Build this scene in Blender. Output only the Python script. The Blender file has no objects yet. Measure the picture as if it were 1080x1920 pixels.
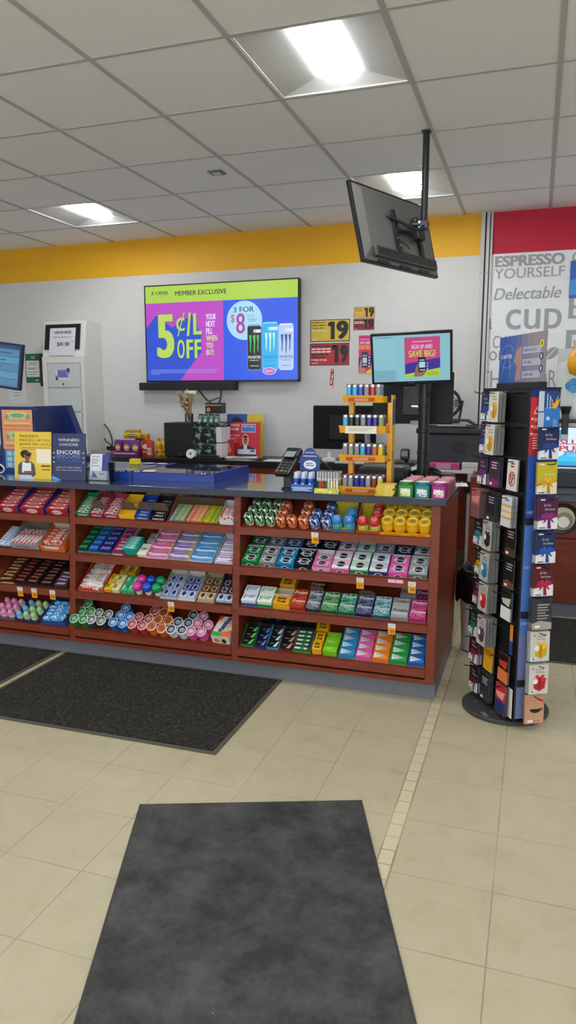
import bpy, bmesh, math, random
from math import sin, cos, pi, radians as R, atan2, hypot
from mathutils import Matrix, Vector
random.seed(7)
LENS_STRENGTH = 47.0
S = bpy.context.scene
COL = S.collection
S.view_settings.view_transform = 'Standard'
S.view_settings.look = 'None'
S.view_settings.gamma = 1
S.view_settings.use_curve_mapping = False
S.view_settings.exposure = 0.0

# ------------------------------------------------------------------ materials
def lin(h):
    h = h.lstrip('#'); o = []
    for i in (0, 2, 4):
        c = int(h[i:i+2], 16) / 255
        o.append(c / 12.92 if c <= .04045 else ((c + .055) / 1.055) ** 2.4)
    return o
_mc = {}
def new_mat(name):
    m = bpy.data.materials.new(name); m.use_nodes = True
    return m, m.node_tree, m.node_tree.nodes['Principled BSDF']
def C(h, rough=.5, metal=0.0, spec=.5, gain=1.0, coat=0.0):
    """plain painted / printed colour with a very faint procedural mottling"""
    k = (h, rough, metal, spec, gain, coat)
    if k in _mc: return _mc[k]
    m, nt, b = new_mat('surface_' + h)
    c = [min(.92, x * gain) for x in lin(h)]
    n = nt.nodes.new('ShaderNodeTexNoise'); n.inputs['Scale'].default_value = 60
    r = nt.nodes.new('ShaderNodeMapRange'); r.inputs['To Min'].default_value = .95; r.inputs['To Max'].default_value = 1.05
    v = nt.nodes.new('ShaderNodeVectorMath'); v.operation = 'SCALE'; v.inputs[0].default_value = c
    nt.links.new(n.outputs['Fac'], r.inputs['Value']); nt.links.new(r.outputs[0], v.inputs['Scale'])
    nt.links.new(v.outputs[0], b.inputs['Base Color'])
    b.inputs['Roughness'].default_value = rough; b.inputs['Metallic'].default_value = metal
    b.inputs['Specular IOR Level'].default_value = spec; b.inputs['Coat Weight'].default_value = coat
    _mc[k] = m; return m
def E(h, s=1.0):
    k = ('emit', h, s)
    if k in _mc: return _mc[k]
    m, nt, b = new_mat('lit_' + h)
    b.inputs['Base Color'].default_value = (.01, .01, .01, 1); b.inputs['Roughness'].default_value = .25
    b.inputs['Emission Color'].default_value = (*lin(h), 1); b.inputs['Emission Strength'].default_value = s
    _mc[k] = m; return m
def camo(cols, scale=30, rough=.35, stretch=(1, 1, 1), metal=0.0, dist=1.5, gain=1.0, warp=.0):
    k = ('camo', tuple(cols), scale, rough, stretch, metal, dist)
    if k in _mc: return _mc[k]
    m, nt, b = new_mat('printed_pattern')
    t = nt.nodes.new('ShaderNodeTexCoord'); mp = nt.nodes.new('ShaderNodeMapping'); mp.inputs['Scale'].default_value = stretch
    n = nt.nodes.new('ShaderNodeTexNoise'); n.inputs['Scale'].default_value = scale; n.inputs['Detail'].default_value = 1.0; n.inputs['Distortion'].default_value = dist
    r = nt.nodes.new('ShaderNodeValToRGB'); r.color_ramp.interpolation = 'CONSTANT'
    el = r.color_ramp.elements
    pos = {2: [0, .5], 3: [0, .45, .56], 4: [0, .41, .5, .59]}[len(cols)]
    el[0].position = 0; el[0].color = (*[min(.9, x * gain) for x in lin(cols[0])], 1)
    el[1].position = pos[1]; el[1].color = (*[min(.9, x * gain) for x in lin(cols[1])], 1)
    for p, c in list(zip(pos, cols))[2:]:
        e = el.new(p); e.color = (*[min(.9, x * gain) for x in lin(c)], 1)
    nt.links.new(t.outputs['Object'], mp.inputs[0]); nt.links.new(mp.outputs[0], n.inputs['Vector'])
    nt.links.new(n.outputs['Fac'], r.inputs[0]); nt.links.new(r.outputs[0], b.inputs['Base Color'])
    b.inputs['Roughness'].default_value = rough; b.inputs['Metallic'].default_value = metal
    _mc[k] = m; return m
def sheet_glass():
    if 'sg' in _mc: return _mc['sg']
    m = bpy.data.materials.new('clear_sheet'); m.use_nodes = True; nt = m.node_tree; N = nt.nodes; N.remove(N['Principled BSDF'])
    t = N.new('ShaderNodeBsdfTransparent'); t.inputs[0].default_value = (.93, .95, .96, 1); g = N.new('ShaderNodeBsdfGlossy'); g.inputs['Roughness'].default_value = .03
    f = N.new('ShaderNodeFresnel'); f.inputs[0].default_value = 1.6; x = N.new('ShaderNodeMixShader')
    nt.links.new(f.outputs[0], x.inputs[0]); nt.links.new(t.outputs[0], x.inputs[1]); nt.links.new(g.outputs[0], x.inputs[2]); nt.links.new(x.outputs[0], N['Material Output'].inputs['Surface'])
    _mc['sg'] = m; return m
def glassy(h='ffffff', rough=.05, alpha=.25):
    k = ('clear', h, rough, alpha)
    if k in _mc: return _mc[k]
    m, nt, b = new_mat('clear_plastic')
    b.inputs['Base Color'].default_value = (*lin(h), 1); b.inputs['Roughness'].default_value = rough; b.inputs['Alpha'].default_value = alpha
    _mc[k] = m; return m
def wood():
    m, nt, b = new_mat('cherry_wood')
    t = nt.nodes.new('ShaderNodeTexCoord'); mp = nt.nodes.new('ShaderNodeMapping'); mp.inputs['Scale'].default_value = (3, 18, 18)
    n = nt.nodes.new('ShaderNodeTexNoise'); n.inputs['Scale'].default_value = 2.2; n.inputs['Detail'].default_value = 6; n.inputs['Distortion'].default_value = .8
    r = nt.nodes.new('ShaderNodeValToRGB'); e = r.color_ramp.elements
    e[0].position = .25; e[0].color = (*lin('6a2a18'), 1); e[1].position = .8; e[1].color = (*lin('863a22'), 1)
    nt.links.new(t.outputs['Object'], mp.inputs[0]); nt.links.new(mp.outputs[0], n.inputs['Vector'])
    nt.links.new(n.outputs['Fac'], r.inputs[0]); nt.links.new(r.outputs[0], b.inputs['Base Color'])
    b.inputs['Roughness'].default_value = .42; b.inputs['Specular IOR Level'].default_value = .35
    return m
WOOD = wood()
WHITE = C('f4f4f2', .45); BLACK = C('15161a', .4); DARK = C('24262a', .5); CARD = C('5a4634', .8)
CHROME = C('c8c8c8', .2, 1.0)

# ------------------------------------------------------------------ text glyph meshes
_tc = {}
def text_geo(s, bold=0.0, res=2):
    k = (s, bold, res)
    if k in _tc: return _tc[k]
    cu = bpy.data.curves.new('lettering', 'FONT'); cu.body = s; cu.size = 1.0; cu.offset = bold; cu.resolution_u = res; cu.fill_mode = 'FRONT'
    o = bpy.data.objects.new('lettering', cu); COL.objects.link(o)
    bpy.context.view_layer.update()
    me = bpy.data.meshes.new_from_object(o.evaluated_get(bpy.context.evaluated_depsgraph_get()))
    V = [(v.co.x, v.co.y) for v in me.vertices]; F = [tuple(p.vertices) for p in me.polygons]
    bpy.data.objects.remove(o); bpy.data.curves.remove(cu); bpy.data.meshes.remove(me)
    if V:
        x0 = min(v[0] for v in V); x1 = max(v[0] for v in V); y0 = min(v[1] for v in V); y1 = max(v[1] for v in V)
        V = [((x - x0) / (x1 - x0), (y - y0) / (y1 - y0)) for x, y in V]
    _tc[k] = (V, F); return _tc[k]

WALLF = Matrix(((1, 0, 0, 0), (0, 0, -1, 0), (0, 1, 0, 0), (0, 0, 0, 1)))   # local x,y -> world X,Z ; local z -> -Y

# ------------------------------------------------------------------ mesh builder
class MB:
    def __init__(s): s.v = []; s.f = []; s.fm = []; s.fs = []; s.mats = []; s.M = Matrix.Identity(4); s.st = []
    def push(s, m): s.st.append(s.M); s.M = s.M @ m; return s
    def pop(s): s.M = s.st.pop(); return s
    def mi(s, m):
        if m not in s.mats: s.mats.append(m)
        return s.mats.index(m)
    def add(s, V, F, m, sm=False):
        b = len(s.v); i = s.mi(m)
        s.v += [tuple(s.M @ Vector(p)) for p in V]
        for f in F: s.f.append(tuple(b + k for k in f)); s.fm.append(i); s.fs.append(sm)
        return s
    def box(s, x0, x1, y0, y1, z0, z1, m, top=None, front=None, bev=0.0):
        V = [(x0, y0, z0), (x1, y0, z0), (x1, y1, z0), (x0, y1, z0), (x0, y0, z1), (x1, y0, z1), (x1, y1, z1), (x0, y1, z1)]
        if bev:
            bm = bmesh.new(); vs = [bm.verts.new(p) for p in V]
            for f in ((3, 2, 1, 0), (4, 5, 6, 7), (0, 1, 5, 4), (1, 2, 6, 5), (2, 3, 7, 6), (3, 0, 4, 7)): bm.faces.new([vs[i] for i in f])
            bmesh.ops.bevel(bm, geom=list(bm.edges), offset=bev, segments=2, affect='EDGES', profile=.5)
            bm.verts.index_update()
            s.add([v.co[:] for v in bm.verts], [[v.index for v in f.verts] for f in bm.faces], m); bm.free(); return s
        s.add(V, [(3, 2, 1, 0), (2, 3, 7, 6)], m); s.add(V, [(1, 2, 6, 5), (3, 0, 4, 7)], m)
        s.add(V, [(4, 5, 6, 7)], top or m); s.add(V, [(0, 1, 5, 4)], front or m); return s
    def rect(s, x0, x1, y0, y1, z, m): return s.add([(x0, y0, z), (x1, y0, z), (x1, y1, z), (x0, y1, z)], [(0, 1, 2, 3)], m)
    def poly(s, pts, z, m): return s.add([(x, y, z) for x, y in pts], [tuple(range(len(pts)))], m)
    def prism(s, pts, z0, z1, m, side=None):
        n = len(pts); V = [(x, y, z0) for x, y in pts] + [(x, y, z1) for x, y in pts]
        s.add(V, [tuple(reversed(range(n))), tuple(range(n, 2 * n))], m)
        s.add(V, [(i, (i + 1) % n, n + (i + 1) % n, n + i) for i in range(n)], side or m); return s
    def ell(s, cx, cy, rx, ry, z, m, n=20, a0=0, a1=360):
        if a1 - a0 >= 360: P = [(cx + rx * cos(2 * pi * i / n), cy + ry * sin(2 * pi * i / n)) for i in range(n)]
        else: P = [(cx, cy)] + [(cx + rx * cos(R(a0 + (a1 - a0) * i / n)), cy + ry * sin(R(a0 + (a1 - a0) * i / n))) for i in range(n + 1)]
        return s.poly(P, z, m)
    def ring(s, cx, cy, rx, ry, w, z, m, n=24):
        V = []; F = []
        for i in range(n):
            a = 2 * pi * i / n; V += [(cx + rx * cos(a), cy + ry * sin(a), z), (cx + (rx - w) * cos(a), cy + (ry - w) * sin(a), z)]
        for i in range(n):
            j = (i + 1) % n; F.append((2 * i, 2 * j, 2 * j + 1, 2 * i + 1))
        return s.add(V, F, m)
    def lathe(s, prof, m, n=20, cx=0, cy=0, sm=True, mats=None):
        V = []
        for r, z in prof:
            for i in range(n):
                a = 2 * pi * i / n; V.append((cx + r * cos(a), cy + r * sin(a), z))
        for k in range(len(prof) - 1):
            F = [(k * n + i, k * n + (i + 1) % n, (k + 1) * n + (i + 1) % n, (k + 1) * n + i) for i in range(n)]
            s.add(V, F, (mats[k] if mats and mats[k] else m), sm)
        if prof[0][0] > 1e-5: s.add(V[:n], [tuple(reversed(range(n)))], m)
        if prof[-1][0] > 1e-5: s.add(V[-n:], [tuple(range(n))], (mats[-1] if mats and mats[-1] else m))
        return s
    def cyl(s, p0, p1, r, m, n=12, r1=None, caps=True):
        p0 = Vector(p0); p1 = Vector(p1); d = p1 - p0; L = d.length
        q = d.to_track_quat('Z', 'Y').to_matrix().to_4x4()
        s.push(Matrix.Translation(p0) @ q); s.lathe([(r, 0), (r if r1 is None else r1, L)], m, n); s.pop(); return s
    def tube(s, P, r, m, n=8, smooth=3):
        P = [Vector(p) for p in P]
        if smooth and len(P) > 2:
            Q = []
            for i in range(len(P) - 1):
                a = P[max(0, i - 1)]; b = P[i]; c = P[i + 1]; d = P[min(len(P) - 1, i + 2)]
                for k in range(smooth):
                    t = k / smooth
                    Q.append(.5 * ((2 * b) + (c - a) * t + (2 * a - 5 * b + 4 * c - d) * t * t + (3 * b - a - 3 * c + d) * t ** 3))
            P = Q + [P[-1]]
        V = []; up = Vector((.13, .21, .97))
        for i, p in enumerate(P):
            t = (P[min(i + 1, len(P) - 1)] - P[max(i - 1, 0)]).normalized()
            u = t.cross(up)
            if u.length < .05: u = t.cross(Vector((1, 0, 0)))
            u.normalize(); w = t.cross(u)
            V += [tuple(p + r * (cos(2 * pi * k / n) * u + sin(2 * pi * k / n) * w)) for k in range(n)]
        F = [(i * n + k, i * n + (k + 1) % n, (i + 1) * n + (k + 1) % n, (i + 1) * n + k) for i in range(len(P) - 1) for k in range(n)]
        F += [tuple(reversed(range(n))), tuple(range(len(P) * n - n, len(P) * n))]
        return s.add(V, F, m, True)
    def text(s, t, x0, x1, y0, y1, z, m, bold=0.0, res=2, slant=0.0, skew=0.0):
        # heavy lettering: a thin glyph struck three times, slightly shifted, keeps its counters open
        V, F = text_geo(t, bold * .22 if bold >= .06 and not set(t) & set('MWNK') else 0.0, res)
        k = bold * .5 * (y1 - y0)
        for d_ in ((-1, 0, 1) if bold >= .02 and k > .0003 else (0,)):
            if V: s.add([(x0 + k + u * (x1 - x0 - 2 * k) + slant * v * (y1 - y0) + d_ * k, y0 + v * (y1 - y0) + skew * u, z + .00028 * (d_ + 1) * (k > .0003)) for u, v in V], F, m)
        return s
    def lines(s, x0, x1, ys, h, z, m, fr=None):
        for i, y in enumerate(ys):
            s.rect(x0, x0 + (x1 - x0) * (fr[i] if fr else (1, .85, .93, .7)[i % 4]), y, y + h, z, m)
        return s
    def mesh(s, name):
        me = bpy.data.meshes.new(name); me.from_pydata(s.v, [], s.f)
        for m in s.mats: me.materials.append(m)
        me.polygons.foreach_set('material_index', s.fm); me.polygons.foreach_set('use_smooth', s.fs); me.update()
        return me
    def build(s, name, parent=None, loc=None, rot=None, mod=None):
        o = bpy.data.objects.new(name, s.mesh(name)); COL.objects.link(o)
        if parent: o.parent = parent
        if loc: o.location = loc
        if rot: o.rotation_euler = rot
        return o
def tag(o, label=None, cat=None, group=None, kind=None):
    if label: o['label'] = label
    if cat: o['category'] = cat
    if group: o['group'] = group
    if kind: o['kind'] = kind
    return o
def thing(name, label, cat, loc=(0, 0, 0), rot=(0, 0, 0), group=None):
    o = bpy.data.objects.new(name, None); COL.objects.link(o); o.empty_display_size = .05
    o.location = loc; o.rotation_euler = rot
    return tag(o, label, cat, group)
def struct(mb, name): o = mb.build(name); o['kind'] = 'structure'; return o
def put(me, name, label, cat, loc, rot=(0, 0, 0), group=None):
    o = bpy.data.objects.new(name, me); COL.objects.link(o); o.location = loc; o.rotation_euler = rot
    return tag(o, label, cat, group)
def T(x, y, z): return Matrix.Translation((x, y, z))
def RZ(a): return Matrix.Rotation(R(a), 4, 'Z')
def RX(a): return Matrix.Rotation(R(a), 4, 'X')
def RY(a): return Matrix.Rotation(R(a), 4, 'Y')

# ------------------------------------------------------------------ camera
cam = bpy.data.objects.new('camera', bpy.data.cameras.new('camera')); COL.objects.link(cam); S.camera = cam
cam.data.sensor_fit = 'VERTICAL'; cam.data.sensor_height = 36; cam.data.lens = 36 * 1369 / 1920
cam.data.clip_start = .05; cam.data.clip_end = 100
cam.location = (0, 0, 1.40)
cam.rotation_euler = (R(90 - 8.925), 0, R(18.624))
WY = 5.83; CZ = 2.743

# ------------------------------------------------------------------ room shell
def floor_mat():
    m, nt, b = new_mat('floor_tiles'); N = nt.nodes; L = nt.links
    g = N.new('ShaderNodeNewGeometry'); sp = N.new('ShaderNodeSeparateXYZ'); L.new(g.outputs['Position'], sp.inputs[0])
    def math_(op, a, b_=None, c_=None):
        n = N.new('ShaderNodeMath'); n.operation = op
        for i, q in enumerate((a, b_, c_)):
            if q is None: continue
            if isinstance(q, (int, float)): n.inputs[i].default_value = q
            else: L.new(q, n.inputs[i])
        return n.outputs[0]
    X, Y = sp.outputs[0], sp.outputs[1]
    def joint(v, off, per, w):
        u = math_('FRACT', math_('DIVIDE', math_('SUBTRACT', v, off), per))
        d = math_('MULTIPLY', math_('MINIMUM', u, math_('SUBTRACT', 1.0, u)), per)
        return math_('LESS_THAN', d, w)
    right = math_('GREATER_THAN', X, -.347)
    strip = math_('MULTIPLY', math_('GREATER_THAN', X, -.395), math_('LESS_THAN', X, -.347))
    left = math_('LESS_THAN', X, -.395)
    jy = joint(Y, 1.69, .2925, .0014)
    jr = math_('MULTIPLY', right, math_('MAXIMUM', joint(X, -.051, .295, .002), jy))
    jl = math_('MULTIPLY', left, math_('MAXIMUM', joint(X, -.395, .2755, .0018), jy))
    js = math_('MULTIPLY', strip, math_('MAXIMUM', joint(Y, 1.72, .0731, .0022), math_('MAXIMUM', math_('LESS_THAN', X, -.392), math_('GREATER_THAN', X, -.350))))
    jt = math_('MAXIMUM', jr, math_('MAXIMUM', jl, js))
    n1 = N.new('ShaderNodeTexNoise'); n1.inputs['Scale'].default_value = 9; n1.inputs['Detail'].default_value = 7; n1.inputs['Roughness'].default_value = .6; n1.inputs['Distortion'].default_value = .5
    L.new(g.outputs['Position'], n1.inputs['Vector'])
    r = N.new('ShaderNodeValToRGB'); e = r.color_ramp.elements
    e[0].position = .3; e[0].color = (*lin('b0a68b'), 1); e[1].position = .62; e[1].color = (*lin('bdb398'), 1)
    x = e.new(.43); x.color = (*lin('b8ae92'), 1)
    L.new(n1.outputs['Fac'], r.inputs[0])
    n2 = N.new('ShaderNodeTexNoise'); n2.inputs['Scale'].default_value = 1.2; n2.inputs['Detail'].default_value = 2; L.new(g.outputs['Position'], n2.inputs['Vector'])
    mr = N.new('ShaderNodeMapRange'); mr.inputs['To Min'].default_value = .94; mr.inputs['To Max'].default_value = 1.06; L.new(n2.outputs['Fac'], mr.inputs[0])
    mx = N.new('ShaderNodeMix'); mx.data_type = 'RGBA'; L.new(strip, mx.inputs['Factor']); L.new(r.outputs[0], mx.inputs['A']); mx.inputs['B'].default_value = (*lin('cfc2a4'), 1)
    vs = N.new('ShaderNodeVectorMath'); vs.operation = 'SCALE'; L.new(mx.outputs['Result'], vs.inputs[0]); L.new(mr.outputs[0], vs.inputs['Scale'])
    n3 = N.new('ShaderNodeTexNoise'); n3.inputs['Scale'].default_value = 4; L.new(g.outputs['Position'], n3.inputs['Vector'])
    jf = math_('MULTIPLY', jt, math_('MULTIPLY_ADD', n3.outputs['Fac'], 1.3, -.12))
    m2 = N.new('ShaderNodeMix'); m2.data_type = 'RGBA'; L.new(jf, m2.inputs['Factor']); L.new(vs.outputs[0], m2.inputs['A']); m2.inputs['B'].default_value = (*lin('7a6f5b'), 1)
    L.new(m2.outputs['Result'], b.inputs['Base Color']); b.inputs['Roughness'].default_value = .42; b.inputs['Specular IOR Level'].default_value = .35
    return m
X0, X1, Y0 = -6.0, 4.2, -4.0
fl = MB(); fl.box(X0, X1, Y0, WY + .1, -.05, 0, floor_mat()); struct(fl, 'floor')
def ceil_mat():
    m, nt, b = new_mat('ceiling_tiles'); N = nt.nodes; L = nt.links
    g = N.new('ShaderNodeNewGeometry')
    n = N.new('ShaderNodeTexNoise'); n.inputs['Scale'].default_value = 160; n.inputs['Detail'].default_value = 3; L.new(g.outputs['Position'], n.inputs['Vector'])
    r = N.new('ShaderNodeValToRGB'); r.color_ramp.elements[0].color = (*lin('eff0f1'), 1); r.color_ramp.elements[1].color = (*lin('fbfcfd'), 1)
    L.new(n.outputs['Fac'], r.inputs[0]); L.new(r.outputs[0], b.inputs['Base Color'])
    bp = N.new('ShaderNodeBump'); bp.inputs['Strength'].default_value = .12; bp.inputs['Distance'].default_value = .003; L.new(n.outputs['Fac'], bp.inputs['Height']); L.new(bp.outputs[0], b.inputs['Normal'])
    b.inputs['Roughness'].default_value = .95; b.inputs['Specular IOR Level'].default_value = .1
    return m
GX, GY, GPX, GPY = -.575, 3.386, .5985, .626        # ceiling grid
CT = ceil_mat(); GRID = C('bdbcba', .6)
lights_ij = set()
for a in range(-8, 9):
    for b_ in range(-12, 5):
        if (a + 1) % 4 == 0 and b_ % 3 == 2: lights_ij.add((a, b_))
cb = MB(); gb = MB()
i0, i1 = -10, 9; j0, j1 = -12, 5
for i in range(i0, i1):
    for j in range(j0, j1):
        x = GX + GPX * i; y = GY + GPY * j
        xa, xb, ya, yb = max(x, X0), min(x + GPX, X1), max(y, Y0), min(y + GPY, WY)
        if xb - xa < .03 or yb - ya < .03: continue
        if (i, j) in lights_ij: continue
        cb.box(xa, xb, ya, yb, CZ, CZ + .015, CT)
cb.rect(X0, X1, Y0, WY, CZ + .2, CT)
for i in range(i0, i1 + 1):
    x = GX + GPX * i
    if X0 < x < X1: gb.box(x - .011, x + .011, Y0, WY, CZ - .004, CZ + .004, GRID)
for j in range(j0, j1 + 1):
    y = GY + GPY * j
    if Y0 < y < WY: gb.box(X0, X1, y - .009, y + .009, CZ - .0035, CZ + .0035, GRID)
struct(cb, 'ceiling')
gb_o = struct(gb, 'trim_1')

# recessed lights
fr = C('c2c2c0', .4)
def troffer(i, j, lab, dim=1.0):
    x0 = GX + GPX * i + .012; x1 = x0 + GPX - .024; y0 = GY + GPY * j + .01; y1 = y0 + GPY - .02
    t = thing('ceiling_light', lab, 'light', ((x0 + x1) / 2, (y0 + y1) / 2, CZ), group='recessed ceiling lights')
    w = (x1 - x0) / 2; d = (y1 - y0) / 2; lw = .080; h = .045
    b = MB()
    # sloping white reflector wings and end baffles
    for s in (-1, 1):
        V = [(s * w, -d, 0), (s * w, d, 0), (s * lw, d - .085, h), (s * lw, -d + .085, h)]
        b.add(V, [(0, 1, 2, 3) if s > 0 else (3, 2, 1, 0)], fr)
        V = [(-w, s * d, 0), (w, s * d, 0), (lw, s * (d - .085), h), (-lw, s * (d - .085), h)]
        b.add(V, [(3, 2, 1, 0) if s > 0 else (0, 1, 2, 3)], fr)
    for s in (-1, 1):
        b.box(s * w + (-.015 if s < 0 else -.006), s * w + (.006 if s < 0 else .015), -d, d, -.002, .006, fr); b.box(-w, w, s * d + (-.013 if s < 0 else -.006), s * d + (.006 if s < 0 else .013), -.002, .006, fr)
    b.build('reflector', t)
    e = MB(); e.add([(-lw, -d + .02, h - .012), (lw, -d + .02, h - .012), (lw, d - .02, h - .012), (-lw, d - .02, h - .012)], [(3, 2, 1, 0)], LENS)
    e.add([(-lw, -d + .02, h - .012), (-lw, d - .02, h - .012), (-lw, d - .02, h + .03), (-lw, -d + .02, h + .03)], [(0, 1, 2, 3)], LENS)
    e.add([(lw, -d + .02, h - .012), (lw, d - .02, h - .012), (lw, d - .02, h + .03), (lw, -d + .02, h + .03)], [(3, 2, 1, 0)], LENS)
    e.build('diffuser', t)
LENS = E('f8fcfb', LENS_STRENGTH)
vis = {(-1, -1): 'large recessed ceiling light nearest the viewer, above and left of the hanging screen pole',
       (-1, 2): 'recessed ceiling light partly behind the hanging screen and its pole',
       (-5, 2): 'recessed ceiling light on the left, nearest the yellow band'}
for (i, j) in sorted(lights_ij):
    x = GX + GPX * (i + .5); y = GY + GPY * (j + .5)
    if not (X0 + .4 < x < X1 - .4 and Y0 + .4 < y < WY - .3): continue
    troffer(i, j, vis.get((i, j), 'recessed ceiling light out of view behind or beside the viewer'))
cs = thing('ceiling_sensor', 'small square grey sensor set in a ceiling tile', 'sensor', (-1.90, 4.29, CZ - .004))
b = MB(); b.box(-.045, .045, -.045, .045, -.004, .004, C('6d7674', .5), bev=.003); b.build('housing', cs)
b = MB(); b.box(-.022, .028, -.02, .02, -.009, -.004, C('b9cfc8', .3)); b.build('lens', cs)

WALL = C('d6d4d4', .75, spec=.2); YEL = C('f1b41a', .6); REDB = C('c8173a', .6); MUR = C('ecedf1', .5)
w = MB(); w.box(X0, -.455, WY, WY + .1, 0, 2.445, WALL); w.box(X0, -.455, WY, WY + .1, 2.445, CZ, YEL)
w.box(-.455, -.368, WY, WY + .1, 0, CZ, WALL)
w.box(-.368, X1, WY, WY + .1, 0, 2.447, MUR); w.box(-.368, X1, WY, WY + .1, 2.447, CZ, REDB)
w.push(T(0, WY, 0) @ WALLF); MG = C('a2a4a8', .55); z = .0015
def mt(s, a, b_, c, d, bold=0.0, slant=0.0, skew=0.0): w.text(s, a, b_, c, d, z, MG, bold, 4, slant, skew)
mt('ESPRESSO', -.345, .142, 2.352, 2.430, .09); mt('YOURSELF', -.345, .145, 2.268, 2.340, .02)
mt('Delectable', -.345, .122, 2.116, 2.200, .04, .22)
mt('cup', -.25, .142, 1.83, 2.045, .022); mt('a', -.40, -.345, 1.905, 1.99, .01)
mt('CHANCE', -.336, -.055, 1.765, 1.857, .02)
mt('or', -.36, -.25, 1.675, 1.745, .02); mt('THE', -.43, -.2, 1.475, 1.60, .02)
mt('FOR', -.06, .128, 1.475, 1.60, -.005)
mt('E', .186, .29, 1.965, 2.13, .05); mt('P', .178, .33, 1.615, 1.885, .03); mt('T', .178, .28, 2.17, 2.31, .01); mt('C', .19, .26, 2.36, 2.43, .0)
for k in range(2):   # coffee bean
    a0, a1 = (20, 200) if k == 0 else (200, 380)
    P = [(.055 * cos(R(a0 + (a1 - a0) * q / 14)), .03 * sin(R(a0 + (a1 - a0) * q / 14))) for q in range(15)]
    P = [(x, y + (.004 if k == 0 else -.004)) for x, y in P]
    w.push(T(.084, 1.722, 0) @ RZ(38)); w.poly(P, z, MG); w.pop()
w.pop()
struct(w, 'wall_back')
w = MB(); w.box(X0 - .1, X0, Y0, WY, 0, CZ, WALL); struct(w, 'wall_left')
w = MB(); w.box(X1, X1 + .1, Y0, WY, 0, CZ, WALL); struct(w, 'wall_right')
w = MB(); w.box(X0, X1, Y0 - .1, Y0, 0, .5, WALL); w.box(X0, X1, Y0 - .1, Y0, 2.45, CZ, WALL)
for k in range(6): w.box(X0 + 1.94 * k, X0 + 1.94 * k + .5, Y0 - .1, Y0, .5, 2.45, WALL)
struct(w, 'wall_front')
for k in range(5):  # windows out of view, added to let daylight onto the counter fronts
    xa = X0 + 1.94 * k + .5; xb = X0 + 1.94 * (k + 1); w = MB(); FRM = C('55585c', .4)
    for a in ((xa, xb, .5, .55), (xa, xb, 2.4, 2.45), (xa, xa + .05, .55, 2.4), (xb - .05, xb, .55, 2.4)): w.box(a[0], a[1], Y0 - .08, Y0 - .02, a[2], a[3], FRM)
    w.box(xa + .05, xb - .05, Y0 - .053, Y0 - .047, .55, 2.4, glassy('f4f8f8', .02, .06)); struct(w, 'added_window_%d' % (k + 1))
tr = MB(); AL = C('c9c9c6', .4)
for xa, xb in ((-.452, -.424), (-.412, -.390), (-.382, -.368)): tr.box(xa, xb, WY - .022, WY, 0, CZ, AL)
tr.box(-.424, -.412, WY - .006, WY, 0, CZ, DARK); tr.box(-.390, -.382, WY - .006, WY, 0, CZ, DARK)
tr.box(-.455, -.368, WY - .024, WY, 2.31, 2.313, C('8d8d8d')); struct(tr, 'trim_2')

# ------------------------------------------------------------------ mats on the floor
def carpet_mat(h0, h1, sc):
    m, nt, b = new_mat('mat_pile'); N = nt.nodes; L = nt.links
    g = N.new('ShaderNodeNewGeometry'); n = N.new('ShaderNodeTexNoise'); n.inputs['Scale'].default_value = sc; n.inputs['Detail'].default_value = 6; n.inputs['Roughness'].default_value = .75
    L.new(g.outputs['Position'], n.inputs['Vector'])
    r = N.new('ShaderNodeValToRGB'); e = r.color_ramp.elements; e[0].position = .49; e[0].color = (*lin(h0), 1); e[1].position = .76; e[1].color = (*lin(h1), 1)
    L.new(n.outputs['Fac'], r.inputs[0]); L.new(r.outputs[0], b.inputs['Base Color'])
    bp = N.new('ShaderNodeBump'); bp.inputs['Strength'].default_value = .8; bp.inputs['Distance'].default_value = .006; L.new(n.outputs['Fac'], bp.inputs['Height']); L.new(bp.outputs[0], b.inputs['Normal'])
    b.inputs['Roughness'].default_value = .9; return m
PILE = carpet_mat('100f0e', '666152', 80); EDGE = C('565247', .7)
def floor_mat_obj(name, lab, x0, x1, y0, y1, bw=.02):
    t = thing(name, lab, 'mat', ((x0 + x1) / 2, (y0 + y1) / 2, 0)); w_, d_ = (x1 - x0) / 2, (y1 - y0) / 2
    b = MB(); b.box(-w_ + bw, w_ - bw, -d_ + bw, d_ - bw, .0005, .009, PILE); b.build('pile', t)
    b = MB()
    for (a, c, e, f) in ((-w_, w_, -d_, -d_ + bw), (-w_, w_, d_ - bw, d_), (-w_, -w_ + bw, -d_ + bw, d_ - bw), (w_ - bw, w_, -d_ + bw, d_ - bw)): b.box(a, c, e, f, .0005, .005, EDGE)
    b.build('border', t); return t
floor_mat_obj('entrance_mat', 'dark speckled carpet mat with grey border in front of the candy counter', -2.405, -1.137, 2.472, 3.285)
floor_mat_obj('entrance_mat', 'dark carpet mat cut off by the left edge, beside the larger speckled one', -3.75, -2.44, 2.47, 3.285)
floor_mat_obj('entrance_mat', 'dark carpet mat on the right behind the gift card rack, before the coffee cabinet', -.02, 1.5, 3.98, 4.84)
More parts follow.
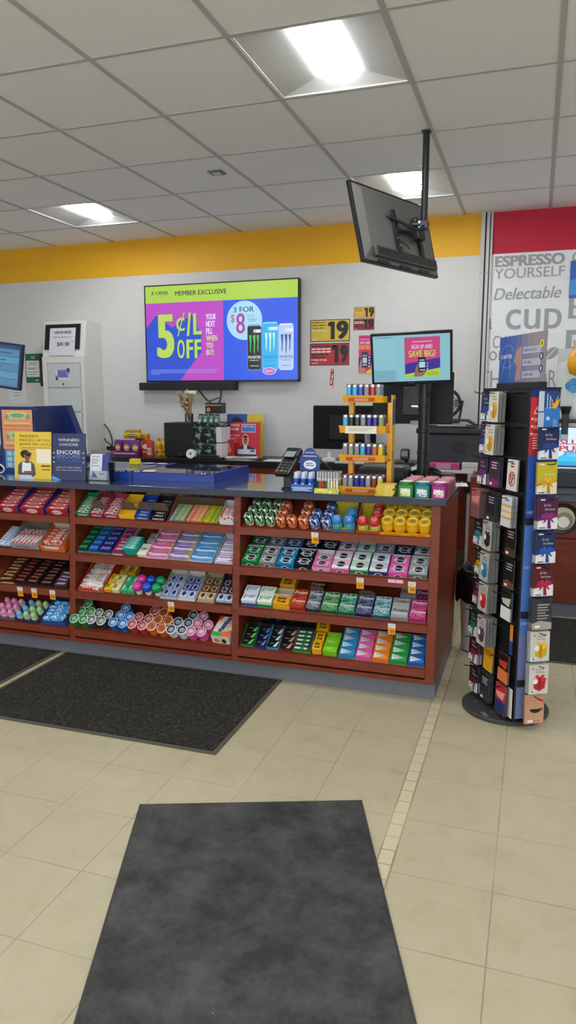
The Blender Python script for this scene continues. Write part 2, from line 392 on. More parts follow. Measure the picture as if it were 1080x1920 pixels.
def rubber():
    m, nt, b = new_mat('black_rubber'); N = nt.nodes; L = nt.links
    g = N.new('ShaderNodeNewGeometry')
    n = N.new('ShaderNodeTexNoise'); n.inputs['Scale'].default_value = 6; n.inputs['Detail'].default_value = 10; n.inputs['Roughness'].default_value = .78; L.new(g.outputs['Position'], n.inputs['Vector'])
    r = N.new('ShaderNodeValToRGB'); e = r.color_ramp.elements; e[0].position = .40; e[0].color = (*lin('29292a'), 1); e[1].position = .70; e[1].color = (*lin('545456'), 1)
    L.new(n.outputs['Fac'], r.inputs[0])
    v = N.new('ShaderNodeTexVoronoi'); v.inputs['Scale'].default_value = 16; L.new(g.outputs['Position'], v.inputs['Vector'])
    lt = N.new('ShaderNodeMath'); lt.operation = 'LESS_THAN'; lt.inputs[1].default_value = .035; L.new(v.outputs['Distance'], lt.inputs[0])
    sepc = N.new('ShaderNodeSeparateColor'); L.new(v.outputs['Color'], sepc.inputs[0])
    g2 = N.new('ShaderNodeMath'); g2.operation = 'GREATER_THAN'; g2.inputs[1].default_value = .74; L.new(sepc.outputs[0], g2.inputs[0])
    mu = N.new('ShaderNodeMath'); mu.operation = 'MULTIPLY'; L.new(lt.outputs[0], mu.inputs[0]); L.new(g2.outputs[0], mu.inputs[1])
    mx = N.new('ShaderNodeMix'); mx.data_type = 'RGBA'; L.new(mu.outputs[0], mx.inputs['Factor']); L.new(r.outputs[0], mx.inputs['A']); mx.inputs['B'].default_value = (*lin('b5b2aa'), 1)
    L.new(mx.outputs['Result'], b.inputs['Base Color']); b.inputs['Roughness'].default_value = .55; b.inputs['Specular IOR Level'].default_value = .4
    bp = N.new('ShaderNodeBump'); bp.inputs['Strength'].default_value = .3; bp.inputs['Distance'].default_value = .004; L.new(n.outputs['Fac'], bp.inputs['Height']); L.new(bp.outputs[0], b.inputs['Normal'])
    return m
t = thing('rubber_mat', 'black scuffed rubber mat lying askew in the foreground', 'mat', (-1.238, 2.06, 0), (0, 0, R(20.6)))
b = MB(); b.box(.006, .769, -1.9, -.006, .0008, .007, rubber(), bev=.002); b.build('surface', t)
b = MB(); eg = C('3b3a38', .7)
b.box(0, .775, -.008, 0, .0005, .0045, eg); b.box(0, .008, -1.9, -.008, .0005, .0045, eg); b.box(.767, .775, -1.9, -.008, .0005, .0045, eg); b.build('border', t)
# ------------------------------------------------------------------ the candy counter
TILT = 29.0
def slab_mat():
    m, nt, b = new_mat('counter_laminate'); N = nt.nodes; L = nt.links
    t = N.new('ShaderNodeTexCoord'); n = N.new('ShaderNodeTexNoise'); n.inputs['Scale'].default_value = 90; n.inputs['Detail'].default_value = 3
    L.new(t.outputs['Object'], n.inputs['Vector']); r = N.new('ShaderNodeValToRGB'); e = r.color_ramp.elements
    e[0].color = (*lin('283047'), 1); e[1].color = (*lin('313952'), 1); L.new(n.outputs['Fac'], r.inputs[0]); L.new(r.outputs[0], b.inputs['Base Color'])
    b.inputs['Roughness'].default_value = .10; b.inputs['Coat Weight'].default_value = .7; b.inputs['Coat Roughness'].default_value = .04; return m
LAM = slab_mat()
PL = C('676a73', .5)
ct = thing('display_counter', 'long cherry wood sales counter with slanted candy shelves and dark blue-grey top', 'counter', (-.387, 3.25, 0))
def cpart(mb, name, parent=ct):
    mb2 = MB(); o = bpy.data.objects.new(name, mb.mesh(name)); COL.objects.link(o); o.parent = parent
    o.matrix_parent_inverse = Matrix.Translation((.387, -3.25, 0)); return o
SZ = [.766, .566, .363, .156]; SYF = [3.299, 3.284, 3.269, 3.254]
b = MB(); b.box(-4.30, -.360, 3.29, 4.05, .917, .950, LAM, bev=.003); cpart(b, 'countertop')
b = MB(); b.box(-4.28, -.387, 3.292, 4.05, 0, .088, PL); b.box(-4.28, -.386, 3.2905, 3.292, .002, .086, C('6d7079', .45)); cpart(b, 'plinth')
def upright(xa, xb, yb):
    b = MB(); V = [(x, y, z) for x in (xa, xb) for y, z in ((3.249, .088), (yb, .088), (yb, .917), (3.310, .917))]
    b.add(V, [(0, 1, 2, 3), (7, 6, 5, 4), (0, 3, 7, 4), (3, 2, 6, 7), (2, 1, 5, 6), (1, 0, 4, 5)], WOOD); return b
cpart(upright(-.428, -.387, 4.10), 'end_panel')
UX = [(-1.397, -1.361), (-2.352, -2.316), (-3.310, -3.274), (-4.28, -4.245)]
for xa, xb in UX: cpart(upright(xa, xb, 3.70), 'divider_panel')
b = MB(); b.box(-4.245, -.428, 3.70, 3.72, .088, .917, C('3b241c', .6)); cpart(b, 'back_panel')
bays = [(-1.361, -.428), (-2.316, -1.397), (-3.274, -2.352), (-4.245, -3.310)]
for xa, xb in bays:
    for k in range(4):
        b = MB(); b.push(T(0, SYF[k], SZ[k]) @ RX(TILT))
        L_ = .34 if k else .31
        b.box(xa + .0005, xb - .0005, .0, L_, -.014, -.0005, WOOD)
        b.pop(); y = SYF[k]; z = SZ[k]
        b.add([(x, yy, zz) for x in (xa, xb) for yy, zz in ((y - .0105, z - .036), (y + .006, z - .036), (y + .006, z + .0005), (y - .008, z + .0005))],
              [(0, 1, 2, 3), (7, 6, 5, 4), (0, 3, 7, 4), (3, 2, 6, 7), (2, 1, 5, 6), (1, 0, 4, 5)], WOOD)
        cpart(b, 'shelf')
    b = MB(); b.box(xa, xb, 3.249, 3.285, .088, .108, WOOD); b.box(xa, xb, 3.285, 3.70, .092, .098, WOOD); cpart(b, 'bottom_rail')

def SP(k, x, v, w=0.0):
    a = R(TILT); return (x, SYF[k] + v * cos(a) - w * sin(a), SZ[k] + v * sin(a) + w * cos(a) + .0008)
ST = (R(TILT), 0, 0)
_me = {}
def cached(key, fn):
    if key not in _me: mb = MB(); fn(mb); _me[key] = mb.mesh(key.split('|')[0])
    return _me[key]
# styles of print on the top face of a little packet (w wide, l deep), drawn at height z
def pr_ring(b, w, l, z, ink='ffffff', ring='dfe4ea', core='1d2433', txt='Excel', wave=None):
    if wave: b.poly([(-w / 2, -l * .5), (w / 2, -l * .5), (w / 2, -l * .15), (w * .1, -l * .3), (-w * .5, -l * .1)], z, C(wave, .35))
    for sx, sy in ((-.33, .36), (.36, .1), (-.36, -.1), (.3, -.36), (.38, .38)):
        b.ell(w * sx, l * sy, w * .06, l * .06, z + .0002, C(ring, .35), 6)
    b.ell(0, 0, w * .33, l * .43, z + .0003, C(ring, .3), 16); b.ell(0, 0, w * .25, l * .35, z + .0006, C(core, .3), 16)
    b.text(txt, -w * .26, w * .26, -l * .13, l * .11, z + .0009, C(ink, .4), .05, 1, .15)
def pr_text(b, w, l, z, txt='pur', ink='1f57a4', h=.5, bold=.0, slant=0, ws=.8): b.text(txt, -w * ws / 2, w * ws / 2, -l * h / 2, l * h / 2, z + .0004, C(ink, .4), bold, 1, slant)
def pr_wave(b, w, l, z, txt='Dentyne', ink='ffffff', bold=.05): b.text(txt, -w * .46, w * .44, -l * .22, l * .26, z + .0005, C(ink, .4), bold, 1, .25)
def pr_tri(b, w, l, z, txt='Trident', c2='e8eef4', ink='17324f'):
    b.poly([(-w * .42, l * .42), (-w * .38, -l * .42), (w * .38, -l * .02)], z + .0003, C(c2, .35))
    b.text(txt, -w * .34, w * .38, -l * .12, l * .16, z + .0006, C(ink, .4), .04, 1, .2)
def pr_none(b, *a, **k): pass
def pr_strokes(b, w, l, z, ink='ffffff', n=3, ws=.7, h=.34):
    for q in range(n):
        x0 = -w * ws / 2 + w * ws * q / n; x1 = x0 + w * ws / n * .72
        b.poly([(x0, -l * h), (x1 - w * .03, -l * h), (x1 + w * .04, l * h * .9), (x0 + w * .05, l * h)], z + .0004, C(ink, .35))
def pr_fruit(b, w, l, z, c1='e0453a', c2='f7e04a', txt=''):
    b.ell(-w * .25, 0, w * .14, l * .3, z + .0003, C(c1, .35), 8); b.ell(w * .28, l * .1, w * .12, l * .25, z + .0003, C(c2, .35), 8)
    if txt: b.text(txt, -w * .45, w * .45, -l * .3, l * .2, z + .0006, C('ffffff', .4), .05, 1)
def pr_stripe(b, w, l, z, c1='f4f2f6', c2='2c4fb0', txt='mentos'):
    b.rect(-w * .5, -w * .3, -l * .45, l * .45, z + .0003, C(c1, .35)); b.text(txt, -w * .25, w * .3, -l * .28, l * .28, z + .0005, C(c2, .4), .05, 1)
    b.rect(w * .34, w * .5, -l * .45, l * .45, z + .0003, C(c1, .35))
def pack(name, lab, cat, group, k, x, v, w, W, Lg, Th, mat, style=pr_none, front=None, key=None, rz=0, bev=0, rt=0, **kw):
    key = key or '%s|%s|%.3f%.3f%.3f|%s|%s' % (name, mat.name, W, Lg, Th, style.__name__, sorted(kw.items()))
    def fn(b):
        b.box(-W / 2, W / 2, -Lg / 2, Lg / 2, 0, Th, mat, front=front, bev=bev); style(b, W, Lg, Th + .0002, **kw)
    me = cached(key, fn)
    # orientation: on the slanted shelf, then turned about the shelf normal
    q = Matrix.Rotation(R(TILT), 3, 'X') @ Matrix.Rotation(R(rz), 3, 'Z') @ Matrix.Rotation(R(rt), 3, 'X')
    return put(me, name, lab, cat, SP(k, x, v, w), q.to_euler(), group)
def tray(name, lab, cat, k, xc, v0, W, Lg, H, outer, inner=None, frontH=None, backH=None, floor=.0015, group=None, logo=None, t=.002, w=0.0, face=None):
    """open cardboard carton: low front, high back, its front face may carry print"""
    inner = inner or outer; frontH = H if frontH is None else frontH; backH = H if backH is None else backH
    b = MB(); x0, x1 = -W / 2, W / 2
    b.box(x0, x1, 0, Lg, 0, floor, inner)
    b.box(x0, x1, 0, t, floor, frontH, inner, front=face or outer, top=outer)
    b.box(x0, x1, Lg - t, Lg, floor, backH, inner, front=inner)
    for s in (0, 1):
        xa = x0 if s == 0 else x1 - t; xb = xa + t
        V = [(xa, t, floor), (xb, t, floor), (xb, Lg - t, floor), (xa, Lg - t, floor), (xa, t, frontH), (xb, t, frontH), (xb, Lg - t, backH), (xa, Lg - t, backH)]
        b.add(V, [(0, 1, 5, 4), (1, 2, 6, 5), (2, 3, 7, 6), (3, 0, 4, 7), (4, 5, 6, 7)], outer)
    o = thing(name, lab, cat, SP(k, xc, v0, w), ST, group); b.build('tray', o)
    if logo:
        b = MB(); b.push(Matrix.Translation((0, -.0006, 0)) @ WALLF); logo(b, W, frontH); b.pop(); b.build('front_print', o)
    return o

# ============================================================ bay 3 (right), shelf 2 and so on
def lab_pos(i, n): return ('first from left' if i == 0 else 'rightmost' if i == n - 1 else ['', 'second', 'third', 'fourth', 'fifth', 'sixth', 'seventh', 'eighth', 'ninth', 'tenth', 'eleventh'][i] + ' from left')
PXL = -1.358
ex_front = [('green', '128a3f', '0a6a30', None), ('grey', '8d9296', '6f7478', None), ('blue', '0f86c4', '0b6fa8', None), ('black', '17191d', '17191d', None), ('pink', 'df6fb0', 'e89ac6', 'half'),
            ('white and pink', 'e9c3d8', 'd64f97', 'w'), ('white and green', 'bfe0cb', '178044', 'w'), ('white and navy', 'c9cfe8', '232a6e', 'w'), ('bright pink', 'e765b4', 'd94ea5', None), ('silver grey', 'a5adaf', '5d6466', None)]
ex_back = [('dark green', '0f6b38', '', 'tray'), ('slate grey', '707883', '', 'tray'), ('deep blue', '15558f', '', 'tray'), ('black', '15171b', '', None), ('black glossy', '1b1d22', '', None), ('lilac', 'a57fb3', '', 'w'),
           ('bottle green and white', '8fb9a2', '', 'w'), ('grey lilac', '8a8ba6', '', 'tray'), ('navy', '1e2458', '', None), ('grey green', '6f8f83', '', 'w')]
n = 10; step = (.923) / n
for i, (cn, c, c2, kind) in enumerate(ex_front):
    xc = -1.357 + step * (i + .5); W = step - .004; th = .026
    m = C(c, .3, gain=1.1); mf = C(c2, .3, gain=1.1)
    lb = '%s gum carton in front row, second shelf, right bay, %s' % (cn, lab_pos(i, n))
    tray('gum_carton', lb, 'gum carton', 1, xc, .014, W, .125, th, mf, C('d9dde2', .5), .022, .03, logo=lambda b, W, H, r=c2: (b.ell(0, H * .2, W * .22, H * .55, .0003, C('dfe4ea', .3), 14, 0, 180), b.ell(0, H * .2, W * .15, H * .4, .0006, C('1d2433', .3), 14, 0, 180)))
    for r in range(2):
        if kind == 'half': vv = .014 + .031 + r * .038; Lp = .037
        else: vv = .014 + .034 + r * .057; Lp = .054
        pack('gum_pack', 'flat %s gum sleeve with round dark logo in the front row, second shelf' % cn, 'gum', '%s gum sleeves in the front row' % cn, 1, xc, vv, .002, W - .005, Lp, .024 + .002 * r, m, pr_ring, wave='ffffff' if kind == 'w' else None)
for i, (cn, c, _, kind) in enumerate(ex_back):
    xc = -1.350 + step * (i + .5); W = step - .004; m = C(c, .3)
    tray('gum_carton', '%s gum carton in back row, second shelf, right bay, %s' % (cn, lab_pos(i, n)), 'gum carton', 1, xc, .147, W, .125, .03, m, C('cfd5dd', .5), .026, .034)
    for r in range(2):
        pack('gum_pack', 'flat %s gum sleeve with round logo, back row, second shelf' % cn, 'gum', '%s gum sleeves in the back row' % cn, 1, xc, .147 + .034 + r * .056, .002, W - .005, .053, .024 + .003 * r, m, pr_ring, wave='dfe3ea' if kind == 'w' else None)

# shelf 3 right bay: thick two-packet cartons
X3 = [-1.352, -1.268, -1.184, -1.094, -1.014, -.938, -.852, -.768, -.684, -.600, -.514, -.432]
def dm(a, b_, c, sc=42): return camo([a, b_, c], sc, .3, (.6, 1.6, 1), dist=2.5)
row3 = [('white and blue', C('e6ebf4', .3), C('2a5cb4', .3), pr_text, dict(txt='pur', ink='2a5cb4', h=.62, slant=.1)),
        ('white and green', C('e6f1e8', .3), C('1f8a4b', .3), pr_text, dict(txt='pur', ink='1f8a4b', h=.62, slant=.1)),
        ('yellow', C('f2b21c', .35), C('f2b21c', .35), pr_text, dict(txt='Juicy\nFruit', ink='2a2320', h=.72, bold=.06, ws=.6)),
        ('red', dm('b8321c', 'e2633f', '8f1f12'), C('a52a18', .3), pr_wave, {}),
        ('black and silver', dm('2b3040', 'b7bccb', '3f4a66'), C('2b3040', .3), pr_wave, {}),
        ('green and black', dm('2e7d3d', '9ad69b', '143c22'), C('1f5a30', .3), pr_wave, {}),
        ('mint green', dm('1b6e58', '8fe0c2', '0e4436'), C('17614d', .3), pr_wave, {}),
        ('navy', dm('27305f', '8a93bd', '161b3d'), C('1b2148', .3), pr_wave, {}),
        ('ice blue', dm('3d89a8', 'bfe6f0', '173d55'), C('1f5570', .3), pr_wave, {}),
        ('silver', C('b4b6b8', .25), C('8c9093', .3), pr_wave, dict(ink='22262c')),
        ('magenta', dm('c2307e', 'e874ad', 'a01c62'), C('b02670', .3), pr_wave, {})]
for i, (cn, m, mf, st, kw) in enumerate(row3):
    xa, xb = X3[i], X3[i + 1]; xc = (xa + xb) / 2; W = xb - xa - .004
    tray('gum_carton', '%s gum carton on the third shelf, right bay, %s' % (cn, lab_pos(i, 11)), 'gum carton', 2, xc, .012, W, .112, .035, mf, C('cfc9be', .6), .02, .036)
    for r in range(1 if cn == 'yellow' else 2):
        pack('gum_pack', 'boxy %s gum packet on the third shelf of the right bay' % cn, 'gum', '%s gum packets on the third shelf' % cn, 2, xc, .012 + .029 + r * .053, .002, W - .005, .051, .036 if r == 0 else .042, m, st, **kw)
# cardboard backs that stick up behind some of them
for i, (nm, cc) in enumerate((('white', 'e9e5da'), ('brown', '5d4a38'), ('brown', '5d4a38'))):
    q = (2, 7, 4)[i]; xc = (X3[q] + X3[q + 1]) / 2
    b = MB(); W = X3[q + 1] - X3[q] - .006
    b.push(WALLF); P = [(-W / 2, 0), (W / 2, 0), (W / 2, .045), (W * .3, .06), (-W * .3, .06), (-W / 2, .045)]; b.prism(P, 0, .0015, C(cc, .8)); b.pop()
    o = b.build('carton_flap'); o.location = SP(2, xc, .128 if i else .072, .03); o.rotation_euler = (R(TILT + (35 if i == 0 else 20)), 0, 0)
    tag(o, ['white folded-back carton lid behind the yellow gum box', 'brown torn carton lid behind the navy gum box', 'brown torn carton lid behind the black and silver gum box'][i], 'cardboard')
back3 = [(.0, -1.155, 'yellow', row3[2]), (0, -1.0, 'dark red', ('d', dm('5a1d14', '8a3a2a', '2c0e0a'), C('4a1812'), pr_wave, {})), (0, -.545, 'grey', ('g', C('9b9ea2', .3), C('85898c'), pr_wave, dict(ink='22262c'))), (0, -.47, 'plum', ('p', dm('8a2b63', 'b05088', '5e1743'), C('6c1f4d'), pr_wave, {}))]
for _, x, cn, (a, m, mf, st, kw) in back3:
    for r in range(2):
        pack('gum_pack', '%s gum packet standing in the dark back of the third shelf, right bay' % cn, 'gum', 'spare %s gum packets behind' % cn, 2, x + .01, .175 + r * .052, .002, .078, .05, .03 if cn != 'yellow' else .034, m, st, **kw)

# shelf 4 right bay
X4 = [-1.352, -1.279, -1.213, -1.147, -1.075, -.981]
c4 = [('2f8f3a', 'green-edged', '5fce5a'), ('2a3f8a', 'blue-edged', '5a8ad8'), ('3fa3c9', 'cyan-edged', 'cfe8f0'), ('8a2030', 'red-edged', 'c49a90'), ('3f9a45', 'mint-edged', 'd8ead8')]
for i, (c, cn, c2) in enumerate(c4):
    xc = (X4[i] + X4[i + 1]) / 2; W = X4[i + 1] - X4[i] - .004
    tray('gum_carton', '%s black gum carton on the bottom shelf, right bay, %s' % (cn, lab_pos(i, 6) if i else 'leftmost'), 'gum carton', 3, xc, .012, W, .13, .035, C(c, .4), C('1a1c1e', .5), .016, .045)
    nn = 5 if i == 4 else 3
    for r in range(nn):
        def sty(b, w, l, z, c2=c2, i=i):
            if i == 4: b.rect(-w * .45, w * .3, -l * .3, l * .2, z + .0003, C(c2, .3)); b.rect(-w * .1, w * .1, -l * .4, l * .4, z + .0005, C('2e8f55', .3))
            else: b.poly([(w * .05, -l * .5), (w * .35, -l * .5), (w * .48, l * .5), (w * .25, l * .2)], z + .0003, C(c2, .3)); b.rect(-w * .3, w * .02, -l * .05, l * .08, z + .0003, C('8b9095', .3))
        sty.__name__ = 'sty%d' % i
        dl = .124 / nn
        pack('gum_pack', 'slim black gum pack lying in the %s carton on the bottom shelf' % cn, 'gum', 'slim packs in the %s carton' % cn, 3, xc, .014 + dl * (r + .5), .002, W - .006, dl - .002, .02 + .002 * r, C('191b1f', .3) if i != 4 else C('3c4a42', .3), sty)
for i, (x, c, cn) in enumerate(((-1.25, '3c8a40', 'green'), (-1.19, '2f6fd0', 'blue'), (-1.12, '8a2030', 'red'), (-1.04, '2c7a34', 'leaf green'))):
    pack('gum_pack', 'black gum pack with %s end at the dark back of the bottom shelf' % cn, 'gum', None, 3, x, .20, .002, .055, .08, .035, C('16181b', .4), pr_strokes, ink=c, n=2, ws=.5, h=.3)
for r in range(3):
    pack('gum_pack', 'yellow gum packet on the bottom shelf, right bay', 'gum', 'yellow packets beside the lime ones', 3, -.953 - .004 * (r == 2), .014 + .03 + r * .056 + (.02 if r == 2 else 0), .0, .046 if r < 2 else .062, .054, .036, C('f2b21c', .35), pr_text, txt='Juicy\nFruit', ink='2a2320', h=.7, bold=.05, ws=.6, rz=4)
for r in range(3):
    pack('gum_pack', 'lime green gum packet on the bottom shelf, right bay', 'gum', 'lime green packets in a column', 3, -.886, .014 + .021 + r * .042, .0, .068, .04, .034, C('7ccb1f', .3), pr_strokes, ink='cfe89a', n=1, ws=.7, h=.08)
tri = [('sky blue', '2f8fc4'), ('pink', 'df63a8'), ('orange', 'ee8526'), ('green', '2a9a46'), ('royal blue', '2566b8')]
for i, (cn, c) in enumerate(tri):
    xa = [-.845, -.763, -.682, -.598, -.512, -.432][i]; xb = [-.845, -.763, -.682, -.598, -.512, -.432][i + 1]; xc = (xa + xb) / 2; W = xb - xa - .003
    tray('gum_carton', '%s gum tray on the bottom shelf, right bay, %s of the five flat-pack columns' % (cn, ['first', 'second', 'third', 'fourth', 'fifth'][i]), 'gum carton', 3, xc, .01, W, .17, .02, C(c, .4), C('d0d4da', .5), .01, .034)
    for r in range(4):
        pack('gum_pack', 'flat %s gum pack with a white triangle, bottom shelf' % cn, 'gum', '%s flat gum packs' % cn, 3, xc, .01 + .024 + r * .041, .002, W - .005, .039, .024 + .003 * r, C(c, .3, gain=1.05), pr_tri)

# jars ------------------------------------------------------------
def jar(kind, r, h, body, lid, top, ink='17202e', style='dome'):
    def fn(b):
        if style == 'dome':
            b.lathe([(r * .86, 0), (r * .96, h * .12), (r, h * .35), (r * .97, h * .56)], body, 18)
            b.lathe([(r * 1.0, h * .57), (r * 1.01, h * .72), (r * .96, h * .86), (r * .8, h * .96), (r * .5, h)], lid, 18)
            b.ring(0, 0, r * .5, r * .5, r * .09, h + .0006, C(ink, .4), 14); b.rect(-r * .25, r * .25, -r * .08, r * .08, h + .0006, C(ink, .4))
        else:   # flat lid with raised rim and pale inset
            b.lathe([(r * .9, 0), (r, h * .1), (r * 1.0, h * .42), (r * .92, h * .52)], body, 18)
            b.lathe([(r * .98, h * .52), (r * 1.0, h * .58), (r * 1.0, h * .94), (r * .93, h), (r * .84, h), (r * .76, h * .93), (r * .001, h * .93)], lid, 18, mats=[body, body, None, None, top, top])
            b.ring(0, 0, r * .5, r * .42, r * .12, h * .93 + .0008, C(ink, .4), 12); b.rect(-r * .22, r * .22, -r * .1, r * .14, h * .93 + .0008, C(ink, .4))
    return cached('gum_jar|' + kind, fn)
def place_jar(me, lab, group, k, x, v, w=0.0, name='gum_jar', lean=0):
    return put(me, name, lab, 'gum jar', SP(k, x, v, w), (R(TILT + lean + random.uniform(-3, 3)), R(random.uniform(-3, 3)), 0), group)
jg = jar('green_camo', .0275, .056, camo(['1c5a2c', 'cfe8c8', '123a1e'], 34), camo(['16351f', 'dff0d8', '2c8a44', '0c2413'], 24), None)
jo = jar('orange_camo', .0275, .056, camo(['b6401a', 'f0a070', '5a1c0c'], 34), camo(['a83c1c', 'f2c0a0', 'e0622c', '4a1a10'], 24), None)
jb = jar('blue_camo', .0275, .056, camo(['1f2f7a', 'b8c4e8', '111a44'], 34), camo(['20307c', 'd2dcf4', '3f62c8', '10163c'], 24), None)
for c in range(3):
    for r in range(3):
        if r == 2: place_jar(jg, 'green swirl-wrapped gum jar in the back row at the left of the top right shelf', 'green gum jars', 0, -1.318 + .055 * c + .008, .036 + .056 * r)
        else: place_jar(jg, 'green swirl-wrapped gum jar, left end of the top right shelf', 'green gum jars', 0, -1.318 + .055 * c + .005 * r, .036 + .056 * r)
for c, rows_ in ((0, 3), (1, 1), (2, 3)):
    for r in range(rows_): place_jar(jo, 'orange swirl-wrapped gum jar beside the green ones on the top right shelf', 'orange gum jars', 0, -1.152 + .0575 * c, .034 + .056 * r)
for c, rows_ in ((0, 2), (1, 3)):
    for r in range(rows_): place_jar(jb, 'dark blue swirl-wrapped gum jar, middle of the top right shelf', 'dark blue gum jars', 0, -.980 + .060 * c, .034 + .055 * r)
YC = C('c8bd3a', .6)
jbg = jar('blue_green', .0265, .066, camo(['3fb0c9', '9ccf3f', '2a6fc4'], 22), C('2f86cc', .3), None, 'c9d4ff')
jrg = jar('red_green', .0265, .066, camo(['c7cf4a', 'e8e2a0', '6c9a2c'], 22), C('c42a2a', .3), None, 'f4dcc0')
tray('jar_tray', 'yellow tray holding three blue-lidded gum jars on the top right shelf', 'tray', 0, -.842, .008, .118, .15, .02, C('3c6fae', .5), YC, .012, .075)
for c, r in ((0, 0), (1, 0), (1, 1)): place_jar(jbg, 'blue-lidded gum jar with lime label in a yellow tray', 'blue-lidded gum jars', 0, -.870 + .058 * c, .038 + .056 * r, .002)
tray('jar_tray', 'yellow tray holding red-lidded gum jars on the top right shelf', 'tray', 0, -.716, .008, .118, .15, .02, C('c8452a', .5), YC, .012, .075)
for c, r in ((0, 0), (1, 0), (1, 1), (1, 2)): place_jar(jrg, 'red-lidded gum jar with lime label in a yellow tray', 'red-lidded gum jars', 0, -.745 + .058 * c, .038 + .05 * r, .002)
jy = jar('yellow', .030, .056, C('e8b41c', .3), C('f0bd10', .3), C('f4d55a', .3), '8a6a20', 'flat')
tray('jar_tray', 'orange-yellow tray of twelve yellow gum jars, right end of the top shelf', 'tray', 0, -.545, .004, .232, .02, .012, C('f0a81c', .5), C('f0a81c', .5), .014, .003, logo=lambda b, W, H: (b.text('Juicy Fruit', -W * .4, -W * .1, H * .25, H * .8, .0004, C('5a2c10', .5), .05, 1), b.text('Juicy Fruit', W * .1, W * .4, H * .25, H * .8, .0004, C('5a2c10', .5), .05, 1)))
for c in range(4):
    for r in range(3): place_jar(jy, 'round yellow gum jar with flat yellow lid, right end of the top shelf', 'yellow gum jars', 0, -.632 + .0585 * c, .05 + .058 * r)

# ============================================================ bay 2 (middle)
# shelf 1: lozenge rolls in cartons with arched brown flaps
hl = [('green', '157a45', 2), ('maroon', '8c1f3a', 2), ('white and maroon', 'a5304c', 1), ('yellow', 'f0c030', 1), ('royal blue', '1b45a8', 2), ('black', '1d1b20', 2)]
hx = [-2.312, -2.227, -2.140, -2.050, -1.955, -1.868, -1.770]
for i, (cn, c, _) in enumerate(hl):
    xc = (hx[i] + hx[i + 1]) / 2; W = hx[i + 1] - hx[i] - .003
    tr_ = tray('lozenge_carton', '%s lozenge roll carton on the top shelf, middle bay, %s' % (cn, lab_pos(i, 7) if i else 'leftmost'), 'candy carton', 0, xc, .008, W, .15, .03, C(c, .4), C(c, .5), .024, .05,
         logo=lambda b, W, H, dk=(i == 3): (b.text('HALLS', -W * .34, W * .34, H * .28, H * .72, .0005, C('f6d24a' if dk else 'ffffff', .4), .09, 1, .2)))
    if i in (1, 3, 4, 5):
        b = MB(); b.push(WALLF); P = [(-W * .48, 0), (W * .48, 0), (W * .5, .015), (W * .3, .048), (-W * .3, .048), (-W * .5, .015)]; b.prism(P, 0, .0012, CARD); b.pop(); o = b.build('flap', tr_)
        o.location = (0, .042 if i in (1, 3) else .05, .028); o.rotation_euler = (R(-5), 0, 0)
    for r in range(6):
        if i in (3,) and r < 2: continue
        pack('lozenge_roll', 'lozenge roll lying in the %s carton of the top middle shelf' % cn, 'candy roll', 'rolls in the %s lozenge carton' % cn, 0, xc, .008 + .014 + r * .0235, .002, W - .007, .0215, .02 + (.004 if r > 2 else 0), camo([c, 'f2f2f2', c], 55, .3, (.7, 1, 1)) if i in (0, 2, 1) else C(c, .3), pr_stripe if i in (4, 5) else pr_none, **({'c1': c, 'c2': 'ffffff', 'txt': 'HALLS'} if i in (4, 5) else {}))
for j, (x, c, cn) in enumerate(((-2.235, '9a2a48', 'maroon'), (-2.135, '8a2440', 'wine red'), (-1.935, 'e2b93a', 'mustard yellow'), (-1.825, '7a2c55', 'plum'), (-1.745, '9c3a5e', 'raspberry'))):
    tray('lozenge_carton', '%s spare lozenge carton behind the front ones, top shelf, middle bay' % cn, 'candy carton', 0, x, .162, .092, .10, .02, C(c, .45), C(c, .5), .02, .012)
    for r in range(4): pack('lozenge_roll', 'lozenge roll in the %s spare carton at the back of the top shelf' % cn, 'candy roll', 'rolls in the %s spare carton' % cn, 0, x, .162 + .014 + r * .0235, .002, .084, .0215, .022, camo([c, 'e9c9d0' if cn[0] != 'm' or j == 0 else 'f4e6a0', c], 55, .3, (.7, 1, 1)), pr_none)
tray('candy_carton', 'wide brown carton of fruit chews in three columns, top shelf, middle bay', 'candy carton', 0, -1.625, .008, .285, .15, .02, C('9a5a38', .6), CARD, .006, .05)
for c_, (cn, a, d) in enumerate((('blue and yellow', '2f86b8', 'e8d93a'), ('pink', 'e2557a', 'f0e06a'), ('yellow and green', 'd9c92e', '2f8a3a'))):
    for r in range(7): pack('chew_stick', '%s fruit chew stick in the wide brown carton' % cn, 'candy', '%s chew sticks' % cn, 0, [-1.712, -1.618, -1.528][c_], .008 + .013 + r * .0185, .002, .084, .017, .012, camo([a, d, a], 70, .3, (.5, 1, 1)), pr_none)
for x, cn, a, d in ((-1.66, 'blue', '2f6f9e', 'a8b83a'), (-1.54, 'crimson', '9c2f4e', 'c8a04a')):
    tray('candy_carton', '%s fruit chew carton at the back of the top shelf, middle bay' % cn, 'candy carton', 0, x, .163, .112, .10, .018, C('cfd6dc', .5), C(a, .5), .014, .012)
    for r in range(6): pack('chew_stick', '%s fruit chew stick in the back carton of the top shelf' % cn, 'candy', '%s chew sticks at the back' % cn, 0, x - .044 + r * .0178, .163 + .05, .002, .016, .092, .014, camo([a, d, a], 70, .3, (1, .5, 1)), pr_none)
tray('candy_carton', 'white carton of silver-white sachets at the right end of the top shelf, middle bay', 'candy carton', 0, -1.437, .008, .075, .135, .045, C('e2e4e8', .5), C('cfd2d8', .5), .03, .055)
for r in range(5): pack('candy_sachet', 'silver-white candy sachet in the white carton', 'candy', 'silver-white sachets', 0, -1.437, .025 + r * .012, .004, .066, .009, .044, camo(['e6e6ea', 'b8322e', 'f4f4f6', '2c3a6a'], 35, .3), pr_none, rt=-12)
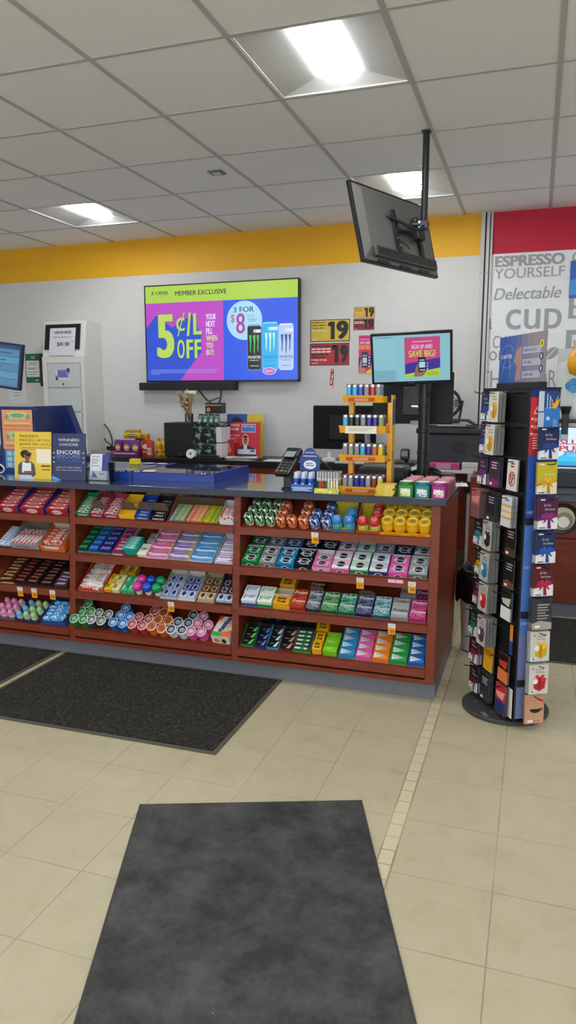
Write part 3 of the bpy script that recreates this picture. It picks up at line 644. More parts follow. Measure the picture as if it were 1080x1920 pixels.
tray('candy_carton', 'blue-white carton behind the white one at the right end of the top shelf', 'candy carton', 0, -1.437, .150, .075, .09, .03, C('7a86b8', .5), C('303a60', .5), .02, .02)

# shelf 2
long2 = [(-2.272, .066, 'dark green', '0e4a34', '2fae5c'), (-2.206, .066, 'bright blue', '1b4f9c', '4fa0ea'), (-2.134, .078, 'navy violet', '23276e', '8a86dc'), (-2.058, .066, 'magenta', '8a2a5c', 'd66a9a')]
for i, (x, W, cn, c, c2) in enumerate(long2):
    tray('gum_carton', '%s tall gum carton on the second shelf, middle bay, %s of four' % (cn, ['first', 'second', 'third', 'fourth'][i]), 'gum carton', 1, x, .012, W - .002, .25 if i < 3 else .24, .03, C('b9bcc4', .4) if i == 3 else C('6f8f86', .4), C('20242c', .5), .012, .035)
    for r in range(6): pack('gum_pack', '%s foil gum pack in a tall column on the second shelf, middle bay' % cn, 'gum', '%s foil gum packs' % cn, 1, x, .014 + .0205 + r * .0405, .002, W - .009, .038, .026, C(c, .25), pr_strokes, ink=c2, n=3, ws=.8, h=.26)
for r in range(3): pack('gum_pack', 'wine red foil gum pack in a short front stack beside the teal pack', 'gum', 'wine red foil packs', 1, -2.045 , .013 + .014 + .027 * r, .031 - .03, .052, .025, .036, C('9c3a62', .25), pr_strokes, ink='f0c8dc', n=3, h=.26)
def teal(b, w, l, z):
    for q in range(6):
        b.poly([(-w * .42, -l * .42 + q * l * .155), (-w * .1, -l * .4 + q * l * .155), (w * .2, -l * .47 + q * l * .155), (w * .42, -l * .38 + q * l * .155), (w * .3, -l * .34 + q * l * .155), (-w * .2, -l * .34 + q * l * .155)], z + .0003, C('bff0e6', .3))
pack('candy_box', 'turquoise candy box with pale ripples at the front of the second shelf, middle bay', 'candy box', None, 1, -1.987, .075, 0, .082, .105, .045, C('17a092', .3), teal, bev=.004)
pack('candy_box', 'small white candy box with a red edge beside the turquoise box', 'candy box', None, 1, -1.915, .055, 0, .052, .085, .024, C('e6e2d8', .3), pr_strokes, ink='4a4a4a', n=4, ws=.6, h=.1, bev=.003)
pack('candy_box', 'small grey candy box lying behind the white one on the second shelf', 'candy box', None, 1, -1.905, .145, 0, .046, .07, .026, C('9aa09a', .3), pr_strokes, ink='3f433f', n=4, ws=.6, h=.1)
stk = [(-1.830, .128, 'pink', ('d04f9c', 'f2c8dc', 'c23a7c', 'e8a060'), 'e8d0dc', 12), (-1.705, .125, 'purple and yellow', ('8a6ab8', 'e8e0f0', '6a4aa0', 'e8d24a'), 'b8b0a0', 12), (-1.578, .128, 'blue', ('2f8fd8', 'bfe6fa', '2a5fb8', '4fb8f0'), 'bcd0ea', 13), (-1.452, .104, 'lavender and red', ('c8bce0', 'f2eef8', '7a6ab0', 'd0604a'), 'cfcfe4', 9)]
for i, (x, W, cn, cc, ic, nn) in enumerate(stk):
    tray('candy_carton', '%s mint roll carton, %s of four wide ones, second shelf, middle bay' % (cn, ['first', 'second', 'third', 'fourth'][i]), 'candy carton', 1, x, .01, W - .003, .018 * nn + .03, .02, C(ic, .5), C(ic, .5), .01, .04)
    for r in range(nn):
        key = 'mint_roll|%d%d' % (i, r % 3)
        def fn(b, i=i, r=r, W=W, cc=cc):
            L2 = (W - .01) / 2; b.push(RY(90)); b.lathe([(.0055, -L2), (.0078, -L2 + .004), (.0078, L2 - .004), (.0055, L2)], C(cc[r % 2], .3), 10, mats=[C(cc[2], .3), None, C(cc[3], .3)]); b.pop()
            b.push(T(0, 0, .0079)); b.text('mentos', -L2 * .55, L2 * .45, -.0045, .004, .0003, C(cc[2] if r % 2 else 'ffffff', .4), .06, 1, .1); b.rect(L2 * .6, L2 * .95, -.004, .004, .0002, C(cc[3], .35)); b.pop()
        put(cached(key, fn), 'mint_roll', 'chewy mint roll lying in the %s carton' % cn, 'candy roll', SP(1, x, .013 + .009 + .0178 * r, .0085 + (.004 if r > 4 else 0)), ST, 'rolls in the %s carton' % cn)

# shelf 3
tray('candy_carton', 'long white carton of white-red wrapped sticks, left end of third shelf, middle bay', 'candy carton', 2, -2.222, .008, .15, .27, .045, C('d2452e', .4), C('e4e2de', .5), .02, .06, face=C('d2452e', .4))
for r in range(13):
    c = ['d8392a', 'f2efe9', 'e8e4de', 'd04a38', '8a7a9a'][r % 5]
    pack('candy_stick', 'white and red wrapped stick in the long white carton', 'candy', 'wrapped sticks in the white carton', 2, -2.222 + random.uniform(-.004, .004), .02 + r * .0185, .012 + random.uniform(0, .01), .128, .019, .013, camo(['f2efe9', c, 'e2ddd6', '3a3a5a'], 26, .3, (.4, 1, 1)), pr_none, rz=random.uniform(-9, 5))
for cc_, (x, c, cn) in enumerate(((-2.118, 'e8b81c', 'amber yellow'), (-2.072, 'e6dc9a', 'pale yellow'))):
    for r in range(2):
        pack('mint_box', '%s flip-top mint box on the third shelf, middle bay' % cn, 'candy box', '%s mint boxes' % cn, 2, x, .014 + .03 + r * .06, 0, .043, .057, .022 + .004 * r, C(c, .3), pr_fruit, c1='2f8a3a', c2='f4f0e4')
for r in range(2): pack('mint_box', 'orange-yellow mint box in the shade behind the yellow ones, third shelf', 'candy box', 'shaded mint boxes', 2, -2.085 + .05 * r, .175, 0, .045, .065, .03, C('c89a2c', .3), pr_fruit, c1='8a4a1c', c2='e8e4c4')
for cc_ in range(2):
    for r in range(2): pack('mint_box', 'green flip-top mint box between the yellow ones and the ball tubs', 'candy box', 'green mint boxes', 2, -2.02 + .04 * cc_, .014 + .03 + r * .06, 0, .038, .057, .024, C('3fb87c', .3), pr_fruit, c1='d8f0e0', c2='1f7a4a')
def tub(key, c):
    def fn(b): b.lathe([(.017, 0), (.019, .012), (.0175, .022), (.019, .03)], C('e4e6ea', .25), 16); b.lathe([(.0235, .028), (.026, .036), (.0265, .046), (.024, .057), (.017, .065), (.008, .0685)], C(c, .25), 16, mats=[None] * 5)
    return cached('ball_tub|' + key, fn)
for i, (cn, c, x) in enumerate((('pink', 'd8359a', -1.938), ('blue', '1f50c4', -1.882), ('green', '129a55', -1.826))):
    for r in range(2): put(tub(cn, c), 'candy_tub', '%s ball-topped candy tub on the third shelf, middle bay' % cn, 'candy tub', SP(2, x, .036 + r * .056), ST, '%s ball-topped tubs' % cn)
for i, (x, W, cn, c, c2, inn) in enumerate(((-1.757, .10, 'pale blue', '8fa8d8', 'c8d8f4', 'c9c4bb'), (-1.655, .10, 'white and navy', 'c8d2ee', '2c3f86', 'd6d2ca'), (-1.548, .098, 'brown and gold', '6a4430', 'e0c890', 'a89a8a'), (-1.446, .094, 'lavender and brown', 'c2cdf0', '4f64b0', '3a2c28'))):
    t_ = tray('mint_carton', '%s square-tin mint carton, %s of four on the third shelf, middle bay' % (cn, ['first', 'second', 'third', 'fourth'][i]), 'candy carton', 2, x, .006, W - .003, .185, .018, C(inn, .5), C(inn, .6), .006, .04)
    for a in range(2):
        for r in range(3):
            cc = c
            if i == 2 and r == 0: cc = 'd8bfa0'
            if i == 3 and r > 0: cc = '54382c'
            if i == 1 and r > 0: cc = '52629e'
            pack('mint_tin', '%s square mint tin in its open carton' % cn, 'mint tin', '%s mint tins' % cn, 2, x - .0225 + .0445 * a, .014 + .028 + r * .05, .002, .042, .047, .016 + .002 * r, C(cc, .3), pr_ring, ring='d8e2f4' if i != 2 else 'e8d8b8', core='2c3a70' if i != 2 else '6a3c20', txt='')

# shelf 4: mint bottles, round pale caps
def mb_(key, c, cap, top, ink='1d3a70'): return jar('cap_' + key, .0275, .060, C(c, .3), C(cap, .3), C(top, .35), ink, 'flat')
S4 = [('green', '1c8a45', 'd4ead6', '1f7a40', -2.285, 'a8d8b0'), ('grey', '3a3c40', 'e8eaea', '5c6266', -2.175, 'd8dcdc'), ('sky blue', '1f6fc0', 'a4d4f8', '1c68b4', -2.045, 'e8f2fa'), ('red', 'c8383c', 'f4d4d0', '96343e', -1.930, 'e0a8a8'), ('orange', 'ea7a24', 'f8d2b4', 'b0521e', -1.815, '6a2c10'), ('white and navy', 'e4eaec', 'eaf2f0', '1c2a48', -1.700, 'b8c8dc'), ('pink', 'ea5cac', 'f8c0dc', 'b0688a', -1.588, 'f0dce6')]
for i, (cn, c, cap, tp, x, ink) in enumerate(S4):
    me = mb_(cn, c, cap, tp, ink); a_ = .0295
    for r in range(3):
        for q in range(2):
            if r == 2 and (cn == 'grey' or q == (0 if i % 2 else 1)): continue
            place_jar(me, '%s-capped mint bottle leaning on the bottom shelf, middle bay' % cn, '%s mint bottles' % cn, 3, x + a_ * (2 * q - 1) + (.014 if r == 1 else .022 if r == 2 else 0), .040 + r * .056, 0.004, 'mint_bottle', 17)
me = jar('green_wrap', .0265, .06, camo(['1c5a2c', '7fb88a', '0c2a16'], 34), camo(['16351f', 'a8c8ac', '2c8a44', '0c2413'], 24), None)
b = MB(); b.box(-.05, .05, -.07, .07, 0, .0545, C('efe6da', .35), bev=.003)
b.poly([(-.05, -.07), (.05, -.07), (.05, -.02), (.0, -.045)], .0556, C('e8622c', .35)); b.poly([(-.05, -.07), (-.05, -.04), (.0, -.045), (.02, -.07)], .056, C('3fa33a', .35)); b.poly([(-.05, .07), (-.05, .02), (-.02, .07)], .0556, C('e04a2a', .35))
b.push(RZ(78)); b.text('mentos', -.042, .062, -.012, .018, .0562, C('2a2c6e', .35), .06, 2); b.text('PURE', -.035, .035, -.032, -.018, .0562, C('b8906c', .35), .04, 2); b.pop()
b.push(WALLF); b.ell(-.02, .022, .016, .014, .0706, C('e8894a', .35), 12); b.ell(.02, .022, .014, .016, .0706, C('2c3f2a', .35), 12); b.pop()
o = b.build('mint_box', loc=SP(3, -1.454, .083), rot=(R(TILT), 0, R(-3))); tag(o, 'big white, orange and green mint box, right end of bottom shelf, middle bay', 'candy box')

# ============================================================ bay 1 (left)
kk = [(-2.75, .135, 'leftmost'), (-2.590, .155, 'middle'), (-2.428, .14, 'rightmost')]
for i, (x, W, p_) in enumerate(kk):
    H = .035
    t_ = tray('chocolate_carton', 'red and blue wafer bar carton, top shelf, left bay, %s of three' % p_, 'candy carton', 0, x, .006, W - .004, .185, .05, C('1f3f9a', .4), C('c22a2c', .5), .036, .05, face=C('c01c24', .35),
         logo=lambda b, W, H: (b.ell(0, H * .5, W * .24, H * .38, .0004, C('f4ece6', .4), 16), b.text('KitKat', -W * .2, W * .2, H * .3, H * .68, .0008, C('c01c24', .4), .08, 1, .2), b.poly([(-W * .5, 0), (-W * .38, 0), (-W * .5, H)], .0004, C('1f3f9a', .4)), b.poly([(W * .5, 0), (W * .44, 0), (W * .5, H)], .0004, C('1f3f9a', .4))))
    for r in range(6):
        pack('chocolate_bar', 'red wafer bar in the %s red and blue carton' % p_, 'chocolate bar', 'wafer bars in the %s carton' % p_, 0, x, .022 + r * .026, .012 + .002 * (r % 3), W - .012, .024, .026, C('b81c24', .3) if r < 5 else C('6a1a1e', .3), pr_ring, ring='f4e8e2', core='c8202a', txt='KitKat', rz=random.uniform(-2, 2))
b = MB(); b.box(-.075, .075, 0, .004, 0, .045, C('d8dade', .6)); o = b.build('carton_flap', loc=SP(0, -2.73, .195, 0.0), rot=(R(TILT - 8), 0, 0)); tag(o, 'white carton lid standing behind the leftmost wafer bar box', 'cardboard')
for r in range(8): pack('candy_bar', 'white and blue wrapped bar at the left end of the second shelf, left bay', 'candy bar', 'white and blue bars', 1, -2.785, .02 + r * .02, .006, .09, .018, .014, camo(['d6e2f0', '4f8ac8', 'f0f4f8'], 40, .3, (.5, 1, 1)), pr_none)
tray('chocolate_carton', 'silver carton of white-wrapped bars on the second shelf, left bay', 'candy carton', 1, -2.640, .008, .185, .19, .05, C('8d9098', .3), C('7a6a58', .7), .034, .07, face=C('9a9da4', .3),
     logo=lambda b, W, H: (b.poly([(-W * .3, H * .3), (W * .15, H * .36), (W * .2, H * .62), (-W * .25, H * .6)], .0006, C('a8606c', .4))))
for q in range(7): pack('candy_bar', 'white and pink wrapped bar standing in the silver carton', 'candy bar', 'white-wrapped bars in silver carton', 1, -2.715 + q * .025, .075, .008, .021, .125, .03, camo(['efe9e8', 'b05a68', 'd8d0d0', '3a2a28'], 22, .3, (1, .5, 1)), pr_none, rz=-8 + random.uniform(-4, 4), bev=.004)
tray('chocolate_carton', 'orange carton of peanut candy at the right end of the second shelf, left bay', 'candy carton', 1, -2.462, .006, .15, .17, .055, C('ef6c1c', .4), C('c9c4bb', .6), .036, .06, logo=lambda b, W, H: b.poly([(-W * .38, H * .95), (W * .36, H * .95), (W * .28, H * .45), (-W * .26, H * .45)], .0004, C('e6e2da', .4)))
for r in range(5): pack('candy_bar', 'brown and red wrapped bar in the orange carton', 'candy bar', 'bars in the orange carton', 1, -2.462, .035 + r * .024, .028, .12, .024, .02, camo(['c8503a', 'e8dcd0', '5a2c20'], 28, .3, (.5, 1, 1)), pr_none, rz=random.uniform(-8, 8))
chc = [(-2.77, 'golden brown', ['4a2a1c', 'd8b070', '2a1a14'], .11), (-2.675, 'red-lettered dark', ['2c1a18', 'b0524a', '1a1212'], .085), (-2.59, 'dark brown', ['241a18', 'a86a58', '181210'], .085), (-2.502, 'black and copper', ['1c1614', 'a8685a', 'e0dcd4', '120e0e'], .085), (-2.410, 'lilac-brown', ['4a3444', 'c8b0c8', '2a1c24'], .085)]
for i, (x, cn, cc, W) in enumerate(chc):
    tray('chocolate_carton', '%s chocolate bar carton on the third shelf, left bay, %s' % (cn, ['at the frame edge', 'second', 'third', 'fourth', 'last before the upright'][i]), 'candy carton', 2, x, .006, W, .26 if i < 4 else .12, .035, C('2a211e', .5), C('1c1614', .6), .014, .04, face=C('c9b27a' if i == 0 else '3a2a26', .4))
    for r in range(9 if i < 4 else 4): pack('chocolate_bar', '%s wrapped chocolate bar on the third shelf, left bay' % cn, 'chocolate bar', '%s chocolate bars' % cn, 2, x + random.uniform(-.002, .002), .02 + r * .027, .01, W - .008, .025, .018 + .003 * (r % 2), C(cc[0], .25), pr_strokes, ink=cc[1], n=4, ws=.66, h=.27, rz=random.uniform(-6, 6))
def pop_mesh(key, c): return cached('candy_pop|' + key, lambda b: (b.lathe([(.014, 0), (.018, .004), (.019, .02), (.0175, .024)], C('d8dce2', .2), 14), b.lathe([(.0172, .024), (.0178, .030), (.0155, .040), (.0095, .049), (.003, .052)], C(c, .22), 14)))
for q in range(3):
    for r in range(3): put(pop_mesh('pink', 'e0468c' if False else 'ee86b4'), 'candy_pop', 'pink bullet-shaped candy pop at the left end of the bottom shelf', 'candy', SP(3, -2.845 + .048 * q + .006 * r, .034 + .046 * r, .0), ST, 'pink candy pops')
for q in range(3):
    cn, c = (('blue', '6fb0e4'), ('lime', 'a6d488'), ('lime', 'a6d488'))[q]
    for r in range(3): put(pop_mesh(cn if r < 2 or q != 1 else 'lime', c), 'candy_pop', '%s bullet-shaped candy pop beside the pink ones, bottom shelf, left bay' % cn, 'candy', SP(3, -2.692 + .048 * q + .012 * r, .034 + .046 * r, .0), ST, '%s candy pops' % cn)
tray('pop_tray', 'clear tray under the pink candy pops', 'tray', 3, -2.79, .004, .155, .15, .02, C('8a5a78', .3), C('5a4050', .5), .02, .02)
tray('pop_tray', 'dark tray under the blue and lime candy pops', 'tray', 3, -2.633, .004, .155, .15, .02, C('3a3f52', .3), C('2a2c38', .5), .022, .02)
tray('candy_carton', 'blue carton of blue twist packs at the right end of the bottom shelf, left bay', 'candy carton', 3, -2.455, .006, .15, .17, .055, C('1f5fb0', .35), C('1c3a6a', .5), .03, .06)
for r in range(5): pack('twist_pack', 'light blue twist pack in the blue carton on the bottom shelf', 'candy', 'light blue twist packs', 3, -2.46 + random.uniform(-.006, .006), .026 + r * .028, .022, .125, .027, .026, camo(['3f9ae0', 'cfe4f6', '2f78c8'], 24, .25, (.5, 1, 1)), pr_none, bev=.008, rz=random.uniform(-6, 6))

# price tags hanging from shelf lips
def ptag(k, x, txt, lab):
    t = thing('price_tag', lab, 'price tag', (x, SYF[k] - .0135, SZ[k] - .004), (R(4), 0, 0))
    b = MB(); b.box(-.017, .017, -.0006, .0006, -.052, 0, C('f2f0ea', .4)); b.push(T(0, -.0007, 0) @ WALLF)
    b.rect(-.017, .017, -.052, -.019, .0003, C('f6a21c', .4)); b.text(txt, -.009, .012, -.043, -.027, .0007, C('1c1a18', .4), .04, 2); b.lines(-.012, .012, [-.008, -.014], .003, .0005, C('8f8c86', .5)); b.pop(); b.build('ticket', t)
    b = MB(); b.box(-.018, .018, -.0026, -.0018, -.020, .004, glassy(alpha=.18)); b.build('holder', t)
ptag(0, -.972, '4.99', 'orange price ticket on the top shelf lip, right bay, under blue gum jars')
ptag(1, -.745, '2/3', 'orange 3 dollar ticket on the second shelf lip of the right bay')
ptag(1, -.502, '2/4', 'orange 4 dollar ticket at the right end of the second shelf lip, right bay')
ptag(2, -.588, '2/3', 'orange 3 dollar ticket on the third shelf lip of the right bay')
ptag(2, -1.733, '4.99', 'orange price ticket on the third shelf lip of the middle bay')
ptag(2, -2.667, '2/4', 'leftmost of three orange tickets on the third shelf lip, left bay')
ptag(2, -2.574, '2/4', 'middle of three orange tickets on the third shelf lip, left bay')
ptag(2, -2.455, '2/4', 'rightmost of three orange tickets on the third shelf lip, left bay')
o = MB(); o.push(WALLF); o.rect(-.035, .035, -.016, 0, 0, C('e9b8d8', .4)); o.rect(-.035, .035, -.016, 0, -.0006, C('e9b8d8', .4)); o.text('7', -.004, .004, -.014, -.002, .0004, C('333', .4) if False else C('2c2c30', .4), .04, 1); o.pop()
o = o.build('shelf_sticker', loc=(-.578, SYF[1] - .0125, SZ[1] + .002)); tag(o, 'pink paper strip below the bright pink gum carton on the second shelf', 'sticker')
# ------------------------------------------------------------------ wall television
tvx0, tvx1, tvz0, tvz1, TY = -3.247, -1.848, 1.530, 2.345, 5.762
t = thing('wall_television', 'large wall television showing a lime, magenta and blue fuel discount ad', 'television', (-2.5475, WY, tvz0))
def at(mb, name, parent, org):
    o = bpy.data.objects.new(name, mb.mesh(name)); COL.objects.link(o); o.parent = parent; o.matrix_parent_inverse = Matrix.Translation(Vector(org)).inverted(); return o
ORG = t.location[:]
b = MB(); b.box(tvx0, tvx1, TY + .004, WY - .012, tvz0, tvz1, BLACK, bev=.004)
for a in ((tvx0, tvx1, tvz1 - .010, tvz1), (tvx0, tvx1, tvz0, tvz0 + .014), (tvx0, tvx0 + .010, tvz0, tvz1), (tvx1 - .010, tvx1, tvz0, tvz1)): b.box(a[0], a[1], TY - .002, TY + .006, a[2], a[3], C('0c0d10', .3))
b.box(-2.58, -2.53, TY - .003, TY, tvz0 + .002, tvz0 + .010, C('3c3d42', .3)); at(b, 'frame', t, ORG)
b = MB(); b.box(-2.8, -2.3, WY - .012, WY, 1.75, 2.15, DARK); at(b, 'wall_bracket', t, ORG)
b = MB(); b.push(T(0, TY, 0) @ WALLF)
e = lambda h: E(h, 1.0)
LIME, MAG, BLU, BL2 = e('add24e'), e('bd4bc4'), e('2c50cf'), e('2f5be6')
x0, x1, z0, z1 = tvx0 + .009, tvx1 - .009, tvz0 + .013, tvz1 - .009
b.rect(x0, x1, 2.196, z1, 0, LIME); b.rect(x0, -2.512, z0, 2.196, 0, MAG); b.rect(-2.512, x1, z0, 2.196, 0, BL2)
b.poly([(x0, z0), (-2.92, z0), (-2.715, 1.78), (-2.715, 1.92), (-2.80, 2.09), (-2.99, 1.99), (-3.14, 2.098), (x0, 1.985)], .0004, BLU)
L2 = e('b9d95c'); DK = e('1d2a3a'); W_ = e('f2e9ff')
b.text('J', -3.182, -3.163, 2.264, 2.293, .0008, DK, .05); b.ring(-3.148, 2.2785, .013, .014, .004, .0008, e('c04a8a')); b.text('URNIE', -3.131, -3.018, 2.265, 2.293, .0008, DK, .06)
b.text('REWARDS', -3.10, -3.02, 2.250, 2.259, .0008, e('a05a80'), .03, 1); b.rect(-2.985, -2.983, 2.24, 2.305, .0006, e('8fae48'))
b.text('MEMBER EXCLUSIVE', -2.952, -2.478, 2.250, 2.289, .0008, DK, .06)
for dz, dx, m_ in ((.0006, .004, e('1d3c90')), (.0012, 0, L2)):
    b.text('5', -3.137 + dx, -2.968 + dx, 1.735 - dx, 2.100 - dx, dz, m_, .07, 4)
    b.text('¢', -2.948 + dx, -2.864 + dx, 1.915 - dx, 2.108 - dx, dz, m_, .015, 4); b.text('L', -2.788 + dx, -2.710 + dx, 1.925 - dx, 2.100 - dx, dz, m_, .06, 4); b.poly([(-2.850 + dx, 1.915 - dx), (-2.828 + dx, 1.915 - dx), (-2.806 + dx, 2.108 - dx), (-2.828 + dx, 2.108 - dx)], dz, m_)
    b.text('O', -2.942 + dx, -2.872 + dx, 1.730 - dx, 1.885 - dx, dz, m_, .04, 4); b.text('F', -2.856 + dx, -2.792 + dx, 1.730 - dx, 1.885 - dx, dz, m_, .06, 4); b.text('F', -2.780 + dx, -2.716 + dx, 1.730 - dx, 1.885 - dx, dz, m_, .06, 4)
for i, (s_, wd) in enumerate((('YOUR', .092), ('NEXT', .084), ('FILL', .06), ('WHEN', .10), ('YOU', .064), ('BUY:', .076))):
    b.text(s_, -2.670, -2.670 + wd, 2.045 - .0585 * i, 2.092 - .0585 * i, .0008, W_ if i < 3 else e('d8dc9a'), .05)
b.lines(-3.20, -2.54, [1.632, 1.620, 1.608, 1.596], .004, .0008, e('8fa0ee'), [1, .95, .93, .12])
P_ = e('a9dcf8'); b.ell(-2.322, 2.028, .158, .158, .0006, P_, 40)
b.text('3 FOR', -2.419, -2.235, 2.095, 2.137, .0010, e('1d4470'), .05, 3); b.text('$', -2.444, -2.408, 2.008, 2.078, .0010, e('b43aa0'), .015, 3); b.text('8', -2.396, -2.316, 1.923, 2.085, .0010, e('b43aa0'), .035, 4)
b.text('Monster', -2.295, -2.230, 2.062, 2.072, .001, e('1d4470'), 0, 1); b.text('Energy*', -2.295, -2.232, 2.044, 2.056, .001, e('1d4470'), 0, 1); b.lines(-2.295, -2.21, [2.030, 2.018], .004, .001, e('4f84b0'))
cans = ((-2.297, -2.174, 1.622, 1.992, '1b2228', '59c06a', 'e8eef4', '8fa0b0'), (-2.166, -2.026, 1.620, 2.008, '2fb2ec', 'c8f6e0', '1880b8', '7fe0ff'), (-2.022, -1.894, 1.622, 1.993, 'b4ccf4', '30508c', '3a588c', 'dce8fc'))
for a, c, lo, hi, cb_, cl, ct_, rim in cans:
    k = .012; H = hi - lo; m_ = e(cb_)
    b.poly([(a + k, lo), (c - k, lo), (c, lo + k * 1.5), (c, hi - k * 2), (c - k, hi), (a + k, hi), (a, hi - k * 2), (a, lo + k * 1.5)], .0010, e(rim))
    b.poly([(a + k, lo + .006), (c - k, lo + .006), (c - .003, lo + k * 2), (c - .003, hi - k * 2), (c - k, hi - .012), (a + k, hi - .012), (a + .003, hi - k * 2), (a + .003, lo + k * 2)], .0013, m_)
    b.rect(a + .055, c - .004, hi - .066, hi - .040, .0016, e('dfe9f4')); b.ring(a + .068, hi - .053, .009, .012, .003, .0018, e(cb_), 10)
    cx_ = (a + c) / 2; zt = hi - .088
    for q, (dx, ln, ww) in enumerate(((-.034, .145, .012), (0, .16, .013), (.032, .14, .011))):
        b.poly([(cx_ + dx - ww, zt), (cx_ + dx + ww * .9, zt + .004), (cx_ + dx + ww * .5, zt - ln * .5), (cx_ + dx + .002, zt - ln), (cx_ + dx - ww * .45, zt - ln * .8), (cx_ + dx - ww * .3, zt - ln * .4)], .0016, e(cl))
    b.text('MONSTER', a + .008, c - .006, lo + .095, lo + .118, .0016, e(ct_), .05, 2); b.text('ENERGY', a + .02, c - .018, lo + .076, lo + .086, .0016, e(ct_), .02, 1); b.rect(a + .025, c - .022, lo + .034, lo + .038, .0016, e(ct_))
b.poly([(-2.104 + .060 * cos(R(q)) * (1 if abs(cos(R(q))) > .1 else 1), 1.614 + .029 * sin(R(q))) for q in range(0, 360, 15)], .0020, e('e6d4f4')); b.ell(-2.104, 1.614, .053, .023, .0023, e('bd4bb4'), 24); b.text('NEW!', -2.142, -2.066, 1.603, 1.625, .0026, e('f6eaff'), .02)
b.pop(); at(b, 'screen', t, ORG)
t = thing('soundbar', 'long black soundbar mounted under the television', 'soundbar', (-2.86, WY, 1.462))
b = MB(); b.box(-3.318, -2.405, 5.745, WY - .01, 1.462, 1.527, C('16161b', .6), bev=.006); at(b, 'cabinet', t, t.location[:])
b = MB(); b.box(-2.98, -2.74, WY - .012, WY, 1.47, 1.52, DARK); at(b, 'wall_bracket', t, t.location[:])
b = MB(); b.tube([(-2.77, WY - .02, 1.462), (-2.70, WY - .015, 1.38), (-2.62, WY - .012, 1.335), (-2.575, WY - .012, 1.38), (-2.565, WY - .015, 1.462)], .005, BLACK); tag(b.build('hanging_cable'), 'thin black cable looping below the soundbar', 'cable')

# ------------------------------------------------------------------ hanging screen with pole
t = thing('hanging_television', 'black screen seen from behind, hanging tilted from the ceiling on a pole', 'television', (-.60, 3.99, CZ))
b = MB(); PLM = C('26262d', .45)
b.box(-.022, .022, -.022, .022, -.010, -.0045, PLM); b.cyl((0, 0, -.01), (0, 0, -.485), .0175, PLM, 16)
for zz in (-.17, -.26, -.36): b.cyl((-.03, 0, zz), (-.018, 0, zz), .004, CHROME, 8)
b.build('pole', t)
M_ = RZ(66.9) @ RX(-13.9)
cen = Vector((-.735, 3.955, 2.252)) - Vector((-.60, 3.99, CZ))
def tvp(mb, name, parent=None):
    o = mb.build(name, parent or t)
    if not parent: o.matrix_local = Matrix.Translation(cen) @ M_
    return o
HW, HH = .352, .202; TB = C('6a6866', .4)
b = MB(); b.box(-HW, HW, 0, .022, -HH, HH, C('141418', .3), bev=.003); bez = tvp(b, 'bezel')
b = MB(); b.box(-HW + .012, HW - .012, .0215, .0235, -HH + .014, HH - .012, C('08090b', .1)); tvp(b, 'screen')
b = MB()
P0 = [(-HW + .012, -HH + .012), (HW - .012, -HH + .012), (HW - .012, HH - .012), (-HW + .012, HH - .012)]; P1 = [(-HW + .055, -HH + .075), (HW - .055, -HH + .075), (HW - .055, HH - .04), (-HW + .055, HH - .04)]
V = [(x, 0, z) for x, z in P0] + [(x, -.022, z) for x, z in P1]
b.add(V, [(4, 5, 6, 7)] + [(i, (i + 1) % 4, 4 + (i + 1) % 4, 4 + i) for i in range(4)], TB)
b.box(-HW + .075, HW - .05, -.034, -.012, -HH + .026, -HH + .082, C('4a4847', .4), bev=.006)
for q in range(4): b.box(-HW + .09, HW - .06, -.0365, -.034, -HH + .036 + q * .010, -HH + .040 + q * .010, C('18181a', .5))
for q in (-.18, 0.02, .2): b.box(q - .05, q + .05, -.006, -.002, -HH + .004, -HH + .02, BLACK)
for (x, z) in ((-.02, .05), (.09, .05), (-.02, -.06), (.09, -.06)): b.cyl((x, -.021, z), (x, -.026, z), .005, CHROME, 8)
b.ell(0, 0, 0, 0, 0, TB) if False else None
tvp(b, 'rear_shell')
b = MB()
for x in (-.06, .16): b.box(x - .013, x + .013, -.04, -.022, -.13, .09, C('1d1d22', .35))
b.box(-.06, .16, -.046, -.036, -.03, -.01, C('1d1d22', .35)); b.box(.08, .15, -.075, -.04, -.05, .06, C('232328', .35), bev=.003)
for z in (-.10, -.06): b.cyl((-.06, -.04, z), (-.06, -.047, z), .007, CHROME, 8)
tvp(b, 'mounting_bracket')
b = MB(); b.box(-.023, .023, -.023, .023, -.482, -.44, C('2c2c33', .35), bev=.004); b.cyl((-.06, .0, -.455), (.0, 0, -.455), .014, C('232328', .35), 12); b.cyl((-.02, -.03, -.45), (-.02, -.022, -.45), .007, CHROME, 8); b.cyl((-.02, -.03, -.478), (-.02, -.022, -.478), .007, CHROME, 8); b.build('tilt_joint', t)
b = MB(); b.tube([(.0, -.02, -.47), (-.03, -.05, -.49), (-.10, -.09, -.46), (-.17, -.14, -.43)], .008, C('20203a', .4)); b.build('cable', t)
b = MB(); b.tube([(-.17, -.12, -.52), (-.13, -.09, -.56), (-.10, -.07, -.55), (-.06, -.05, -.585)], .003, BLACK); b.build('cable', t)

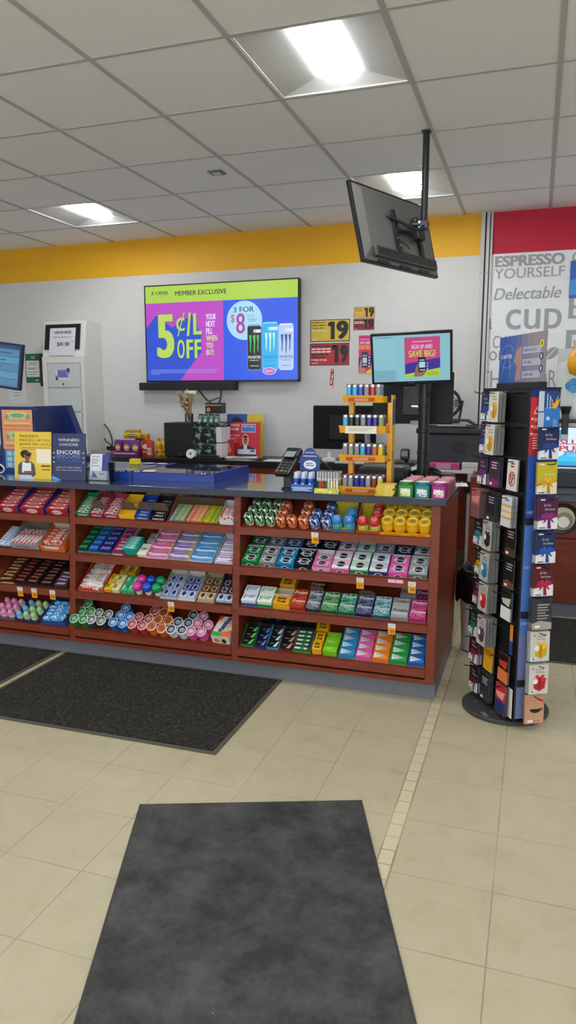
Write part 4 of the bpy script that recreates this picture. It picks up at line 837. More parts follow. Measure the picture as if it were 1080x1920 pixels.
# ------------------------------------------------------------------ notices on the back wall
def notice(name, lab, cat, x0, x1, z0, z1, draw, y=WY, th=.002, base='f0f0ee'):
    b = MB(); cx_ = (x0 + x1) / 2; cz_ = z0; hw = (x1 - x0) / 2; h = z1 - z0
    b.box(-hw, hw, -th, 0, 0, h, C(base, .4)); b.push(T(0, -th, 0) @ WALLF); draw(b, hw, h); b.pop()
    o = b.build(name, loc=(cx_, y - .0003, cz_)); return tag(o, lab, cat)
BK = C('1c1a18', .45)
def age(c1, words, nx, white, big=True):
    def d(b, w, h):
        b.rect(-w, w, 0, h, .0004, BK if big else C('6a5a30', .5)); k = .006 if big else .003; b.rect(-w + k, w - k, k, h - k, .0008, C(c1, .4))
        b.poly([(nx * w + w * .12, h * .1), (nx * w + w * .32, h * .1), (nx * w + w * .32, h * .9), (nx * w + w * .08, h * .9), (nx * w - w * .02, h * .84), (nx * w - w * .02, h * .7), (nx * w + w * .12, h * .7)], .0013, BK); b.text('9', nx * w + .20 * 2 * w, w * .93, h * .1, h * .93, .0013, BK, .1, 4)
        for i, (t_, wd) in enumerate(words):
            if not t_:
                for q in range(4): b.rect(-w * .92 + w * wd * q / 4, -w * .92 + w * wd * (q + .86) / 4, h * (.835 - .125 * i), h * (.895 - .125 * i), .0013, C('f4e9e4', .4) if i in white else BK)
                continue
            b.text(t_, -w * .92, -w * .92 + w * wd, h * (.83 - .125 * i), h * (.91 - .125 * i), .0013, C('f4e9e4', .4) if i in white else BK, .07, 1)
        b.lines(-w * .92, -w * .6, [h * .08], h * .025, .0012, C('f4e9e4', .4) if white else BK)
    return d
YW_ = [('It is illegal to sell or', .72), ('supply a cigarette', .72), ('to anyone under', .62), ('19 years of age', .8)]
RW_ = [('', 1.3), ('', 1.02), ('', 1.02), ('', .9), ('', .72), ('19 YEARS OF AGE.', .8)]
notice('age_sign', 'large yellow age limit sign reading 19, right of the television', 'sign', -1.772, -1.442, 1.845, 2.018, age('d8b83a', YW_, -.08, (3,)))
notice('age_sign', 'large red age limit sign reading 19, below the large yellow one', 'sign', -1.775, -1.445, 1.657, 1.832, age('b81f30', RW_, .14, (1, 2, 5)))
notice('age_sign', 'small yellow age limit sign reading 19, higher up on the wall', 'sign', -1.411, -1.243, 2.020, 2.106, age('dba83c', YW_, .02, (3,), False))
notice('age_sign', 'small dark red age limit sign reading 19, under the small yellow one', 'sign', -1.414, -1.245, 1.928, 2.015, age('92202e', RW_, -.02, (1, 2), False))
def d(b, w, h):
    b.rect(-w + .003, w - .003, .003, h - .003, .0005, C('d02f78', .4)); b.poly([(-w + .003, .06), (w - .003, .06), (w - .003, h * .48), (0, h * .46), (-w + .003, h * .40)], .0008, C('2c1f80', .4))
    b.rect(-w + .012, w - .02, h * .875, h * .89, .001, C('f4c8dc', .4)); b.text('SIGN UP AND', -w * .8, w * .72, h * .765, h * .835, .001, C('f4dcec', .4), .06, 1); b.text('SAVE BIG!', -w * .92, w * .85, h * .63, h * .745, .001, C('f2a020', .4), .1, 2)
    b.rect(-w * .45, w * .45, h * .16, h * .57, .0012, C('181838', .3)); b.rect(-w * .3, w * .3, h * .28, h * .42, .0015, C('d4d8ea', .4)); b.rect(-w * .3, w * .3, h * .46, h * .48, .0015, C('e8e8f2', .4)); b.rect(-w * .3, w * .3, h * .22, h * .245, .0015, C('e8e8f2', .4))
    b.poly([(-w * .9, .003), (-w * .1, .003), (w * .2, h * .1), (-w * .35, h * .2), (-w * .45, h * .42), (-w * .7, h * .3)], .0010, C('c8876a', .5)); b.poly([(0, .0), (w, .0), (w, h * .13), (w * .45, h * .09)], .0016, C('e6d820', .4))
    for q in range(4): b.ell(w * .66, h * (.2 + .075 * q), .007, .007, .0013, C('e8c8e8', .4), 8)
notice('rewards_poster', 'narrow pink and purple poster with a hand holding a phone, beside the customer screen', 'poster', -1.372, -1.262, 1.585, 1.890, d)
def d(b, w, h):
    P = [(w * cos(R(a)), (h - w if a < 180 else w) + w * sin(R(a))) for a in range(0, 361, 20)]
    b.poly([(x, y) for x, y in P], .0005, C('b02434', .4)); b.ell(0, h - w, w * .6, w * .5, .001, C('d8b4b0', .4), 10); b.ell(0, w, w * .75, w * .75, .001, C('f0ece8', .4), 12)
    b.push(T(0, h * .5, 0) @ RZ(84)); b.poly([(-h * .28, -w * .2), (-h * .05, -w * .5), (-h * .1, w * .1), (h * .1, -w * .4), (h * .28, w * .2), (h * .05, w * .4), (h * .02, 0), (-h * .2, w * .45)], .001, C('f0e4e0', .4)); b.pop()
def pill(b, w, h): d(b, w, h)
b = MB(); w_, h_ = .017, .166; b.push(WALLF)
P = [(w_ * cos(R(a)), (h_ - w_ if a < 180 else w_) + w_ * sin(R(a))) for a in range(0, 360, 20)]; b.prism(P, 0, .002, C('e8e4e2', .4)); b.push(T(0, .003, .002)); pill(b, w_ * .86, h_ - .006); b.pop(); b.pop()
tag(b.build('rounded_sticker', loc=(-1.592, WY - .0003, 1.467), rot=(0, R(3), 0)), 'small red and white rounded sticker below the red age sign', 'sticker')

# far left: papers, green notice, vapour cabinet
def d(b, w, h):
    b.lines(-w * .7, w * .5, [h * .92, h * .8, h * .58, h * .45], .004, .0005, C('8a8a90', .5)); b.ell(w * .3, h * .7, .012, .014, .0006, C('b03a48', .5), 10); b.ell(w * .35, h * .33, .013, .013, .0006, C('3a4050', .5), 10)
notice('paper_notice', 'long white paper with small emblems on the wall behind the left monitor', 'paper', -4.76, -4.572, 1.47, 1.80, d, base='dddcdc')
def d(b, w, h): b.lines(-w * .5, w * .45, [h * .8, h * .62, h * .45], .005, .0005, C('8a8a90', .5))
notice('paper_notice', 'white paper sheet pinned below the long one', 'paper', -4.765, -4.565, 1.345, 1.50, d, y=WY - .0024, base='dcdce0')
def d(b, w, h):
    b.rect(-w * .9, w * .95, h * .2, h * .76, .0006, C('e6e9ea', .4)); b.text('PASS', -w * .15, w * .4, h * .82, h * .92, .0008, C('c8dcd0', .4), .05, 1); b.lines(-w * .7, w * .7, [h * .68, h * .62, h * .5, h * .46, h * .36, h * .28], .005, .0009, C('4a5058', .5)); b.rect(w * .3, w * .8, h * .06, h * .1, .0008, C('c8dcd0', .4))
notice('green_notice', 'green certificate with a white panel on the wall left of the vapour cabinet', 'notice', -4.562, -4.405, 1.535, 1.802, d, base='17694a')
b = MB(); b.box(-.035, .02, -.05, 0, 0, .30, DARK, bev=.01); tag(b.build('wall_case', loc=(-4.34, WY - .001, 1.50)), 'narrow dark case on the wall between green notice and white cabinet', 'case')
t = thing('vapour_cabinet', 'tall white locking drawer cabinet with sloped top against the back wall', 'cabinet', (-3.735, 5.55, 0)); ORG = (-3.735, 5.55, 0)
WC = C('dddcd8', .45); WD = C('c9ced1', .4)
cx0, cx1, cf = -4.165, -3.735, 5.56
b = MB()
V = [(x, y, z) for x in (cx0, cx1) for y, z in ((cf, 0), (WY - .002, 0), (WY - .002, 2.05), (cf + .05, 2.06), (cf, 1.752))]
b.add(V, [(0, 1, 2, 3, 4), (9, 8, 7, 6, 5), (0, 4, 9, 5), (4, 3, 8, 9), (3, 2, 7, 8), (1, 0, 5, 6)], WC)
b.box(cx0 + .0, cx1, cf - .012, cf, 1.70, 1.752, WC); b.box(cx0, cx0 + .05, cf - .012, cf, .05, 1.70, WC); b.box(cx1 - .035, cx1, cf - .012, cf, .05, 1.70, WC)
at(b, 'body', t, ORG)
for i in range(5):
    zt = 1.685 - .21 * i - (.0); b = MB(); b.box(cx0 + .056, cx1 - .042, cf - .018, cf - .001, zt - .196, zt, WD, bev=.002)
    dr = at(b, 'drawer', t, ORG)
    k = MB(); k.cyl(((cx0 + cx1) / 2 + .0, cf - .0185, zt - .17), ((cx0 + cx1) / 2, cf - .024, zt - .17), .008, C('3a3c40', .3, .6), 12); ko = bpy.data.objects.new('lock', k.mesh('lock')); COL.objects.link(ko); ko.parent = dr
b = MB(); b.push(T(-3.955, cf - .019, 1.60) @ WALLF); b.rect(-.07, .07, -.045, .045, 0, C('e2e4ea', .4)); b.rect(-.052, .06, -.03, .04, .0004, C('8a7fc4', .4)); b.poly([(-.07, .0), (-.07, -.05), (-.04, -.05)], .0006, C('30305c', .4)); b.poly([(.04, .05), (.075, .05), (.075, .0)], .0006, C('30305c', .4)); b.lines(-.035, .04, [.015, 0, -.015], .005, .0008, C('54489a', .4)); b.pop(); at(b, 'drawer_label', t, ORG)
t2 = thing('price_sign', 'white VAPOUR PRICES sheet over a black frame on the sloped cabinet top', 'sign', (-3.955, cf - .002, 1.765), (R(-9.2), 0, 0))
b = MB(); b.box(-.19, .17, -.006, .0, .05, .27, BLACK); b.build('black_frame', t2)
b = MB(); b.box(-.135, .125, -.012, -.007, -.005, .235, C('d9d8e2', .4)); b.push(T(0, -.0125, 0) @ WALLF); b.text('VAPOUR PRICES', -.09, .085, .185, .208, .0003, BK, .06, 2); b.text('PREMIUM DEVICES & PODS', -.095, .09, .148, .160, .0003, BK, .03, 1); b.text('$41.98', -.055, .07, .07, .112, .0003, BK, .05, 3); b.lines(.085, .11, [.115], .004, .0003, BK); b.pop(); b.build('sheet', t2)
b = MB(); b.tube([(-3.727, WY - .02, 1.03), (-3.70, WY - .03, 1.0), (-3.655, WY - .03, .97), (-3.65, WY - .03, .925)], .006, BLACK); b.tube([(-3.727, WY - .02, 1.16), (-3.67, WY - .03, 1.10), (-3.64, WY - .03, 1.0), (-3.66, WY - .04, .925)], .006, BLACK); b.box(-3.70, -3.63, WY - .045, WY - .012, .925, .96, BLACK, bev=.006); tag(b.build('power_cable'), 'black power cable curling beside the white cabinet on the back counter', 'cable')

# ------------------------------------------------------------------ back counter and what stands on it
t = thing('back_counter', 'long low back counter with black top and cherry wood front along the rear wall', 'counter', (-2.2, 5.3, 0)); ORG = (-2.2, 5.3, 0)
b = MB(); b.box(-3.71, -.86, 5.30, WY - .001, .868, .908, C('1b1c22', .3), bev=.002); at(b, 'countertop', t, ORG)
b = MB(); b.box(-3.69, -.88, 5.34, WY - .001, 0.06, .868, WOOD); at(b, 'body', t, ORG)
b = MB(); b.box(-3.69, -.88, 5.38, WY - .001, 0, .06, PL); at(b, 'plinth', t, ORG)
BZ = .9085
t = thing('subwoofer', 'black box subwoofer on the back counter under the soundbar', 'speaker', (-2.775, 5.56, BZ)); b = MB(); b.box(-.14, .14, -.13, .13, .008, .285, C('1b1c20', .5), bev=.006); b.build('cabinet', t)
for sx in (-.11, .11):
    for sy in (-.1, .1): b = MB(); b.cyl((sx, sy, 0), (sx, sy, .009), .013, BLACK, 10); b.build('foot', t)
b = MB(); b.ell(0, 0, .008, .008, 0, C('5a5c62')); o = b.build('badge', t); o.location = (-.0, -.1305, .03); o.rotation_euler = (R(90), 0, 0)
# dried flowers in glass
t = thing('dried_bouquet', 'small dried flower bouquet wrapped in kraft paper in a glass, on the subwoofer', 'bouquet', (-2.755, 5.58, BZ + .2855))
b = MB(); b.lathe([(.03, 0), (.034, .004), (.036, .07), (.034, .072), (.032, .006), (.0, .006)], sheet_glass(), 18); b.build('glass', t)
b = MB(); KR = C('b08a62', .8); b.add([(-.012, .0, .008), (.03, .005, .008), (.02, .01, .13), (.045, .02, .235), (-.02, .025, .24), (-.005, .012, .12), (.014, -.025, .06), (.012, -.03, .16), (.012, -.03, .23)], [(0, 1, 2, 5), (5, 2, 3, 4), (0, 6, 7, 5), (6, 1, 2, 7), (7, 2, 3, 8), (5, 7, 8, 4)], KR); b.box(-.05, .055, .03, .036, .235, .262, C('e8e4dc', .7)); b.build('paper_wrap', t)
b = MB(); rr = random.Random(3)
for q in range(20):
    a = rr.uniform(-.85, .05); L_ = rr.uniform(.14, .27); y_ = rr.uniform(-.05, .03); ex = -.0 + L_ * sin(a) * .55 - .0
    b.tube([(0, -.01, .01), (ex * .35, y_ * .4 - .01, L_ * .5), (ex, y_ - .01, L_ * cos(a * .5))], .0018, C('8a7048', .8), 5, 2)
    for w_ in range(5):
        f = .55 + w_ * .11; px_, py_, pz_ = ex * f, y_ * f - .01, L_ * cos(a * .5) * f
        b.push(T(px_ + rr.uniform(-.01, .01), py_ + rr.uniform(-.01, .01), pz_)); b.lathe([(.0, -.006), (.006, -.003), (.007, .003), (.0, .009)], C(['c8b088', 'a08258', 'e0d0b0', '6a5438'][w_ % 4], .8), 6); b.pop()
b.build('dried_stems', t)
# chips, cookie packs, yellow bottles
def sachet(name, lab, x, y, z, w, h, d_, cs, txt, grp=None, rz=0, ink='f4e8c8', rx=0):
    def fn(b):
        V = []
        for iz, (f, dd) in enumerate(((0, .1), (.12, .8), (.5, 1), (.88, .8), (1, .1))):
            V += [(-w / 2, -d_ / 2 * dd, h * f), (w / 2, -d_ / 2 * dd, h * f), (w / 2, d_ / 2 * dd, h * f), (-w / 2, d_ / 2 * dd, h * f)]
        F = []
        for q in range(4):
            a = q * 4; F += [(a, a + 1, a + 5, a + 4), (a + 1, a + 2, a + 6, a + 5), (a + 2, a + 3, a + 7, a + 6), (a + 3, a, a + 4, a + 7)]
        b.add(V, F + [(3, 2, 1, 0), (16, 17, 18, 19)], C(cs[0], .3)); b.push(T(0, -d_ / 2 - .0006, 0) @ WALLF); b.ell(0, h * .5, w * .33, h * .24, .0004, C(cs[1], .35), 12); b.poly([(-w * .3, h * .44), (w * .26, h * .47), (w * .3, h * .58), (-w * .24, h * .54)], .001, C(ink, .4)); b.pop()
    return put(cached('%s|%s%s%.2f%.2f' % (name, cs, txt, w, h), fn), name, lab, 'snack', (x, y, z), (R(rx), 0, R(rz)), grp)
b = MB(); b.box(-.13, .13, -.06, .06, 0, .004, C('5a1c5c', .4)); b.box(-.13, .13, -.06, -.057, .004, .045, C('6e1f74', .4)); b.box(-.13, -.127, -.057, .06, .004, .06, C('6e1f74', .4)); b.box(.127, .13, -.057, .06, .004, .06, C('6e1f74', .4)); b.push(T(0, -.0605, 0) @ WALLF); b.lines(-.10, .10, [.018], .01, .0003, C('d8b8dc', .4)); b.pop()
tag(b.build('snack_tray', loc=(-3.28, 5.47, BZ)), 'purple display tray of snack bags at the left of the back counter', 'tray')
for q in range(3): sachet('snack_bag', 'purple snack bag standing in the purple tray', -3.36 + .08 * q, 5.465, BZ + .005, .078, .13, .05, ('6a2080', 'e0a040'), 'chips', 'purple snack bags', rz=(-8, 4, 9)[q])
sachet('snack_bag', 'yellow and brown snack bag lying on top of the purple ones', -3.25, 5.50, BZ + .145, .15, .05, .04, ('d8b02c', '4a3018'), 'gold', rz=10)
sachet('snack_bag', 'golden snack bag tilted atop the purple tray at the back', -3.19, 5.56, BZ + .115, .14, .07, .04, ('c89a20', '7a4a18'), 'gold', rz=-14)
sachet('snack_bag', 'dark yellow snack bag topmost of the pile left of the subwoofer', -3.27, 5.54, BZ + .185, .13, .035, .05, ('b8921c', '3a2410'), 'gold', rz=4)
b = MB(); b.box(-.036, .036, -.03, .03, 0, .135, C('c8242c', .4), bev=.004); b.push(T(0, -.0305, 0) @ WALLF); b.ell(0, .08, .03, .022, .0003, C('f0e4e0'), 12); b.lines(-.03, .03, [.03], .012, .0004, C('e8b0a8')); b.pop(); tag(b.build('snack_box', loc=(-3.112, 5.50, BZ)), 'red snack box right of the purple tray', 'box')
b = MB(); b.box(-.026, .026, -.025, .025, 0, .13, C('cf4a44', .4), bev=.004); b.push(T(0, -.0255, 0) @ WALLF); b.rect(-.019, .019, .02, .075, .0003, C('e2cdb0')); b.lines(-.02, .02, [.035, .05], .006, .0005, C('8a4a40')); b.pop(); tag(b.build('snack_box', loc=(-3.048, 5.44, BZ)), 'smaller red box with cream label before the yellow bottles', 'box')
for q in range(3):
    def fn(b): b.lathe([(.022, 0), (.027, .01), (.027, .04), (.021, .06), (.026, .08), (.026, .105), (.013, .128)], C('e6b41c', .35), 14); b.lathe([(.013, .128), (.013, .15), (.005, .153)], C('c8981c', .35), 12); b.push(T(0, -.0275, .03) @ WALLF); b.rect(-.014, .014, 0, .02, 0, C('a8541c')); b.pop()
    put(cached('syrup_bottle|y', fn), 'squeeze_bottle', ['leftmost yellow squeeze bottle left of the subwoofer', 'middle yellow squeeze bottle left of the subwoofer', 'yellow squeeze bottle touching the subwoofer'][q], 'bottle', (-3.002 + .036 * q, 5.50 + .03 * (q == 1), BZ), (0, 0, 0))
# coffee cartons, glass jars
GC = camo(['15181b', '15181b', '2a3c4e', '7a9a84'], 22, .4, (1, 1, 1), dist=.6)
for q in range(2):
    b = MB(); b.box(-.125, .125, -.09, .09, 0, .128, GC, bev=.003); b.box(.08, .1255, -.0905, .0905, .004, .126, C('dcd6da', .5)); b.box(-.125, .082, -.0915, -.090, .116, .120, C('6a8a74', .5))
    tag(b.build('pod_box', loc=(-2.50, 5.47, BZ + .0005 + .13 * q)), ['black box with green leaf print, lower of two beside the subwoofer', 'black box with green leaf print, upper of two beside the subwoofer'][q], 'box')
b = MB(); b.box(-.13, .13, -.08, .08, 0, .004, C('242426', .4)); b.box(-.13, .13, -.083, -.08, 0, .035, GC); b.box(-.13, .13, .08, .083, 0, .035, GC); b.box(-.13, -.127, -.08, .08, 0, .035, GC); b.box(.127, .13, -.08, .08, 0, .035, GC); tag(b.build('jar_tray', loc=(-2.50, 5.47, BZ + .26)), 'dark shallow tray of small glass jars on the leaf-print boxes', 'tray')
for q, (x, y) in enumerate(((-.085, -.02), (-.035, -.03), (.015, -.02), (.065, -.03), (-.02, .035))):
    def fn(b): b.lathe([(.02, 0), (.023, .006), (.023, .07), (.017, .082)], C('6a8a80', .15), 14, sm=True); b.lathe([(.0185, .082), (.0185, .094), (.0, .096)], C('3a4a44', .4), 14); b.push(T(0, -.0235, .02) @ WALLF); b.rect(-.012, .012, 0, .035, 0, C('b8c8b0')); b.pop()
    put(cached('glass_jar|g', fn), 'glass_jar', 'small green-grey glass jar standing in the dark tray beside the bouquet', 'jar', (-2.50 + x, 5.47 + y, BZ + .2645), group='small glass jars')
b = MB(); b.box(-.075, .075, -.04, .04, 0, .085, C('1c1d20', .4), bev=.003); b.box(-.074, .074, -.0405, -.039, .062, .07, C('b9a05a')); b.push(T(-.045, -.0405, .03) @ WALLF); b.ell(0, 0, .018, .018, 0, C('c87a4a')); b.pop(); tag(b.build('gift_box', loc=(-2.485, 5.52, BZ + .362)), 'small black box with gold stripe topping the pile of jars', 'box')
b = MB(); b.tube([(-.06, 0, 0), (-.02, -.01, .012), (.03, 0, .03), (.05, 0, .035)], .008, C('5a6470', .3)); b.ell(-.04, 0, .012, .012, .02, C('4a7ac0')); tag(b.build('pen', loc=(-2.49, 5.52, BZ + .458)), 'grey pen lying on the topmost black box', 'pen')
# tape roll, phone handset, magazines, posters
b = MB(); b.push(RX(78)); b.lathe([(.012, -.02), (.038, -.02), (.038, .02), (.012, .02), (.012, -.02)], C('e6e4e2', .5), 24); b.pop(); tag(b.build('paper_roll', loc=(-2.62, 5.335, BZ + .04)), 'white till paper roll standing on edge in front of the subwoofer', 'paper roll')
b = MB(); b.box(-.13, .13, -.03, .03, 0, .02, C('1a1b1f', .35), bev=.006); b.box(-.10, .08, -.02, .025, .02, .034, C('26272c', .35), bev=.004); tag(b.build('label_printer', loc=(-2.47, 5.345, BZ), rot=(0, 0, R(-3))), 'flat black device in front of the leaf-print boxes', 'device')
def poster(name, lab, loc, w, h, draw, base, rx=-8, rz=0, cat='poster', th=.003):
    b = MB(); b.box(-w / 2, w / 2, -th, 0, 0, h, C(base, .35)); b.push(T(0, -th - .0002, 0) @ WALLF); draw(b, w / 2, h); b.pop()
    return tag(b.build(name, loc=loc, rot=(R(rx), 0, R(rz))), lab, cat)
def d(b, w, h):
    b.rect(-w, w * .18, 0, h, .0004, C('2c4fa0')); b.rect(w * .1, w, 0, h, .0006, C('dcb83a')); b.text('Take a health', w * .25, w * .9, h * .80, h * .84, .001, BK, .03, 1); b.text('with care?', w * .28, w * .85, h * .73, h * .77, .001, BK, .03, 1)
    b.ell(-w * .45, h * .7, w * .42, h * .22, .0008, C('1d1a24'), 16); b.ell(-w * .7, h * .68, w * .16, h * .1, .001, C('8a5a48'), 12); b.ell(-w * .15, h * .66, w * .16, h * .1, .001, C('a06a50'), 12)
poster('blue_poster', 'blue and yellow poster of two heads standing behind the red winners poster', (-2.29, 5.66, BZ), .33, .355, d, '2c4fa0', -5)
def d(b, w, h):
    b.text('WINNERS', -w * .9, -w * .1, h * .88, h * .95, .0005, C('f6e8e4'), .07, 2); b.text('CHOOSE', -w * .9, -w * .15, h * .77, h * .84, .0005, C('f6e8e4'), .07, 2)
    b.rect(0, w * .75, h * .72, h * .95, .0005, C('e8e0f0')); b.rect(w * .03, w * .72, h * .74, h * .93, .0008, C('2f62b4')); b.text('ENCORE', w * .1, w * .66, h * .85, h * .91, .001, C('f0f0f8'), .06, 1); b.text('ENCORE', w * .1, w * .66, h * .77, h * .83, .001, C('6a9ae0'), .06, 1)
    for i, (s_, wd) in enumerate((('SPEND ANY', .75), ('TICKET', .6), ('FOR $1.', .65))): b.text(s_, -w * .85, -w * .85 + w * wd, h * (.6 - .09 * i), h * (.655 - .09 * i), .0005, C('f6d8d4'), .05, 1)
    # printed figure of a smiling man holding a sheet
    b.ell(w * .22, h * .5, w * .17, h * .17, .0006, C('e9d4ce'), 16); b.ell(w * .22, h * .5, w * .12, h * .13, .0008, C('9a6248'), 16); b.ell(w * .22, h * .57, w * .125, h * .07, .001, C('1a1618'), 14, 0, 180); b.rect(w * .12, w * .32, h * .505, h * .52, .001, C('1a1618'))
    b.poly([(-w * .35, 0), (w * .85, 0), (w * .72, h * .26), (w * .32, h * .36), (w * .12, h * .36), (-w * .2, h * .26)], .0007, C('2a2a38')); b.poly([(w * .1, h * .1), (w * .34, h * .1), (w * .3, h * .36), (w * .14, h * .36)], .0009, C('e4e4ec')); b.rect(-w * .2, w * .8, h * .1, h * .24, .0011, C('d8dcec')); b.rect(w * .5, w * .72, h * .17, h * .22, .0013, C('2f4f9a'))
poster('winners_poster', 'red WINNERS CHOOSE poster with a man in glasses on the back counter', (-2.287, 5.58, BZ), .325, .29, d, 'c8283a', -4)
b = MB(); b.box(-.06, .04, -.003, 0, 0, .15, C('b81f30', .4)); b.push(T(0, -.0035, 0) @ WALLF); b.poly([(-.04, .01), (.02, .06), (-.01, .13), (-.03, .1)], .0003, C('d08a70')); b.pop(); tag(b.build('red_leaflet', loc=(-2.36, 5.50, BZ), rot=(R(-6), 0, R(-6))), 'dark red leaflet leaning at the left foot of the winners poster', 'leaflet')
for q, (dx, dy, rz_, cs) in enumerate(((0, 0, 4, ('e2ddd8', '3a3a44')), (.03, .01, -9, ('24262c', 'c8503a')), (-.02, -.005, 12, ('e8e4e0', '8a6a5a')))):
    b = MB(); b.box(-.12, .12, -.07, .07, 0, .007, C(cs[0], .4)); b.poly([(-.1, -.05), (0, -.06), (.09, .02), (-.02, .05)], .0074, C(cs[1], .4)); b.poly([(.02, -.05), (.1, -.05), (.1, .0)], .0076, C('b8b4b0', .4))
    tag(b.build('magazine', loc=(-2.19 + dx, 5.41 + dy, BZ + .0002 + .0075 * q), rot=(0, 0, R(rz_))), ['bottom magazine of the pile before the winners poster', 'dark middle magazine of the pile before the winners poster', 'top magazine of the pile before the winners poster'][q], 'magazine')
b = MB(); b.box(-.13, .13, -.09, .09, 0, .002, C('d8d8dc', .6)); tag(b.build('paper_sheet', loc=(-1.88, 5.42, BZ), rot=(0, 0, R(6))), 'loose white sheet on the back counter right of the magazines', 'paper')
# till monitor seen from the back
t = thing('till_monitor', 'black till monitor seen from behind on the back counter', 'monitor', (-1.36, 5.42, BZ))
b = MB(); b.box(-.26, .23, -.012, .012, .10, .43, C('0a0b0d', .6, spec=.2), bev=.006); o = b.build('rear_shell', t); b2 = MB(); b2.box(-.13, .17, -.03, -.0125, .17, .36, C('0e0f12', .5, spec=.3), bev=.008); b2.build('rear_bulge', t)
b2 = MB(); b2.box(-.03, .03, -.012, .02, .004, .12, C('c8cace', .35), bev=.003); b2.build('neck', t)
b2 = MB(); b2.box(-.12, .10, -.08, .08, 0, .008, C('c2c4c8', .35), bev=.003); b2.build('foot', t)
b2 = MB(); b2.box(-.25, .22, .0122, .0135, .112, .42, C('0a0b0e', .1)); b2.build('screen', t)
t = thing('till_keyboard', 'black and white keyboard lying beneath the till monitor', 'keyboard', (-1.30, 5.34, BZ)); b = MB(); b.box(-.12, .11, -.03, .03, 0, .018, C('d0d0d4', .4), bev=.003); b.build('base', t); b = MB(); b.box(-.11, .10, -.024, .024, .018, .022, C('3a3b40', .5)); b.build('keys', t)
b = MB(); b.box(-.01, .01, -.035, .035, 0, .25, C('8f8f92', .5)); tag(b.build('grey_divider', loc=(-1.165, 5.345, BZ), rot=(0, R(-4), R(-6))), 'grey upright plastic panel left of the orange lighter stand', 'panel')
# pen cup and stapler-like device
b = MB(); b.lathe([(.028, 0), (.032, .09), (.03, .09), (.027, .004), (0, .004)], C('18181c', .4), 16); tag(b.build('pen_cup', loc=(-1.015, 5.36, BZ + .0)), 'black pen cup behind the orange lighter stand', 'cup')
for q, c in enumerate(('c83a3a', '2c3a6a', 'e0dcd8')):
    b = MB(); b.cyl((0, 0, .006), (.012 * (q - 1), .0, .15), .004, C(c, .4), 8); tag(b.build('pen', loc=(-1.015 + .009 * (q - 1), 5.36, BZ + .001)), ['red pen in the black cup', 'dark blue pen in the black cup', 'white pen in the black cup'][q], 'pen')
t = thing('payment_scanner', 'dark grey barcode scanner on a low base behind the lighter stand', 'scanner', (-.90, 5.42, BZ))
b = MB(); b.box(-.10, .07, -.05, .05, 0, .018, C('24262c', .35), bev=.006); b.build('base', t); b = MB(); b.box(-.04, .025, -.03, .03, .03, .115, C('3a3c42', .3), bev=.012); b.box(-.03, .015, -.032, -.028, .06, .1, C('9a9ca2', .2)); b.build('head', t); b = MB(); b.cyl((0, 0, .018), (0, 0, .04), .014, BLACK, 10); b.build('stem', t)
# white electric bits behind the pinpad
b = MB(); b.box(-.05, .05, -.03, .03, 0, .03, C('d8d8da', .4), bev=.006); b.box(-.012, .012, -.012, .012, .03, .075, C('e2e2e4', .4), bev=.003); tag(b.build('white_dock', loc=(-1.47, 5.335, BZ + .009)), 'small white dock in front of the till monitor foot', 'dock')

# ------------------------------------------------------------------ printer table, printer, fan
t = thing('printer_table', 'small grey steel-legged table under the printer', 'table', (-.61, 5.25, 0)); TG = C('d8dadc', .4)
b = MB(); b.box(-.23, .22, -.10, .36, .878, .90, TG, bev=.003); b.build('tabletop', t)
for sx, sy in ((.20, -.08), (-.21, -.08), (.20, .34), (-.21, .34)): b = MB(); b.box(sx - .018, sx + .018, sy - .018, sy + .018, 0, .878, TG); b.build('leg', t)
b = MB(); b.box(-.19, .18, .1, .12, .3, .878, WOOD); b.build('panel', t)
t_ = t; b = MB(); b.box(.16, .217, -.115, -.10, .745, .825, BLACK, bev=.004); b.build('black_bracket', t)
t = thing('laser_printer', 'dark grey laser printer on the small table behind the customer screen', 'printer', (-.575, 5.42, .9005)); PG = C('32353c', .5); PD = C('24262b', .4)
b = MB(); b.box(-.215, .215, -.20, .17, .025, .245, PG, bev=.012); b.box(-.225, .225, -.215, .17, .245, .285, PD, bev=.01)
for q in range(6): b.box(.03, .12, -.2025, -.200, .115 + .014 * q, .122 + .014 * q, C('14151a', .5))
b.box(-.10, .2, -.2035, -.200, .165, .168, C('2a2c32')); b.build('body', t)
b = MB(); b.box(-.20, .17, -.16, .15, .286, .30, PD, bev=.004); V = MB(); V.prism([(-.2, .0), (-.14, .055), (.13, .06), (.19, .0)], -.0, .012, PD); b.push(T(0, -.02, .30) @ WALLF); b.prism([(-.20, 0), (-.15, .045), (.12, .045), (.19, 0), (.165, 0), (.11, .03), (-.13, .03), (-.17, 0)], -.05, .08, PD); b.pop(); b.build('scanner_lid', t)
b = MB(); b.box(-.09, .11, -.13, .1, .3005, .306, C('d8d8d8', .6)); b.build('output_sheet', t)
for sx in (-.18, .18): b = MB(); b.box(sx - .02, sx + .02, -.15, .12, 0, .025, BLACK); b.build('foot', t)
b = MB(); b.box(-.11, .10, -.025, .025, 0, .05, C('c8488a', .35), bev=.01); b.box(-.06, .04, -.0275, -.024, .006, .044, C('d89ab8', .3)); tag(b.build('pink_bag', loc=(-.585, 5.185, .9005)), 'translucent pink package lying in front of the printer', 'package')
b = MB(); b.box(-.035, .03, -.02, .02, 0, .055, C('6a7690', .4), bev=.002); b.box(-.03, .025, -.0208, -.0195, .01, .045, C('b8c4d4', .4)); tag(b.build('small_carton', loc=(-.745, 5.185, .9005)), 'small blue-grey carton left of the pink package', 'carton')
